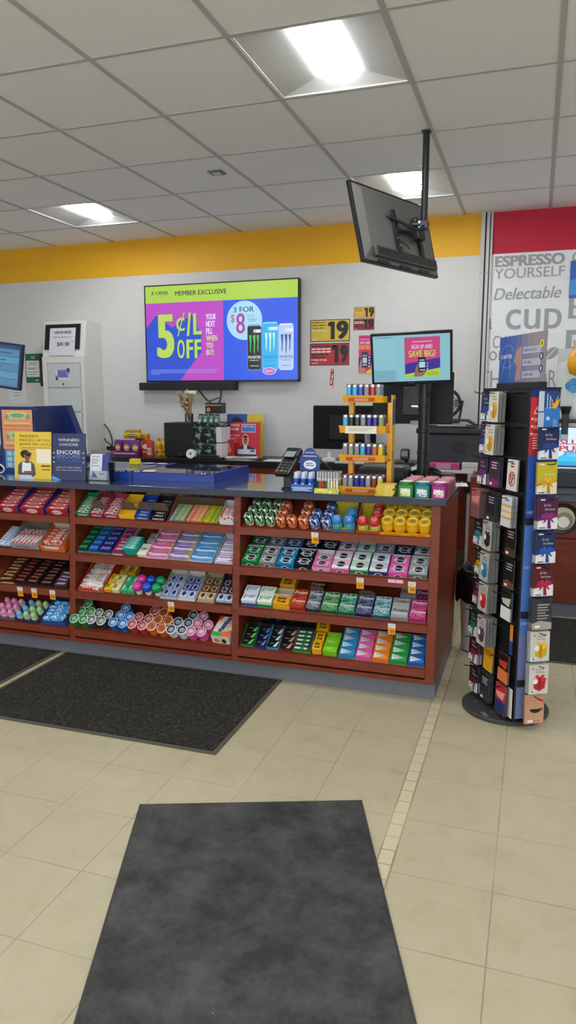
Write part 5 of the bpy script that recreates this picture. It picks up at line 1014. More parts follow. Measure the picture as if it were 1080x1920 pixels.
b = MB(); b.box(-.05, .055, -.03, .03, 0, .052, C('d8d6cc', .6), bev=.002); b.box(-.052, .057, -.032, .032, .024, .027, C('a8a49a', .6)); tag(b.build('paper_stack', loc=(-.42, 5.185, .9005)), 'small stack of white papers right of the pink package', 'papers')
t = thing('desk_fan', 'small black desk fan half hidden behind the screens', 'fan', (-.615, 5.70, 1.2065)); FK = C('16171b', .4)
b = MB(); b.lathe([(.07, 0), (.07, .012), (.02, .02)], FK, 20); b.build('base', t)
b = MB(); b.cyl((.06, 0, .01), (.085, 0, .17), .009, FK, 8); b.build('bracket', t)
g = MB(); g.push(T(-.035, 0, .15) @ RX(90))
for rr_ in (.04, .07, .10): g.tube([(rr_ * cos(R(a)), rr_ * sin(R(a)), .0) for a in range(0, 361, 15)], .0035 if rr_ < .1 else .012, FK, 6, 1)
for a in range(0, 360, 10): g.tube([(.02 * cos(R(a)), .02 * sin(R(a)), .012), (.06 * cos(R(a)), .06 * sin(R(a)), .012), (.098 * cos(R(a)), .098 * sin(R(a)), 0)], .0018, C('d8d8d6', .4), 4, 1)
g.pop(); g.build('grille', t)
g = MB(); g.push(T(-.035, .02, .15) @ RX(90))
for k in range(5): g.push(RZ(72 * k)); g.add([(.015, -.01, 0), (.08, -.03, .01), (.085, .03, -.01), (.015, .012, 0)], [(0, 1, 2, 3)], C('5a5c60', .3)); g.pop()
g.lathe([(.02, -.015), (.02, .015), (0, .018)], FK, 12); g.pop(); g.build('blades', t)

# ------------------------------------------------------------------ things on the front counter
TZ = .9505
def d(b, w, h):
    b.text('REDEEM', -w * .72, w * .28, h * .885, h * .935, .0004, C('22201c'), .02, 3); b.text('PRIZES UP TO', -w * .72, w * .92, h * .80, h * .845, .0004, C('22201c'), .02, 3); b.text('$999.90', -w * .72, w * .28, h * .71, h * .76, .0004, C('22201c'), .02, 3); b.text('HERE', w * .38, w * 1.0, h * .71, h * .76, .0004, C('d8682c'), .02, 3)
    b.lines(-w * .68, w * .9, [h * .66, h * .625], .0025, .0004, C('7a6420'), [1, .5])
    b.rect(w * .2, w * .98, h * .34, h * .64, .0004, C('f2ead0')); b.rect(w * .45, w * .95, h * .27, h * .30, .0004, C('4a4428')); b.rect(w * .5, w * .95, h * .2, h * .22, .0004, C('4a4428'))
    # printed figure: curly-haired person in grey jacket and white shirt, laughing
    b.poly([(-w * .82, h * .1), (-w * .8, h * .3), (-w * .6, h * .38), (-w * .1, h * .38), (w * .1, h * .3), (w * .16, h * .1), (w * .0, h * .05)], .0005, C('4a4a50')); b.poly([(-w * .6, h * .14), (-w * .58, h * .37), (-w * .3, h * .34), (-w * .1, h * .36), (-w * .08, h * .14)], .0007, C('e8ecf2'))
    b.rect(-w * .4, -w * .22, h * .34, h * .44, .0008, C('7a4a34')); b.ell(-w * .3, h * .49, w * .19, h * .085, .0009, C('8a5840'), 14); b.ell(-w * .42, h * .53, w * .26, h * .09, .0008, C('1c1618'), 9)
    for q in range(7): b.ell(-w * (.62 - .08 * q), h * (.545 + .035 * sin(q)), w * .07, h * .035, .00095, C('1c1618'), 7)
    b.poly([(-w * .55, h * .12), (w * .02, h * .14), (w * .0, h * .18), (-w * .5, h * .17)], .0009, C('8a5840')); b.poly([(-w * .8, h * .0), (w * .1, h * .0), (-w * .1, h * .09), (-w * .6, h * .09)], .0010, C('c8d4ea')); b.ell(-w * .82, h * .04, w * .14, h * .03, .0011, C('d8a0a0'), 8)
poster('redeem_poster', 'yellow REDEEM PRIZES poster with a laughing person, left on the counter', (-2.628, 3.37, TZ), .225, .262, d, 'e6c63c', -5, 6)
def d(b, w, h):
    b.text('WINNERS', -w * .62, w * .62, h * .83, h * .89, .0004, C('e8ecf4'), .03, 3); b.text('CHOOSE', -w * .55, w * .55, h * .735, h * .79, .0004, C('e8ecf4'), .03, 3)
    for i, c in enumerate(('f2f2f8', '6a96d8', '345cae')): b.text('ENCORE', -w * .68, w * .68, h * (.56 - .085 * i), h * (.64 - .085 * i), .0005, C(c), .035, 3)
    b.ell(w * .05, h * .6, w * .05, h * .02, .001, C('d83a3a'), 10); b.text('LEVEL UP YOUR TICKET', -w * .74, w * .72, h * .255, h * .285, .0004, C('d8e0f0'), .04, 1); b.text('FOR ONLY AN EXTRA $1', -w * .74, w * .76, h * .195, h * .225, .0004, C('d8e0f0'), .04, 1)
    b.poly([(-w, 0), (-w * .4, 0), (-w * .98, h * .09)], .0004, C('6aa8e8'))
    for s_ in (-1, 1):
        for q in range(3): b.poly([(s_ * w * .78, h * (.38 + .1 * q)), (s_ * w * .92, h * (.4 + .1 * q)), (s_ * w * .9, h * (.37 + .1 * q))], .0005, C('d8e8f8'))
poster('winners_poster', 'navy WINNERS CHOOSE poster standing on the front counter, right of the yellow one', (-2.417, 3.40, TZ), .205, .255, d, '1d2c5c', -5, 6)
t = thing('leaflet_holder', 'clear acrylic leaflet holder right of the navy poster', 'holder', (-2.245, 3.45, TZ)); AC = sheet_glass()
b = MB(); b.box(-.075, .075, -.035, -.032, 0, .055, AC); b.add([(-.075, -.035, .055), (-.02, -.035, .055), (-.075, -.035, .085), (.075, -.035, .055), (.075, -.035, .1)], [(0, 1, 2), (1, 3, 4)], AC); b.box(-.075, .075, .03, .033, 0, .16, AC); b.box(-.075, -.072, -.035, .033, 0, .07, AC); b.box(.072, .075, -.035, .033, 0, .10, AC); b.box(-.075, .075, -.035, .033, 0, .003, AC); b.build('shell', t)
for q in range(4):
    b = MB(); b.box(-.058, .050, -.0012, 0, 0, .14, C('e4e6ee', .4)); b.push(T(0, -.0014, 0) @ WALLF); b.rect(.018, .05, .05, .14, .0002, C('3a3f9a', .4)); b.poly([(-.045, .012), (-.005, .012), (-.035, .05)], .0002, C('2c56b0', .4)); b.lines(-.05, .005, [.125, .11, .1, .09, .075], .004, .0002, C('8a90a0')); b.rect(.0, .035, .031, .035, .0002, BK); b.pop()
    tag(b.build('leaflet', loc=(-2.245, 3.425 + .012 * q, TZ + .004), rot=(R(-9), 0, R(1.5 * q))), 'blue and white leaflet standing in the clear holder', 'leaflet', 'leaflets in the clear holder')
# scratch ticket cases
def ticket_case(lab, xa, xb, ya, yb, seed, sticker):
    t = thing('ticket_case', lab, 'display case', ((xa + xb) / 2, ya, TZ)); w = (xb - xa) / 2; D = yb - ya; BM = C('1f3f9a', .3); r_ = random.Random(seed)
    b = MB(); H0, H1 = .048, .050
    for x_ in (-w, w - .012):
        V = [(x, y, z) for x in (x_, x_ + .012) for y, z in ((0, 0), (D, 0), (D, H1), (0, H0))]; b.add(V, [(0, 1, 2, 3), (7, 6, 5, 4), (0, 3, 7, 4), (3, 2, 6, 7), (2, 1, 5, 6), (1, 0, 4, 5)], BM)
    b.box(-w + .012, w - .012, 0, .010, 0, H0 - .006, BM); b.box(-w + .012, w - .012, D - .01, D, 0, H1 - .006, BM); b.box(-w + .012, w - .012, .01, D - .01, 0, .004, C('b4b8c6', .5)); b.build('frame', t)
    b = MB(); b.add([(-w + .012, .0, H0 - .002), (w - .012, .0, H0 - .002), (w - .012, D, H1 - .002), (-w + .012, D, H1 - .002)], [(0, 1, 2, 3)], sheet_glass()); b.build('lid', t)
    b = MB()
    for x_ in ((-w + .03, w - .06) if sticker != 2 else (w - .06,)): b.box(x_ - .022, x_ + .022, -.002, .02, H0 - .008, H0 + .004, BM, bev=.002); b.box(x_ - .014, x_ - .004, -.004, 0, H0 - .004, H0 + .002, C('c8d0e0')); b.box(x_ + .004, x_ + .014, -.004, 0, H0 - .004, H0 + .002, C('c8d0e0'))
    b.build('latch', t)
    if sticker == 1: b = MB(); b.add([(-w + .05, .008, H0 - .0012), (-w + .12, .008, H0 - .0012), (-w + .12, .06, H0 + .0028), (-w + .05, .06, H0 + .0028)], [(0, 1, 2, 3)], C('eeeadf', .5)); b.add([(-w + .064, .02, H0 + .0002), (-w + .106, .02, H0 + .0002), (-w + .106, .048, H0 + .0024), (-w + .064, .048, H0 + .0024)], [(0, 1, 2, 3)], C('d8b84a', .5)); b.build('sticker', t)
    cols = ['d86a8a', 'e8d8b0', '3a6ab0', 'c8c8d0', 'd8504a', '8ac0b8', 'e0b050', '404a5a', 'b8a0c8', 'e8b8a0']
    n = max(3, int(2 * w / .085))
    for q in range(n):
        for p in range(3):
            c1, c2 = r_.sample(cols, 2); xx = -w + .02 + (2 * w - .04) * (q + .5) / n
            b = MB(); ww = (2 * w - .04) / n / 2 - .0015; b.box(-ww, ww, -.055, .055, 0, .0015, C(c1, .4)); b.rect(-ww * .8, ww * .8, -.04, -.005, .0018, C(c2, .4)); b.rect(-ww * .7, ww * .6, .01, .04, .0018, C('e8e4e0', .4)); b.rect(-ww * .5, ww * .2, .018, .03, .002, C(c1, .4))
            tag(b.build('lottery_ticket', loc=((xa + xb) / 2 + xx, ya + .075 + .125 * p, TZ + .006 + .02 * p * .3), rot=(R(3), 0, 0)), 'scratch ticket under the lid of the %s' % ('right ticket case' if sticker == 1 else 'left ticket case'), 'ticket', 'scratch tickets in the %s' % ('right case' if sticker == 1 else 'left case'))
    return t
ticket_case('blue-framed scratch ticket case on the counter, right one with a pale sticker at its corner', -2.095, -1.605, 3.53, 4.03, 4, 1)
ticket_case('blue-framed scratch ticket case partly hidden by the leaflet holder, left one', -2.62, -2.100, 3.53, 4.03, 9, 2)
b = MB(); b.box(-.028, .028, -.02, .02, 0, .03, C('e8dc20', .5)); tag(b.build('yellow_tag', loc=(-2.30, 3.91, TZ + .0495)), 'bright yellow tag behind the leaflet holder', 'tag')
for q in range(2): b = MB(); b.box(-.03, .03, 0, .08, 0, .002, C('3a3c44', .5)); b.box(-.026, .026, .01, .06, .002, .003, C('e4e4e2', .5)); b.rect(-.014, .014, .022, .05, .0033, C('b4b8bc', .5)); tag(b.build('label_card', loc=(-2.225 + .085 * q, 3.92, TZ + .0495)), ['left small white card on the back edge of the ticket case', 'right small white card on the back edge of the ticket case'][q], 'card')
# pin pad
t = thing('card_terminal', 'black card payment terminal on a short black pole', 'card terminal', (-1.15, 3.42, TZ))
b = MB(); b.lathe([(.035, 0), (.035, .006), (.02, .01)], C('1b1c20', .4), 16); b.build('base', t)
b = MB(); b.box(-.021, .021, -.014, .014, .006, .10, C('17181c', .35)); b.build('pole', t)
b = MB(); b.push(T(0, .0, .125) @ RZ(-12) @ RX(38)); b.box(-.042, .042, -.085, .085, -.014, .014, C('1c1d22', .35), bev=.008); b.box(-.043, .043, .03, .095, -.008, .026, C('202126', .35), bev=.008)
b.box(-.028, .028, .022, .062, .026, .0275, C('8f9a9c', .2))
for i in range(3):
    for j in range(4): b.box(-.03 + .022 * i, -.014 + .022 * i, -.075 + .02 * j, -.063 + .02 * j, .014, .018, C('4a4c52' if j else ('8a3a3a', '8a7a3a', '3a7a4a')[i], .4))
b.pop(); b.build('keypad', t)
b = MB(); b.tube([(-1.09, 3.50, 1.10), (-1.02, 3.52, 1.09), (-.95, 3.52, 1.03), (-.90, 3.50, .96)], .004, BLACK); tag(b.build('thin_cable'), 'thin black cable from the card terminal passing behind the blue display', 'cable')
# blue energy shot display
t = thing('shot_display', 'small blue cardboard display of little blue bottles beside the card terminal', 'display', (-1.045, 3.34, TZ)); SB = C('2a62b8', .4)
b = MB(); b.box(-.055, .055, -.03, -.028, 0, .038, SB); b.box(-.055, -.053, -.028, .06, 0, .05, SB); b.box(.053, .055, -.028, .06, 0, .05, SB); b.box(-.055, .055, -.03, .06, 0, .002, SB); b.push(T(0, -.0305, 0) @ WALLF); b.lines(-.045, .045, [.008, .014], .003, .0003, C('cfe0f4')); b.rect(-.05, .05, .02, .024, .0003, C('d8e4f4')); b.pop(); b.build('tray', t)
b = MB(); b.push(T(.012, .06, 0) @ WALLF); P = [(-.05, 0), (.05, 0), (.05, .16), (.04, .175)] + [(.03 * cos(R(a)), .178 + .03 * sin(R(a))) for a in range(0, 181, 20)] + [(-.04, .175), (-.05, .16)]; b.prism(P, -.001, .001, C('1f3d86', .4)); b.ell(0, .125, .032, .022, .0015, C('e6ecf4'), 16); b.lines(-.02, .02, [.12, .13], .004, .0018, C('2a3a6a')); b.rect(-.022, .022, .182, .186, .0015, C('c8d4ec')); b.rect(-.035, .035, .165, .169, .0015, C('c8d4ec')); b.pop(); b.build('backing_card', t)
for q in range(3):
    for p in range(2):
        def fn(b): b.lathe([(.0135, 0), (.0145, .004), (.0145, .062), (.010, .070), (.0105, .092), (.0, .0925)], C('2350a8', .25), 14, mats=[None, None, C('8fb0e0', .3), C('dfe8f6', .35), C('e8eef8', .35)]); b.push(T(0, -.0148, .03) @ WALLF); b.ell(0, .0, .009, .012, 0, C('c8dcf4')); b.pop()
        put(cached('shot_bottle|b', fn), 'shot_bottle', 'small dark blue bottle with white cap in the blue display', 'bottle', (-1.081 + .036 * q, 3.333 + .035 * p, TZ + .0025), group='little blue bottles')
# yellow tray of pocket torches / mini lighters
t = thing('lighter_tray', 'low yellow tray packed with slim chrome-topped lighters', 'tray', (-.925, 3.36, TZ)); b = MB(); LM = camo(['e4dc4a', 'f4f0a0', 'b8c43a'], 30, .4)
b.box(-.06, .06, -.045, .065, 0, .002, LM); b.box(-.06, .06, -.047, -.045, 0, .022, LM); b.box(-.06, -.058, -.045, .065, 0, .022, LM); b.box(.058, .06, -.045, .065, 0, .022, LM); b.box(-.06, .06, .063, .065, 0, .03, LM); b.build('box', t)
def slim(c): return cached('slim_lighter|' + c, lambda b: (b.lathe([(.0052, 0), (.0056, .003), (.0056, .055)], C(c, .25), 10), b.lathe([(.0056, .055), (.0054, .062), (.0044, .063), (.0042, .098), (.0, .0985)], CHROME, 10)))
sl = ['c02f3a', '2a2c30', '2f7a3f', 'e8e6c8', 'f2f0ea', 'd8d040', 'e8e8e8', 'b82c34']
for q in range(8):
    for p in range(4):
        c = sl[(q + p * 3) % 8] if p else ['2a2c30', 'c02f3a', 'a83038', '2f6a3f', 'e4dfa0', 'f2f0ea', 'e8e29a', 'f2f2ee'][q]
        nm = {'c02f3a': 'red', 'b82c34': 'red', 'a83038': 'red', '2a2c30': 'black', '2f7a3f': 'green', '2f6a3f': 'green', 'e8e6c8': 'cream', 'f2f0ea': 'white', 'd8d040': 'yellow', 'e8e8e8': 'white', 'e4dfa0': 'yellow', 'e8e29a': 'yellow', 'f2f2ee': 'white'}[c]
        put(slim(c), 'slim_lighter', '%s slim lighter with chrome nozzle in the low yellow tray' % nm, 'lighter', (-.973 + .0138 * q, 3.328 + .026 * p, TZ + .0025), group='%s slim lighters' % nm)
# orange lighter tower -------------------------------------------------
t = thing('lighter_stand', 'orange four-tier lighter stand on the counter', 'display stand', (-.765, 3.42, TZ)); OR_ = C('ffae22', .4, gain=1.1)
tiers = [(0.0, 0), (.150, 1), (.285, 2), (.425, 3)]
for z_, k in tiers:
    dx = -.008 * k * 0; wl = .105 if k < 3 else .092
    b = MB(); b.box(-wl, wl, -.065, .05, z_, z_ + .006, OR_)
    V = [(-wl, -.065, z_ + .0), (wl, -.065, z_ + .0), (wl + .006, -.080, z_ + .034), (-wl - .006, -.080, z_ + .034)]
    b.add(V, [(0, 1, 2, 3)], OR_); b.box(-wl - .002, -wl + .002, -.07, .05, z_, z_ + .03, OR_); b.box(wl - .002, wl + .002, -.07, .05, z_, z_ + .03, OR_)
    if k != 2:
        b.add([(-wl * .72, -.0688 - .0006, z_ + .0055), (wl * .62, -.0688 - .0006, z_ + .0055), (wl * .62, -.0765, z_ + .0225), (-wl * .72, -.0765, z_ + .0225)], [(0, 1, 2, 3)], C('d8563c', .4))
        b.add([(-wl * .4, -.0698 - .0004, z_ + .0075), (wl * .3, -.0698 - .0004, z_ + .0075), (wl * .3, -.0768, z_ + .0205), (-wl * .4, -.0768, z_ + .0205)], [(0, 1, 2, 3)], C('f2a890', .4))
    else:
        b.add([(-wl * .75, -.0815, z_ - .002), (wl * .68, -.0815, z_ - .002), (wl * .68, -.0825, z_ + .032), (-wl * .75, -.0825, z_ + .032)], [(0, 1, 2, 3)], C('ece6d8', .5)); b.push(T(-.0, -.083, z_) @ WALLF); b.lines(-.06, .05, [.021, .012], .002, .0005, C('8a867c')); b.pop()
    b.build('tier', t)
b = MB()
for x_, ww in ((.112, .010), (-.072, .014)):
    for z_, k in tiers[:-1]:
        zt = tiers[k + 1][0]; b.push(WALLF); b.pop()
        b.box(x_ - ww, x_ + ww * .6, .0201, .0551, z_ + .0065, zt - .0005, OR_)
b.box(.1195, .1255, .01, .085, 0, .46, OR_); b.box(.1257, .1262, .015, .08, .32, .44, C('4a5a8a', .5)); b.box(.1257, .1262, .02, .07, .04, .2, C('c8a040', .5)); b.build('side_support', t)
def lighter(c, p=''):
    def fn(b):
        b.push(Matrix.Diagonal((1, .62, 1, 1))); b.lathe([(.0115, 0), (.0122, .002), (.0122, .064), (.0118, .066)], C(c, .22), 14); b.lathe([(.0116, .066), (.0114, .072), (.011, .0765), (.004, .077)], CHROME, 12); b.pop(); b.box(-.010, .002, -.006, .006, .0765, .079, C('b0302c' if c in ('9a9aa0', '8a8a90', 'c03038') else '1c1c20', .4))
    return cached('lighter|' + c, fn)
NMC = {'3fa8e0': 'light blue', '2c5fc0': 'blue', '8a8a90': 'grey', '9a9aa0': 'silver', 'c03038': 'red', '17181c': 'black', '20309a': 'dark blue', '8a9a58': 'olive', 'b8683a': 'copper', 'd8c03a': 'yellow', '0f3a2a': 'dark green', '8a2c34': 'maroon'}
rowsL = {3: ['3fa8e0', '3fa8e0', '2c5fc0', '8a8a90', 'c03038', '8a8a90'], 2: ['3fa8e0', '17181c', '0f3a2a', '8a8a90', '20309a', '20309a', '8a9a58'], 1: ['8a8a90', '9a9aa0', '8a8a90', '3fa8e0', '20309a', 'b8683a', 'd8c03a'], 0: ['9a9aa0', '9a9aa0', '20309a', '20309a', '9a9aa0', '8a2c34', 'd8c03a']}
for z_, k in tiers:
    n_ = len(rowsL[k]); x_l, x_r = (-.085, .085) if k < 3 else (-.07, .07)
    for i, c in enumerate(rowsL[k]):
        for p in range(4):
            if k in (2,) and i == 0 and p: continue
            cc = c if p == 0 else random.Random(k * 100 + i * 7 + p).choice(list(NMC))
            xx = x_l + (x_r - x_l) * i / (n_ - 1)
            put(lighter(cc), 'lighter', '%s lighter on the %s tier of the orange stand, %s' % (NMC[cc], ['bottom', 'second', 'third', 'top'][k], 'in front' if p == 0 else 'behind the front row'), 'lighter', (-.765 + xx, 3.42 - .05 + .0225 * p, TZ + z_ + .0065), group='%s lighters, %s tier' % (NMC[cc], ['bottom', 'second', 'third', 'top'][k]))
# yellow boxes, gum tubs
for q in range(6):
    w_ = .085 - .004 * (q % 2)
    b = MB(); b.box(-w_ / 2, w_ / 2, -.04, .04, 0, .0085, camo(['e2c83a', 'c8a428', 'f0e48a'], 60, .5, (.5, 1, 3)))
    tag(b.build('rolling_paper_pack', loc=(-.643 + .003 * ((q * 7) % 3 - 1), 3.345, TZ + .0088 * q), rot=(0, 0, R((q * 5) % 7 - 3))), 'flat yellow packet in the stack right of the lighter stand', 'packet', 'flat yellow packets stack')
def tubm(key, c, c2, lid):
    def fn(b):
        P = []; hw, r_ = .0345, .012
        for cx_, cy_, a0 in ((hw - r_, hw - r_, 0), (-hw + r_, hw - r_, 90), (-hw + r_, -hw + r_, 180), (hw - r_, -hw + r_, 270)): P += [(cx_ + r_ * cos(R(a0 + 22.5 * q)), cy_ + r_ * sin(R(a0 + 22.5 * q))) for q in range(5)]
        b.prism(P, 0, .055, C(c, .3)); b.push(T(0, -.0347, 0) @ WALLF); b.rect(-.0225, .0225, .004, .04, .0003, camo([c2, 'f4f0e8', c2], 50, .4)); b.lines(-.019, .019, [.026], .009, .0008, C('ffffff')); b.rect(-.018, .018, .018, .022, .0008, C('f4f4f0')); b.pop()
        wt = C('e8ece8') if key[-1] != 'b' else C('d89aa0'); b.lathe([(.0325, .055), (.034, .057), (.034, .066), (.031, .070), (.029, .069), (.0285, .065), (.0, .065)], C(lid, .35), 24, mats=[None, None, None, wt, wt, wt])
    return cached('gum_tub|' + key, fn)
for q, (cn, c, c2, lid) in enumerate((('green', '2f8a3a', 'a8cc30', '2c7a3a'), ('teal', '12808c', '1fa0a8', '167a84'), ('purple', '9a2478', 'c83a96', 'a03a86'))):
    put(tubm(cn, c, c2, lid), 'gum_tub', '%s gum tub at the front right corner of the countertop' % cn, 'gum tub', (-.548 + .075 * q, 3.335, TZ))
    for p in range(3): put(tubm(cn + 'b', ['8a9a5a', 'a87a80', 'b05a70'][q], 'c8a0a0', 'c88a90'), 'gum_tub', 'pinkish gum tub in the rows behind the %s one' % cn, 'gum tub', (-.545 + .075 * q + .004 * p, 3.413 + .075 * p, TZ), group='pinkish tubs behind the %s tub' % cn)
b = MB(); b.box(-.055, .055, -.075, .075, 0, .0015, C('e4dfd4', .6)); b.box(-.05, .05, -.07, .06, .0018, .003, C('ece8e0', .6)); b.lines(-.04, .035, [-.04, -.02, 0, .02, .04], .004, .0035, C('9a968c')); tag(b.build('leaflet_sheet', loc=(-.345 - .03, 3.86, TZ + .0), rot=(0, 0, R(8))), 'cream printed sheet lying over the right edge of the countertop', 'paper')
# customer screen, clerk screen and their pole
t = thing('customer_display', 'pole-mounted pair of back-to-back screens, front one showing a SAVE BIG ad', 'monitor', (-.545, 3.80, TZ)); PB = C('17181c', .35)
b = MB(); b.lathe([(.05, 0), (.05, .008), (.034, .012)], PB, 20); b.build('base_flange', t)
b = MB(); b.cyl((0, 0, .008), (0, 0, .66), .0285, PB, 20)
for z_ in (.16, .27, .40): b.lathe([(.0285, z_), (.032, z_ + .002), (.032, z_ + .012), (.0285, z_ + .014)], PB, 18)
b.build('pole', t)
def scr(name, hw, hh, draw, M0, back=False):
    b = MB(); b.box(-hw, hw, 0, .028, -hh, hh, C('111215', .5, spec=.3), bev=.003); o = b.build(name, t); o.matrix_local = M0
    return o
Mf = Matrix.Translation((-.592 + .545, 3.645 - 3.80, 1.588 - TZ)) @ RZ(5.4) @ RX(13.9) @ RY(-1.8)
o = scr('front_screen', .197, .126, None, Mf)
b = MB(); b.push(T(0, -.0008, 0) @ WALLF); CY = e('83b9c8'); b.rect(-.185, .185, -.112, .114, 0, CY); b.rect(-.181, -.075, -.108, -.055, .0003, e('78aab9')); b.rect(-.181, -.075, -.053, .10, .0003, e('86bccb')); b.lines(-.178, -.09, [.103], .004, .0006, e('5c8c9c'))
b.rect(-.032, .138, -.092, .102, .0004, e('c03a78')); b.poly([(-.032, -.077), (.138, -.05), (.138, .0), (-.032, -.026)], .0007, e('34258c')); b.poly([(-.032, -.092), (.138, -.092), (.138, -.05), (-.032, -.077)], .0007, e('a8c83a'))
b.lines(.004, .1, [.078], .004, .001, e('e0b0c8')); b.text('SIGN UP AND', .0, .102, .045, .066, .001, e('e0b8dc'), .06, 2); b.text('SAVE BIG!', -.012, .115, .006, .038, .001, e('c8d040'), .035, 3)
b.rect(.033, .07, -.068, .006, .0012, e('1a1c30')); b.rect(.037, .066, -.046, -.018, .0015, e('a8cfe4')); b.rect(.04, .063, -.012, -.008, .0015, e('c8dce8')); b.rect(.04, .066, -.06, -.056, .0015, e('c8dce8')); b.poly([(.01, -.09), (.05, -.09), (.07, -.072), (.034, -.066), (.032, -.02), (.02, -.05)], .0011, e('8a6458')); b.rect(.075, .13, -.086, -.068, .001, e('94b42e'))
for q in range(3): b.ell(.077, -.026 - .014 * q, .0045, .0045, .0013, e('a8a0d8'), 8)
b.text('acer', -.018, .012, -.1215, -.1165, .0006, C('8a8c90'), .02, 1); b.pop(); s_ = b.build('screen_image', o)
Mb = Matrix.Translation((-.627 + .545, 3.93 - 3.80, 1.395 - TZ)) @ RZ(3)
o2 = scr('rear_screen', .212, .135, None, Mb); b = MB(); b.box(-.05, .09, -.014, -.0005, -.09, .06, C('1d1e23', .35), bev=.004); b.build('rear_bulge', o2)
b = MB(); b.box(-.03, .03, -.095, -.02, .60, .64, C('2a2b30', .35)); b.box(-.06, .02, -.085, -.07, .55, .60, C('8a8c90', .3, .5)); b.build('front_arm', t)
b = MB(); b.box(-.05, -.02, .01, .12, .50, .53, C('2a2b30', .35)); b.cyl((-.075, .07, .40), (-.03, .07, .40), .010, CHROME, 8); b.box(-.07, -.02, .0, .12, .31, .33, C('8a8c90', .3, .5)); b.build('rear_arm', t)
b = MB(); b.tube([(-.12, -.07, .585), (-.07, -.07, .53), (-.03, -.05, .52)], .004, BLACK); b.tube([(.03, -.06, .58), (.04, -.05, .50), (.02, -.03, .45)], .004, BLACK); b.build('cable', t)
# black cables and handset on the counter right
b = MB()
for q in range(5): b.tube([(-.10 - .01 * q, .0, .01 + .008 * q), (-.03, .03 * (q % 2) - .01, .05 + .006 * q), (.05, -.02 + .01 * q, .03), (.10, .0, .015 + .01 * (q % 3)), (.06, .03, .01)], .006, C('1c1c20', .35))
b.box(-.03, .10, -.02, .05, .0, .045, C('26272b', .35), bev=.012); tag(b.build('cable_bundle', loc=(-.50, 4.00, TZ), rot=(0, 0, 0)), 'tangle of black cables and a black adapter behind the gum tubs', 'cables')
b = MB(); b.box(-.14, .12, -.08, .08, 0, .09, C('202126', .4), bev=.02); b.box(-.10, .10, -.082, -.07, .03, .06, C('34363c', .35)); tag(b.build('receipt_printer', loc=(-.745, 3.88, TZ)), 'black receipt printer behind the orange lighter stand', 'printer')
# clerk-side work desk, dark, seen below the rear screens
t = thing('clerk_desk', 'dark desk unit in the shade behind the front counter', 'desk', (-.85, 4.6, 0)); b = MB(); b.box(-.6, .25, -.15, .2, .80, .83, C('1d1e22', .4)); b.build('desktop', t)
for sx in (-.57, .22): b = MB(); b.box(sx - .015, sx + .015, -.14, .19, 0, .80, C('26272b', .5)); b.build('side_panel', t)
# left end: lottery terminal, ticket sign, hanging left monitor
t = thing('lottery_terminal', 'big dark blue lottery terminal housing at the left end of the counter', 'terminal', (-2.98, 3.92, TZ)); NB = C('16245c', .3)
b = MB(); b.push(T(0, .10, 0) @ WALLF); b.prism([(-.38, .02), (-.29, .385), (.17, .400), (.262, .17), (.27, .02)], 0, .06, NB); b.pop(); b.box(-.30, .22, -.14, .10, 0, .09, NB, bev=.02); b.build('housing', t)
b = MB(); b.push(T(.12, .035, .10) @ RX(90)); b.ell(0, .04, .10, .05, .0, C('24408a', .3), 20); b.pop()
b.push(T(.12, .038, .11)); b.lathe([(.085, -.02), (.09, .02), (.07, .05), (.0, .06)], C('22387e', .3), 20); b.pop(); b.build('scanner_dome', t)
b = MB()
for x_, z_ in ((-.05, .385), (.13, .385), (.16, .27)): b.cyl((x_, .039, z_ - .012), (x_, .034, z_ - .012), .004, CHROME, 8)
b.build('screw', t)
t = thing('ticket_sign', 'clear stand with orange and green scratch tickets at the far left of the counter', 'display', (-2.965, 3.69, TZ)); AC2 = sheet_glass()
b = MB(); b.box(-.135, .125, 0, .004, .10, .395, AC2); b.box(-.135, .125, -.05, .06, 0, .012, C('1c3a8a', .3)); b.box(-.135, .125, .004, .010, 0, .395, C('1c3a8a', .3)); b.build('stand', t)
for q in range(2):
    z_ = .375 - .12 * q; b = MB(); b.box(-.115, .105, -.003, -.001, z_ - .118, z_, C('e89a6a', .4)); b.push(T(0, -.0035, z_) @ WALLF); b.poly([(-.09, -.02), (-.03, -.01), (.05, -.012), (.09, -.03), (.07, -.055), (-.07, -.055)], .0003, C('c8c88a')); b.ell(.0, -.034, .05, .013, .0006, C('7aa08a'), 14); b.ell(-.078, -.042, .016, .016, .0006, C('8a9a8a'), 10); b.ell(.074, -.042, .016, .016, .0006, C('8a9a8a'), 10); b.rect(-.10, .09, -.085, -.075, .0004, C('d8c89a')); b.rect(-.10, .09, -.10, -.093, .0004, C('c87a5a')); b.pop()
    tag(b.build('scratch_ticket', loc=(-2.965, 3.69, TZ)), ['upper orange scratch ticket on the clear stand', 'lower orange scratch ticket on the clear stand'][q], 'ticket')
b = MB(); b.box(-.105, .095, -.0035, -.001, .02, .135, C('5a9ac0', .4)); b.push(T(0, -.004, 0) @ WALLF)
for i in range(4):
    for j in range(3): b.rect(-.09 + .046 * i, -.055 + .046 * i, .03 + .034 * j, .055 + .034 * j, .0004, C('a8cfe0', .4))
b.pop(); tag(b.build('scratch_ticket', loc=(-2.965, 3.69, TZ)), 'light blue grid scratch ticket at the foot of the clear stand', 'ticket')
b = MB(); b.tube([(-.09, -.0, .05), (.0, -.01, .06), (.05, -.02, .045), (.055, -.02, .02), (.02, -.02, .006), (-.1, -.02, .006)], .0045, C('d8d8dc', .4)); tag(b.build('white_cable', loc=(-3.02, 3.56, TZ)), 'loop of white cable at the left end of the counter', 'cable')
t = thing('menu_monitor', 'black-framed monitor with a blue table on screen, cut by the left edge', 'monitor', (-3.47, 3.95, TZ))
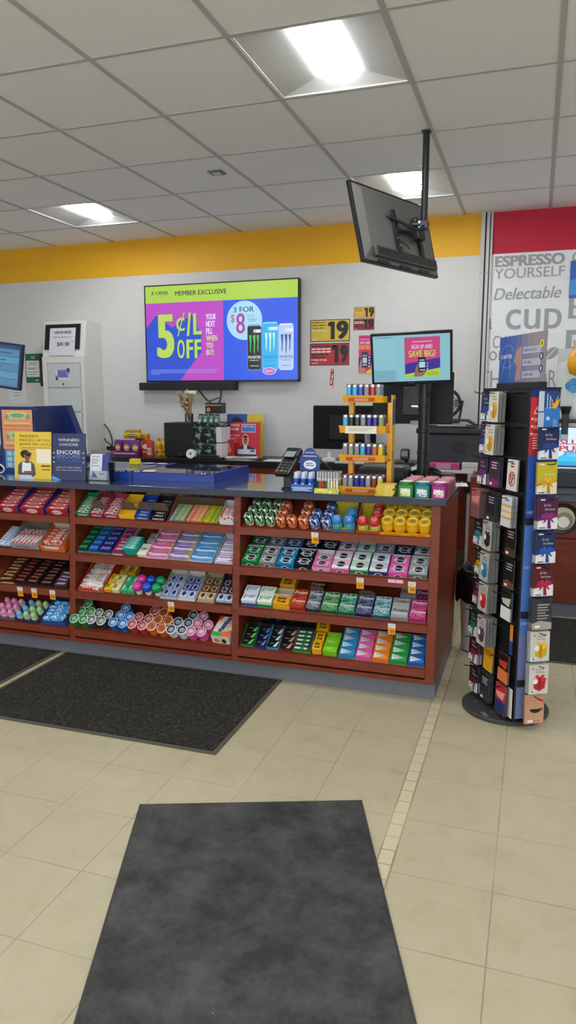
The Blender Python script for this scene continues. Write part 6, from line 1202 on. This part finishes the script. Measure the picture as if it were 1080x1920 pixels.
b = MB(); b.lathe([(.06, 0), (.06, .01), (.02, .014)], PB, 16); b.cyl((0, .03, .01), (0, .03, .60), .02, PB, 12); b.build('stand', t)
Mm = Matrix.Translation((.17, -.03, .66)) @ RY(7.5) @ RX(-2)
b = MB(); b.box(-.245, .195, 0, .03, -.145, .145, C('1c2440', .35), bev=.004); mo = b.build('frame', t); mo.matrix_local = Mm
b = MB(); b.push(T(0, -.0006, 0) @ WALLF); b.rect(-.232, .182, -.130, .130, 0, e('3f6f94')); b.rect(-.232, .182, .108, .130, .0003, e('27466c'))
for j in range(5): b.rect(-.225, .176, -.122 + .046 * j, -.082 + .046 * j, .0004, e('5b90b0' if j % 2 else '527fa2')); b.lines(-.2, .15, [-.105 + .046 * j], .006, .0007, e('27466c'), [.5 + .1 * j])
b.pop(); b.build('screen_image', mo)
# ------------------------------------------------------------------ revolving gift card rack
RA = -60.6; RC = Vector((-.070, 3.300, 0)); RM = Matrix.Translation(RC) @ RZ(RA)
rk = thing('card_rack', 'tall black revolving gift card rack with round base, right of the counter', 'display rack', RC[:], (0, 0, R(RA)))
RB = C('131417', .45)
b = MB(); b.lathe([(.186, .002), (.190, .006), (.190, .016), (.184, .020), (.0, .0205)], C('3a3b3e', .5), 48); b.push(T(0, 0, .0212)); b.rect(.06, .11, -.15, -.13, 0, C('7a7a7a', .5)); b.ell(-.05, -.12, .004, .004, 0, C('c8c8c8'), 8); b.ell(.07, -.10, .004, .004, 0, C('c8c8c8'), 8); b.pop(); b.build('base', rk)
b = MB(); b.box(-.205, .203, -.060, .060, .045, 1.434, RB); b.cyl((0, 0, .02), (0, 0, .05), .04, BLACK, 16)
for sx in (-.205, .199):
    for sy in (-.0675, .0615): b.box(sx, sx + .006, sy, sy + .006, .03, 1.436, C('1a1b1f', .35))
for k in range(10): b.box(-.20, .20, -.0635, -.060, 1.432 - .139 * k - .012, 1.432 - .139 * k, C('22242a', .3))
b.box(-.21, .21, -.068, .068, 1.434, 1.440, C('1a1b1f', .3)); b.build('frame', rk)
NX = T(.2035, 0, 0) @ RZ(90)
b = MB(); b.push(NX @ WALLF); 
b.rect(-.060, .060, .045, .42, 0, C('6f7aa8', .3)); b.rect(-.060, .060, .42, .90, 0, C('4f78c4', .3)); b.rect(-.060, .060, .90, 1.17, 0, C('2f55a8', .3)); b.rect(-.060, .060, 1.17, 1.40, 0, C('c42a32', .3)); b.rect(-.060, .060, 1.40, 1.434, 0, C('1f2f78', .3))
b.poly([(-.046, 1.335), (-.018, 1.335), (-.032, 1.365)], .0005, C('f0d8c8', .3)); b.poly([(-.041, 1.339), (-.023, 1.339), (-.032, 1.358)], .001, C('c42a32', .3))
for q, z_ in enumerate((1.315, 1.285, 1.255)): b.ell(-.050, z_, .005, .005, .0005, C('f0d8d0', .3), 8); b.lines(-.042, -.012, [z_ - .001, z_ - .008], .003, .0005, C('f0d8d0', .3))
b.lines(-.044, .0, [1.236, 1.226, 1.216, 1.206, 1.196], .004, .0005, C('f0d8d0', .3))
for z_ in (.93, .70, .46): b.text('CARDS', -.056, -.02, z_, z_ + .012, .0006, C('c8d8f0', .3), .04, 1)
b.pop()
for z_ in (.885, .49, .19): b.box(.203, .213, -.058, .058, z_, z_ + .028, C('1c1d22', .4))
b.build('side_graphic', rk)
b = MB(); b.push(T(.2105, 0, 0) @ RZ(90) @ WALLF); b.box(-.030, .062, 1.268, 1.424, -.002, 0, C('1d3f86', .3))
b.rect(-.030, -.006, 1.345, 1.424, .0005, C('c8d0e0', .3)); b.rect(-.030, -.004, 1.268, 1.340, .0005, C('b8c4dc', .3)); b.rect(-.004, .062, 1.268, 1.36, .0005, C('2f78c8', .3))
b.poly([(.022, 1.372), (.04, 1.378), (.055, 1.41), (.05, 1.385), (.064, 1.40), (.054, 1.365), (.045, 1.355), (.022, 1.36), (.035, 1.368)], .001, C('f0aa28', .35)); b.poly([(.022, 1.40), (.032, 1.385), (.03, 1.372)], .001, C('f0aa28', .35))
b.push(T(.010, 1.385, .001) @ RZ(90)); b.lines(-.03, .03, [.0, -.012], .005, 0, C('9ac8f0')); b.pop(); b.rect(.006, .020, 1.31, 1.323, .001, C('c8e0f8')); b.lines(.036, .056, [1.285, 1.293, 1.301, 1.309], .003, .001, C('a8c8f0')); b.pop(); b.build('header_card', rk)
# topper sign
b = MB(); b.box(-.19, .19, -.014, .014, 1.440, 1.462, C('1d1e22', .3)); b.build('topper_base', rk)
b = MB(); b.box(-.195, .195, -.002, .002, 1.462, 1.662, C('8a8288', .35)); b.push(T(0, -.0023, 0) @ WALLF)
cols = ['2c56a8', '345aa8', '4664a6', '5c6fa4', '7a7c9c', '8c8494', '948a90', '968c8e']
for q, c in enumerate(cols): b.rect(-.195 + .04875 * q, -.195 + .04875 * (q + 1), 1.462, 1.662, 0, C(c, .35))
b.ring(-.12, 1.575, .065, .05, .0025, .0004, C('8aa4d8')); b.tube([(-.16, .0, 0)] * 2, .0001, BLACK) if False else None
b.poly([(-.12, 1.60), (-.10, 1.55), (-.09, 1.47), (-.095, 1.55)], .0005, C('9ab0dc')); b.poly([(-.12, 1.62), (-.15, 1.54), (-.17, 1.47), (-.155, 1.54)], .0005, C('9ab0dc'))
b.text('CARTEL', -.18, -.075, 1.568, 1.584, .0008, C('e8ecf6'), .06, 2)
b.poly([(-.04, 1.60), (.0, 1.615), (.01, 1.55), (.0, 1.47), (-.05, 1.47), (-.03, 1.53), (-.06, 1.55)], .0004, C('b08a80', .4))
for q, (s_, wd) in enumerate((('PREPAID PRODUCTS', .10), ('GIFT CARDS', .065), ('CALLING CARDS', .08))):
    z_ = 1.592 - .05 * q; b.rect(.015, .16, z_ - .012, z_ + .016, .0006, C('b4b4cc')); b.text(s_, .025, .025 + wd, z_ - .004, z_ + .008, .0009, C('2a2c40'), .04, 1); b.ell(.165, z_ + .022, .015, .015, .0009, C(['e8d83a', '4a3a50', '2c3f86'][q]), 14); b.rect(.160, .170, z_ + .015, z_ + .03, .0012, C(['6a5a10', 'e8e0e8', 'e0e4f0'][q]))
b.pop(); b.build('topper_sign', rk)
# hooks
def hook(mat_, n=1):
    b = MB(); b.tube([(0, 0, 0), (0, -.045, .001), (0, -.082, .006), (0, -.088, .012)], .0022, C('1a1a1c', .3, .6), 6, 2); b.tube([(-.018, 0, .004), (.018, 0, .004)], .003, C('1a1a1c', .3, .6), 6, 1); return b
hm = hook(None).mesh('hook')
# cards
CWd, CHt = .088, .128
def base_card(b, c, th=.0022): b.box(-CWd / 2, CWd / 2, -th, 0, -CHt, 0, C('62686d', .35), front=C(c, .3))
def bow(b, bg, rb, txt='For You', wht='e4e4ea'):
    base_card(b, bg); b.push(T(0, -.0024, 0) @ WALLF); w, h = CWd / 2, CHt
    b.poly([(-w, -h), (w, -h), (w, -h * .62), (0, -h * .70), (-w, -h * .74)], 0, C(wht, .3)); b.rect(-w * .75, -w * .3, -h * .09, -h * .05, .0002, C('e8e8ee'))
    b.text(txt, -w * .4, w * .25, -h * .28, -h * .2, .0003, C('f0eef4'), .03, 1, .2); b.text('Dear Someone', -w * .3, w * .7, -h * .40, -h * .33, .0003, C('f0eef4'), .03, 1, .2)
    m = C(rb, .3); m2 = C(rb, .3, gain=.7); cx_, cy_ = w * .1, -h * .60
    b.poly([(cx_ - .004, cy_), (cx_ + .006, cy_), (cx_ + .012, -h * .98), (cx_ - .004, -h * .98)], .0006, m2)
    b.poly([(-w, cy_ - .010), (cx_, cy_ + .002), (cx_, cy_ - .004), (-w, cy_ - .02)], .0005, m2); b.poly([(w, cy_ + .006), (cx_, cy_ + .002), (cx_, cy_ - .006), (w, cy_ - .004)], .0005, m2)
    for s_ in (-1, 1):
        b.poly([(cx_, cy_), (cx_ + s_ * .012, cy_ + .014), (cx_ + s_ * .030, cy_ + .010), (cx_ + s_ * .034, cy_ - .004), (cx_ + s_ * .018, cy_ - .008)], .0009, m)
        b.poly([(cx_, cy_), (cx_ + s_ * .006, cy_ + .018), (cx_ + s_ * .018, cy_ + .012)], .0012, C(rb, .3, gain=1.35)); b.poly([(cx_, cy_), (cx_ + s_ * .014, cy_ - .022), (cx_ + s_ * .026, cy_ - .026), (cx_ + s_ * .012, cy_ - .004)], .0008, m)
    b.ell(cx_, cy_, .005, .005, .0015, C(rb, .3, gain=1.35), 8); b.rect(-w * .85, -w * .45, -h * .93, -h * .86, .0010, C('f2f2f2')); b.rect(-w * .8, -w * .2, -h * .97, -h * .94, .0008, C('3a3a48')); b.pop()
def gift(b, gc, bg='c9cac8'):
    base_card(b, bg); b.push(T(0, -.0024, 0) @ WALLF); w, h = CWd / 2, CHt; m = C(gc, .3)
    b.poly([(-w * .45, -h * .80), (w * .1, -h * .90), (w * .66, -h * .80), (w * .74, -h * .52), (w * .1, -h * .58), (-w * .5, -h * .52)], .0003, m); b.poly([(-w * .55, -h * .54), (w * .1, -h * .60), (w * .8, -h * .54), (w * .76, -h * .46), (w * .15, -h * .42), (-w * .5, -h * .46)], .0006, C(gc, .3, gain=1.4)); b.poly([(-w * .02, -h * .88), (w * .2, -h * .88), (w * .24, -h * .44), (-w * .02, -h * .44)], .0008, C(gc, .3, gain=.65))
    for s_ in (-1, 1): b.poly([(w * .12, -h * .43), (w * .12 + s_ * .008, -h * .35), (w * .12 + s_ * .022, -h * .36), (w * .12 + s_ * .018, -h * .43)], .0010, C(gc, .3, gain=1.3))
    b.ell(-w * .32, -h * .56, .011, .012, .001, C('f0f0ee'), 12); b.rect(-w * .85, -w * .35, -h * .95, -h * .87, .0004, C('f4f4f2')); b.rect(-w * .75, -w * .5, -h * .93, -h * .89, .0007, C('3a3a3a')); b.rect(-w * .7, -w * .5, -h * .16, -h * .10, .0004, C('e06a3a'))
    b.text('Happy', -w * .3, w * .5, -h * .2, -h * .14, .0004, C('4a4a50'), 0, 1, .2); b.text('Birthday', -w * .3, w * .6, -h * .29, -h * .23, .0004, C('4a4a50'), 0, 1, .2); b.pop()
def dark_(b, c, ink='c8c8cc', low='a8a4a0', n=3):
    base_card(b, c); b.push(T(0, -.0024, 0) @ WALLF); w, h = CWd / 2, CHt; b.lines(-w * .5, w * .7, [-h * (.2 + .09 * q) for q in range(n)], h * .035, .0003, C(ink)); b.poly([(-w, -h), (w, -h), (w, -h * .78), (-w * .2, -h * .7), (-w, -h * .8)], .0002, C(low, .3)); b.rect(-w * .7, -w * .2, -h * .94, -h * .86, .0006, C('f0f0f0')); b.pop()
def bp(b):
    base_card(b, 'e6e2da'); b.push(T(0, -.0024, 0) @ WALLF); w, h = CWd / 2, CHt; r_ = C('b02a30', .35); b.ring(0, -h * .62, .027, .031, .005, .0004, r_); b.text('BP', -.018, .018, -h * .78, -h * .46, .0006, r_, .04, 2); b.lines(-w * .35, w * .4, [-h * .15, -h * .24], h * .05, .0004, r_); b.pop()
def stripes(b, bg, cs):
    base_card(b, bg); b.push(T(0, -.0024, 0) @ WALLF); w, h = CWd / 2, CHt
    for q, c in enumerate(cs): b.rect(-w * .98, w * .98, -h * (.34 + .2 * q), -h * (.27 + .2 * q), .0003, C(c)); 
    b.rect(-w * .3, w * .5, -h * .14, -h * .10, .0004, C('3a5a9a')); b.pop()
def smile(b):
    base_card(b, 'c99a7c'); b.push(T(0, -.0024, 0) @ WALLF); w, h = CWd / 2, CHt; b.rect(-w * .8, w * .95, -h * .30, -h * .22, .0003, C('e8633a')); b.lines(-w * .7, w * .7, [-h * .272], h * .02, .0006, C('f4d8c8'))
    P = [(w * .1 + .027 * cos(R(a)), -h * .50 - .013 * abs(sin(R(a))) - .0) for a in range(180, 361, 15)] ; Q = [(w * .1 + .026 * cos(R(a)), -h * .50 - .0175 * abs(sin(R(a)))) for a in range(360, 179, -15)]; b.poly(P + Q, .0004, C('241c1a')); b.poly([(w * .1 + .020, -h * .5 + .003), (w * .1 + .031, -h * .5 + .004), (w * .1 + .029, -h * .5 - .008)], .0005, C('241c1a'))
    b.rect(-w * .7, -w * .15, -h * .95, -h * .87, .0004, C('f0ece8')); b.lines(-w * .0, w * .6, [-h * .93], h * .02, .0004, C('c8503a')); b.pop()
def split(b, c1, c2, ink, txt=''):
    base_card(b, c1); b.push(T(0, -.0024, 0) @ WALLF); w, h = CWd / 2, CHt; b.rect(-w * .98, w * .98, -h * .98, -h * .55, .0002, C(c2, .3)); b.poly([(-w * .9, -h * .3), (w * .9, -h * .2), (w * .6, -h * .5), (-w * .6, -h * .45)], .0004, C(ink, .3)); 
    if txt: b.text(txt, -w * .7, w * .7, -h * .85, -h * .7, .0005, C('f0f0f4'), .05, 1, .2)
    b.pop()
CARDS = {}
def cm(key, fn, *a):
    if key not in CARDS: mb = MB(); fn(mb, *a); CARDS[key] = mb.mesh('gift_card')
    return CARDS[key]
def card_stack(face, col, row, key, fn, args, n, lab, grp, dz=0.0, dx=0.0, blank='8f9498', gap=.0062):
    """cards hanging on one hook; the outermost is the printed front one"""
    if face == 'b':
        M0 = RM @ T(-.137 + .137 * col, -.0605, 1.424 - .139 * row + dz)
    else:
        M0 = RM @ T(.2045, .010, 1.283 - .1402 * row + dz) @ RZ(90)
    h = bpy.data.objects.new('hook', hm); COL.objects.link(h); h.parent = rk; h.matrix_parent_inverse = Matrix.Identity(4); h.matrix_basis = RM.inverted() @ M0 @ T(dx, 0, -.009)
    me = cm(key, fn, *args)
    for i in range(n):
        o = bpy.data.objects.new('gift_card', me); COL.objects.link(o)
        o.matrix_basis = M0 @ T(dx + .0006 * ((i * 3) % 5 - 2), -.012 - gap * (i + 1), .0) @ RX(-1.5) @ RY(((i * 7) % 5 - 2) * .3)
        o['label'] = ('front ' if i == n - 1 else 'rear ') + lab; o['category'] = 'gift card'
        if n > 1 and i < n - 1: o['group'] = grp
rn = ['top', 'second', 'third', 'fourth', 'fifth', 'sixth', 'seventh', 'eighth', 'ninth', 'bottom']
N1 = ('1c2550', '26408a'); P1_ = ('2e1a3a', '6a2a78'); T1 = ('1c2c3a', '2a8a9a'); GD = ('3a3428', 'd8a828'); MR = ('3a1024', '8a1a4a'); GR = ('1c2a24', '157a4a'); 
broad = [
 (0, 0, 'navy bow', bow, N1, 3), (1, 0, 'gold gift', gift, ('d8a020', 'dcd8cc'), 6),
 (0, 1, 'navy bow', bow, N1, 3), (1, 1, 'gold gift', gift, ('d8a020', 'dcd8cc'), 8),
 (0, 2, 'violet bow', bow, P1_, 4), (1, 2, 'purple striped', dark_, ('3a2440', 'e8e0ec', '7a2a6a'), 4), (2, 2, 'white red-emblem', bp, (), 2),
 (0, 3, 'rosy', split, ('b0605a', '8a5a5a', 'd8908a', ''), 8), (1, 3, 'black lettered', dark_, ('26262c', 'a0a0a8', '3a3a42'), 5), (2, 3, 'white and yellow striped', stripes, ('dcdce2', ('e8a83a', 'f0c070', 'e8a83a')), 5),
 (0, 4, 'teal bow', bow, T1, 5), (1, 4, 'silver and black gift', gift, ('2a2c34', 'b8b2aa'), 7), (2, 4, 'dark brown', dark_, ('1e1a1c', 'c8b8a8', '5a3a2a'), 1),
 (0, 5, 'gold bow', bow, GD, 3), (1, 5, 'blue gift', gift, ('2a86b8', 'b8b4ac'), 8), (2, 5, 'black and copper', dark_, ('1a1a1e', 'b8b0a8', '6a4a3a'), 1),
 (0, 6, 'plum bow', bow, ('34162c', '8a2a6a'), 4), (1, 6, 'red gift', gift, ('c82a34', 'b8b2aa'), 8), (2, 6, 'black and white ticket', split, ('1c1e20', 'e8e8e8', 'c8d0b8', ''), 2),
 (0, 7, 'emerald bow', bow, GR, 5), (1, 7, 'purple gift', gift, ('5a4060', 'b8b0ae'), 9),
 (0, 8, 'crimson bow', bow, MR, 5), (1, 8, 'amber', split, ('e8a822', 'e8a822', 'b8801a', ''), 2), (2, 8, 'orange and brown', split, ('2a1a18', 'e87a4a', 'c8402a', ''), 2),
 (0, 9, 'wine bow', bow, ('2a1420', '6a1a3a'), 4), (1, 9, 'grey and white pinstripe', dark_, ('26262a', 'c8c8cc', '3a3a42'), 4), (2, 9, 'red and navy', split, ('c22a38', '1d2f6e', 'e8a0a0', ''), 3)]
for col, row, nm, fn, a, n in broad:
    card_stack('b', col, row, nm + str(row % 2), fn, a, n, '%s gift card, %s row, %s column of the broad rack side' % (nm, rn[row], ['left', 'middle', 'right'][col]), '%s cards on the %s row' % (nm, rn[row]),
               dx=(.016 if col == 0 else -.008 if col == 1 else -.004) if row != 7 else 0, dz=(-.012 if row in (3, 7) else 0))
for (col, row) in ((2, 0), (2, 1), (2, 7)):
    M0 = T(-.137 + .137 * col, -.0605, 1.415 - .139 * row)
    h = bpy.data.objects.new('hook', hm); COL.objects.link(h); h.parent = rk; h.matrix_basis = M0
narrow = [('navy bow card reading For You', bow, N1, 2), ('yellow and gold bow card', bow, ('c8b82a', 'd8a424', '', 'e8dcc0'), 2), ('plum bow card reading For You', bow, ('4a1640', '8a1f7a'), 5), ('royal blue bow card reading For You', bow, ('182a5c', '2450b0'), 5), ('maroon bow card reading For You', bow, ('5a1424', 'b01f48'), 4),
          ('dark lettered card', dark_, ('34343a', 'a8a8ac', 'a8a49e', 6), 5), ('gold present card', gift, ('d8a41c', 'cfcdc8'), 4), ('red present card', gift, ('b8202c', 'cfcdc8'), 5), ('tan card with a curved smile arrow', smile, (), 2)]
for row, (nm, fn, a, n) in enumerate(narrow):
    if nm.startswith('yellow'): a = ('c8b82a', 'd8a424', ' ', 'e8dcc0')
    card_stack('n', 0, row, 'n' + nm, fn, a, n, '%s, narrow side of the rack' % nm, '%s stack' % nm, gap=.007)
b = MB(); b.box(-.010, .010, -.003, 0, -.13, 0, C('e8923a', .4)); b.box(-.0101, .0101, -.0035, 0.0002, -.13, -.07, C('24469a', .4)); o = tag(b.build('narrow_card'), 'narrow orange and blue card on the eighth row, right column of the rack', 'card'); o.matrix_basis = RM @ T(.17, -.075, 1.424 - .139 * 7 - .0)
b = MB(); b.box(-.016, .016, -.003, 0, -.13, 0, C('dedede', .4)); o = tag(b.build('narrow_card'), 'narrow white card at the bottom right of the rack side facing the counter', 'card'); o.matrix_basis = RM @ T(.180, -.072, 1.424 - .139 * 9)

# ------------------------------------------------------------------ waste bin
t = thing('waste_bin', 'slim white waste bin with a black bag folded over its rim, behind the rack', 'bin', (-.254, 4.075, 0))
b = MB(); b.lathe([(.085, .004), (.105, .44), (.108, .455), (.103, .455), (.082, .01), (0, .01)], C('cfcfcd', .45), 32); b.lathe([(.087, 0), (.087, .006), (0, .006)], BLACK, 24); b.build('body', t)
b = MB(); n_ = 40; V = []; F = []; rr = random.Random(5); ph = [rr.uniform(0, 6) for _ in range(4)]
for k, (r_, z_) in enumerate(((.088, .38), (.100, .452), (.106, .468), (.116, .458), (.122, .41), (.124, .35), (.122, .30), (.114, .285))):
    for i in range(n_):
        a = 2 * pi * i / n_; f = 1 + (.035 * sin(5 * a + ph[0]) + .025 * sin(11 * a + ph[1])) * (k / 7)
        V.append((r_ * f * cos(a), r_ * f * sin(a), z_ + (.012 * sin(4 * a + ph[2]) + .008 * sin(9 * a + ph[3])) * (1 if k in (1, 2, 6, 7) else .4)))
for k in range(7): F += [(k * n_ + i, k * n_ + (i + 1) % n_, (k + 1) * n_ + (i + 1) % n_, (k + 1) * n_ + i) for i in range(n_)]
b.add(V, F, C('121215', .25), True); b.build('bag', t)

# ------------------------------------------------------------------ coffee cabinet and slush machine on the right
t = thing('coffee_cabinet', 'cherry wood coffee cabinet on the right with a round waste hole', 'cabinet', (.5, 4.87, 0)); ORG = (.5, 4.87, 0)
b = MB(); b.box(-.37, 1.6, 4.90, WY - .05, .09, .80, WOOD); b.box(-.385, -.33, 4.87, 5.20, .0, .885, WOOD); at(b, 'body', t, ORG)
b = MB(); b.box(-.325, 1.6, 4.885, WY - .05, 0, .09, PL); at(b, 'plinth', t, ORG)
for xa, xb in ((-.32, .60), (.61, 1.58)):
    b = MB(); b.box(xa, xb, 4.872, 4.8995, .095, .512, WOOD); at(b, 'door', t, ORG); b = MB(); b.box(xa, xb, 4.872, 4.8995, .52, .748, WOOD); at(b, 'upper_panel', t, ORG)
b = MB(); b.box(-.328, 1.62, 4.85, WY - .05, .80, .832, LAM, bev=.003); b.box(-.328, 1.6, 4.866, 4.90, .752, .80, C('4c5568', .4)); at(b, 'countertop', t, ORG)
b = MB(); b.push(T(.192, 4.8715, .643) @ RX(90)); b.lathe([(.073, -.0), (.073, .006), (.094, .010), (.098, .003), (.098, 0), (.073, 0)], C('141418', .35), 36); b.ell(0, 0, .0735, .0735, .004, C('c9c49a', .4), 30); b.ell(0.01, -.01, .052, .052, .0045, C('8d8a70', .4), 30); b.pop(); at(b, 'waste_ring', t, ORG)
b = MB(); b.push(T(.196, 4.858, .620) @ RX(78)); b.lathe([(.037, 0), (.037, .012), (.034, .016), (0, .014)], C('e6e2dc', .4), 24); b.pop(); tag(b.build('paper_cup'), 'white paper cup lid showing in the round waste hole', 'cup')
t = thing('slush_machine', 'slush drink machine with a lit blue and white panel at the right edge', 'drink machine', (.42, 5.1, .8325)); SO = (.42, 5.1, .8325); MW = C('d4d6d4', .4)
b = MB(); b.box(.10, .75, 4.96, 5.45, .8325, .925, C('1f2026', .35), bev=.004); b.box(.10, .75, 5.0, 5.45, .925, 1.24, MW); b.box(.09, .76, 4.98, 5.46, 1.245, 1.262, C('1c1d22', .3), bev=.003); b.box(.12, .74, 5.30, 5.44, 1.262, 1.72, MW); at(b, 'body', t, SO)
b = MB(); b.box(.115, .74, 4.985, 4.9995, .93, 1.215, C('20212a', .3)); b.push(T(.115, 4.9845, .93) @ WALLF)
b.rect(.005, .62, .01, .28, 0, e('d8ecfa')); b.rect(.005, .62, .01, .04, .0003, e('20304a')); b.poly([(.005, .04), (.62, .04), (.62, .085), (.3, .11), (.15, .10), (.06, .105), (.005, .085)], .0004, e('35c4f0')); b.poly([(.005, .04), (.62, .04), (.62, .06), (.005, .065)], .0006, e('20a8e0'))
b.text('SLUSH', .035, .24, .172, .205, .0008, e('c03a5c'), .08, 3); b.text('PUPPIE', .035, .27, .130, .165, .0008, e('c03a5c'), .08, 3); b.poly([(.055, .105), (.07, .118), (.055, .13), (.25, .13), (.25, .105)], .0008, e('2a9ad8')); b.text('slushies', .08, .17, .110, .124, .0010, e('e8f4fc'), .03, 1); b.ell(.04, .235, .035, .03, .0006, e('3a9ae0'), 18); b.ell(.018, .105, .008, .008, .0009, e('2a6ab8'), 8); b.lines(.01, .5, [.02], .008, .0006, e('c8d8e8'))
b.pop(); at(b, 'lit_panel', t, SO)
b = MB(); b.push(T(.22, 5.12, 0)); b.lathe([(.10, 1.262), (.105, 1.28), (.105, 1.58), (.095, 1.62), (.04, 1.64), (0, 1.64)], glassy('eef2f2', .1, .55), 28); b.pop(); at(b, 'tank', t, SO)
b = MB(); b.push(T(.22, 5.12, 0)); b.lathe([(.09, 1.265), (.092, 1.42), (0, 1.44)], C('d6dede', .4), 24); b.pop(); at(b, 'slush_fill', t, SO)
b = MB(); b.box(.155, .195, 4.93, 4.99, 1.17, 1.30, C('15161a', .35), bev=.006); b.push(T(.175, 4.955, 0)); b.lathe([(.022, 1.29), (.034, 1.335), (.034, 1.345), (.0, 1.346)], C('15161a', .35), 18); b.lathe([(.026, 1.3465), (0, 1.3475)], C('e8d020', .4), 16); b.pop(); b.box(.152, .198, 4.955, 4.984, 1.13, 1.18, C('a8aaac', .3, .6), bev=.004); at(b, 'dispenser_tap', t, SO)
b = MB(); b.push(T(.26, 4.995, 1.47) @ WALLF)
for q, (x_, y_, r_) in enumerate(((-.07, 0, .028), (-.045, .022, .028), (-.02, .0, .03), (.005, .022, .03), (.03, 0, .028), (-.045, -.02, .026), (.0, -.02, .026))): b.ell(x_, y_, r_ + .006, r_ + .006, .0, C('dff0f8', .4), 16); b.ell(x_, y_, r_, r_, .0004 + .0001 * q, C(['2a86c4', '3a9ad8'][q % 2], .4), 16)
b.pop(); at(b, 'cloud_sticker', t, SO)
b = MB()
V = []
for k, (r_, z_, dy) in enumerate(((.02, 0, 0), (.07, .02, -.01), (.085, .07, -.015), (.075, .13, -.01), (.05, .17, 0), (.055, .22, .01), (.03, .235, .01))):
    for i in range(16): a = 2 * pi * i / 16; V.append((r_ * 1.25 * cos(a) * (1 + .06 * sin(3 * a + k)), r_ * .6 * sin(a) + dy, z_))
F = [(k * 16 + i, k * 16 + (i + 1) % 16, (k + 1) * 16 + (i + 1) % 16, (k + 1) * 16 + i) for k in range(6) for i in range(16)]
b.add(V, F[:64], C('f0a81c', .35), True); b.add(V, F[64:], C('c8a080', .6), True); b.push(T(0, -.068, .05) @ WALLF @ RZ(-22)); b.text('Nachos', -.05, .06, 0, .035, .001, C('4a2a5a'), .06, 2, .1); b.pop()
tag(b.build('snack_pouch', loc=(.265, 4.925, 1.525)), 'yellow and tan hanging snack pouch above the blue cloud sticker at the right edge', 'pouch')
b = MB(); b.box(-.004, .6, -.005, 0, 0, .26, C('2a6ac0', .35)); b.push(T(0, -.0055, 0) @ WALLF); b.poly([(0, .02), (.3, .02), (.3, .12), (.1, .16), (0, .12)], .0003, C('4a9ae0')); b.pop(); tag(b.build('wall_poster', loc=(.186, WY - .002, 2.11)), 'blue poster on the mural wall at the right edge of the view', 'poster')

# ------------------------------------------------------------------ soft daylight fill, entering through the added windows
wld = bpy.data.worlds.new('world'); S.world = wld; wld.use_nodes = True
wld.node_tree.nodes['Background'].inputs[0].default_value = (.8, .85, .9, 1); wld.node_tree.nodes['Background'].inputs[1].default_value = 5.5
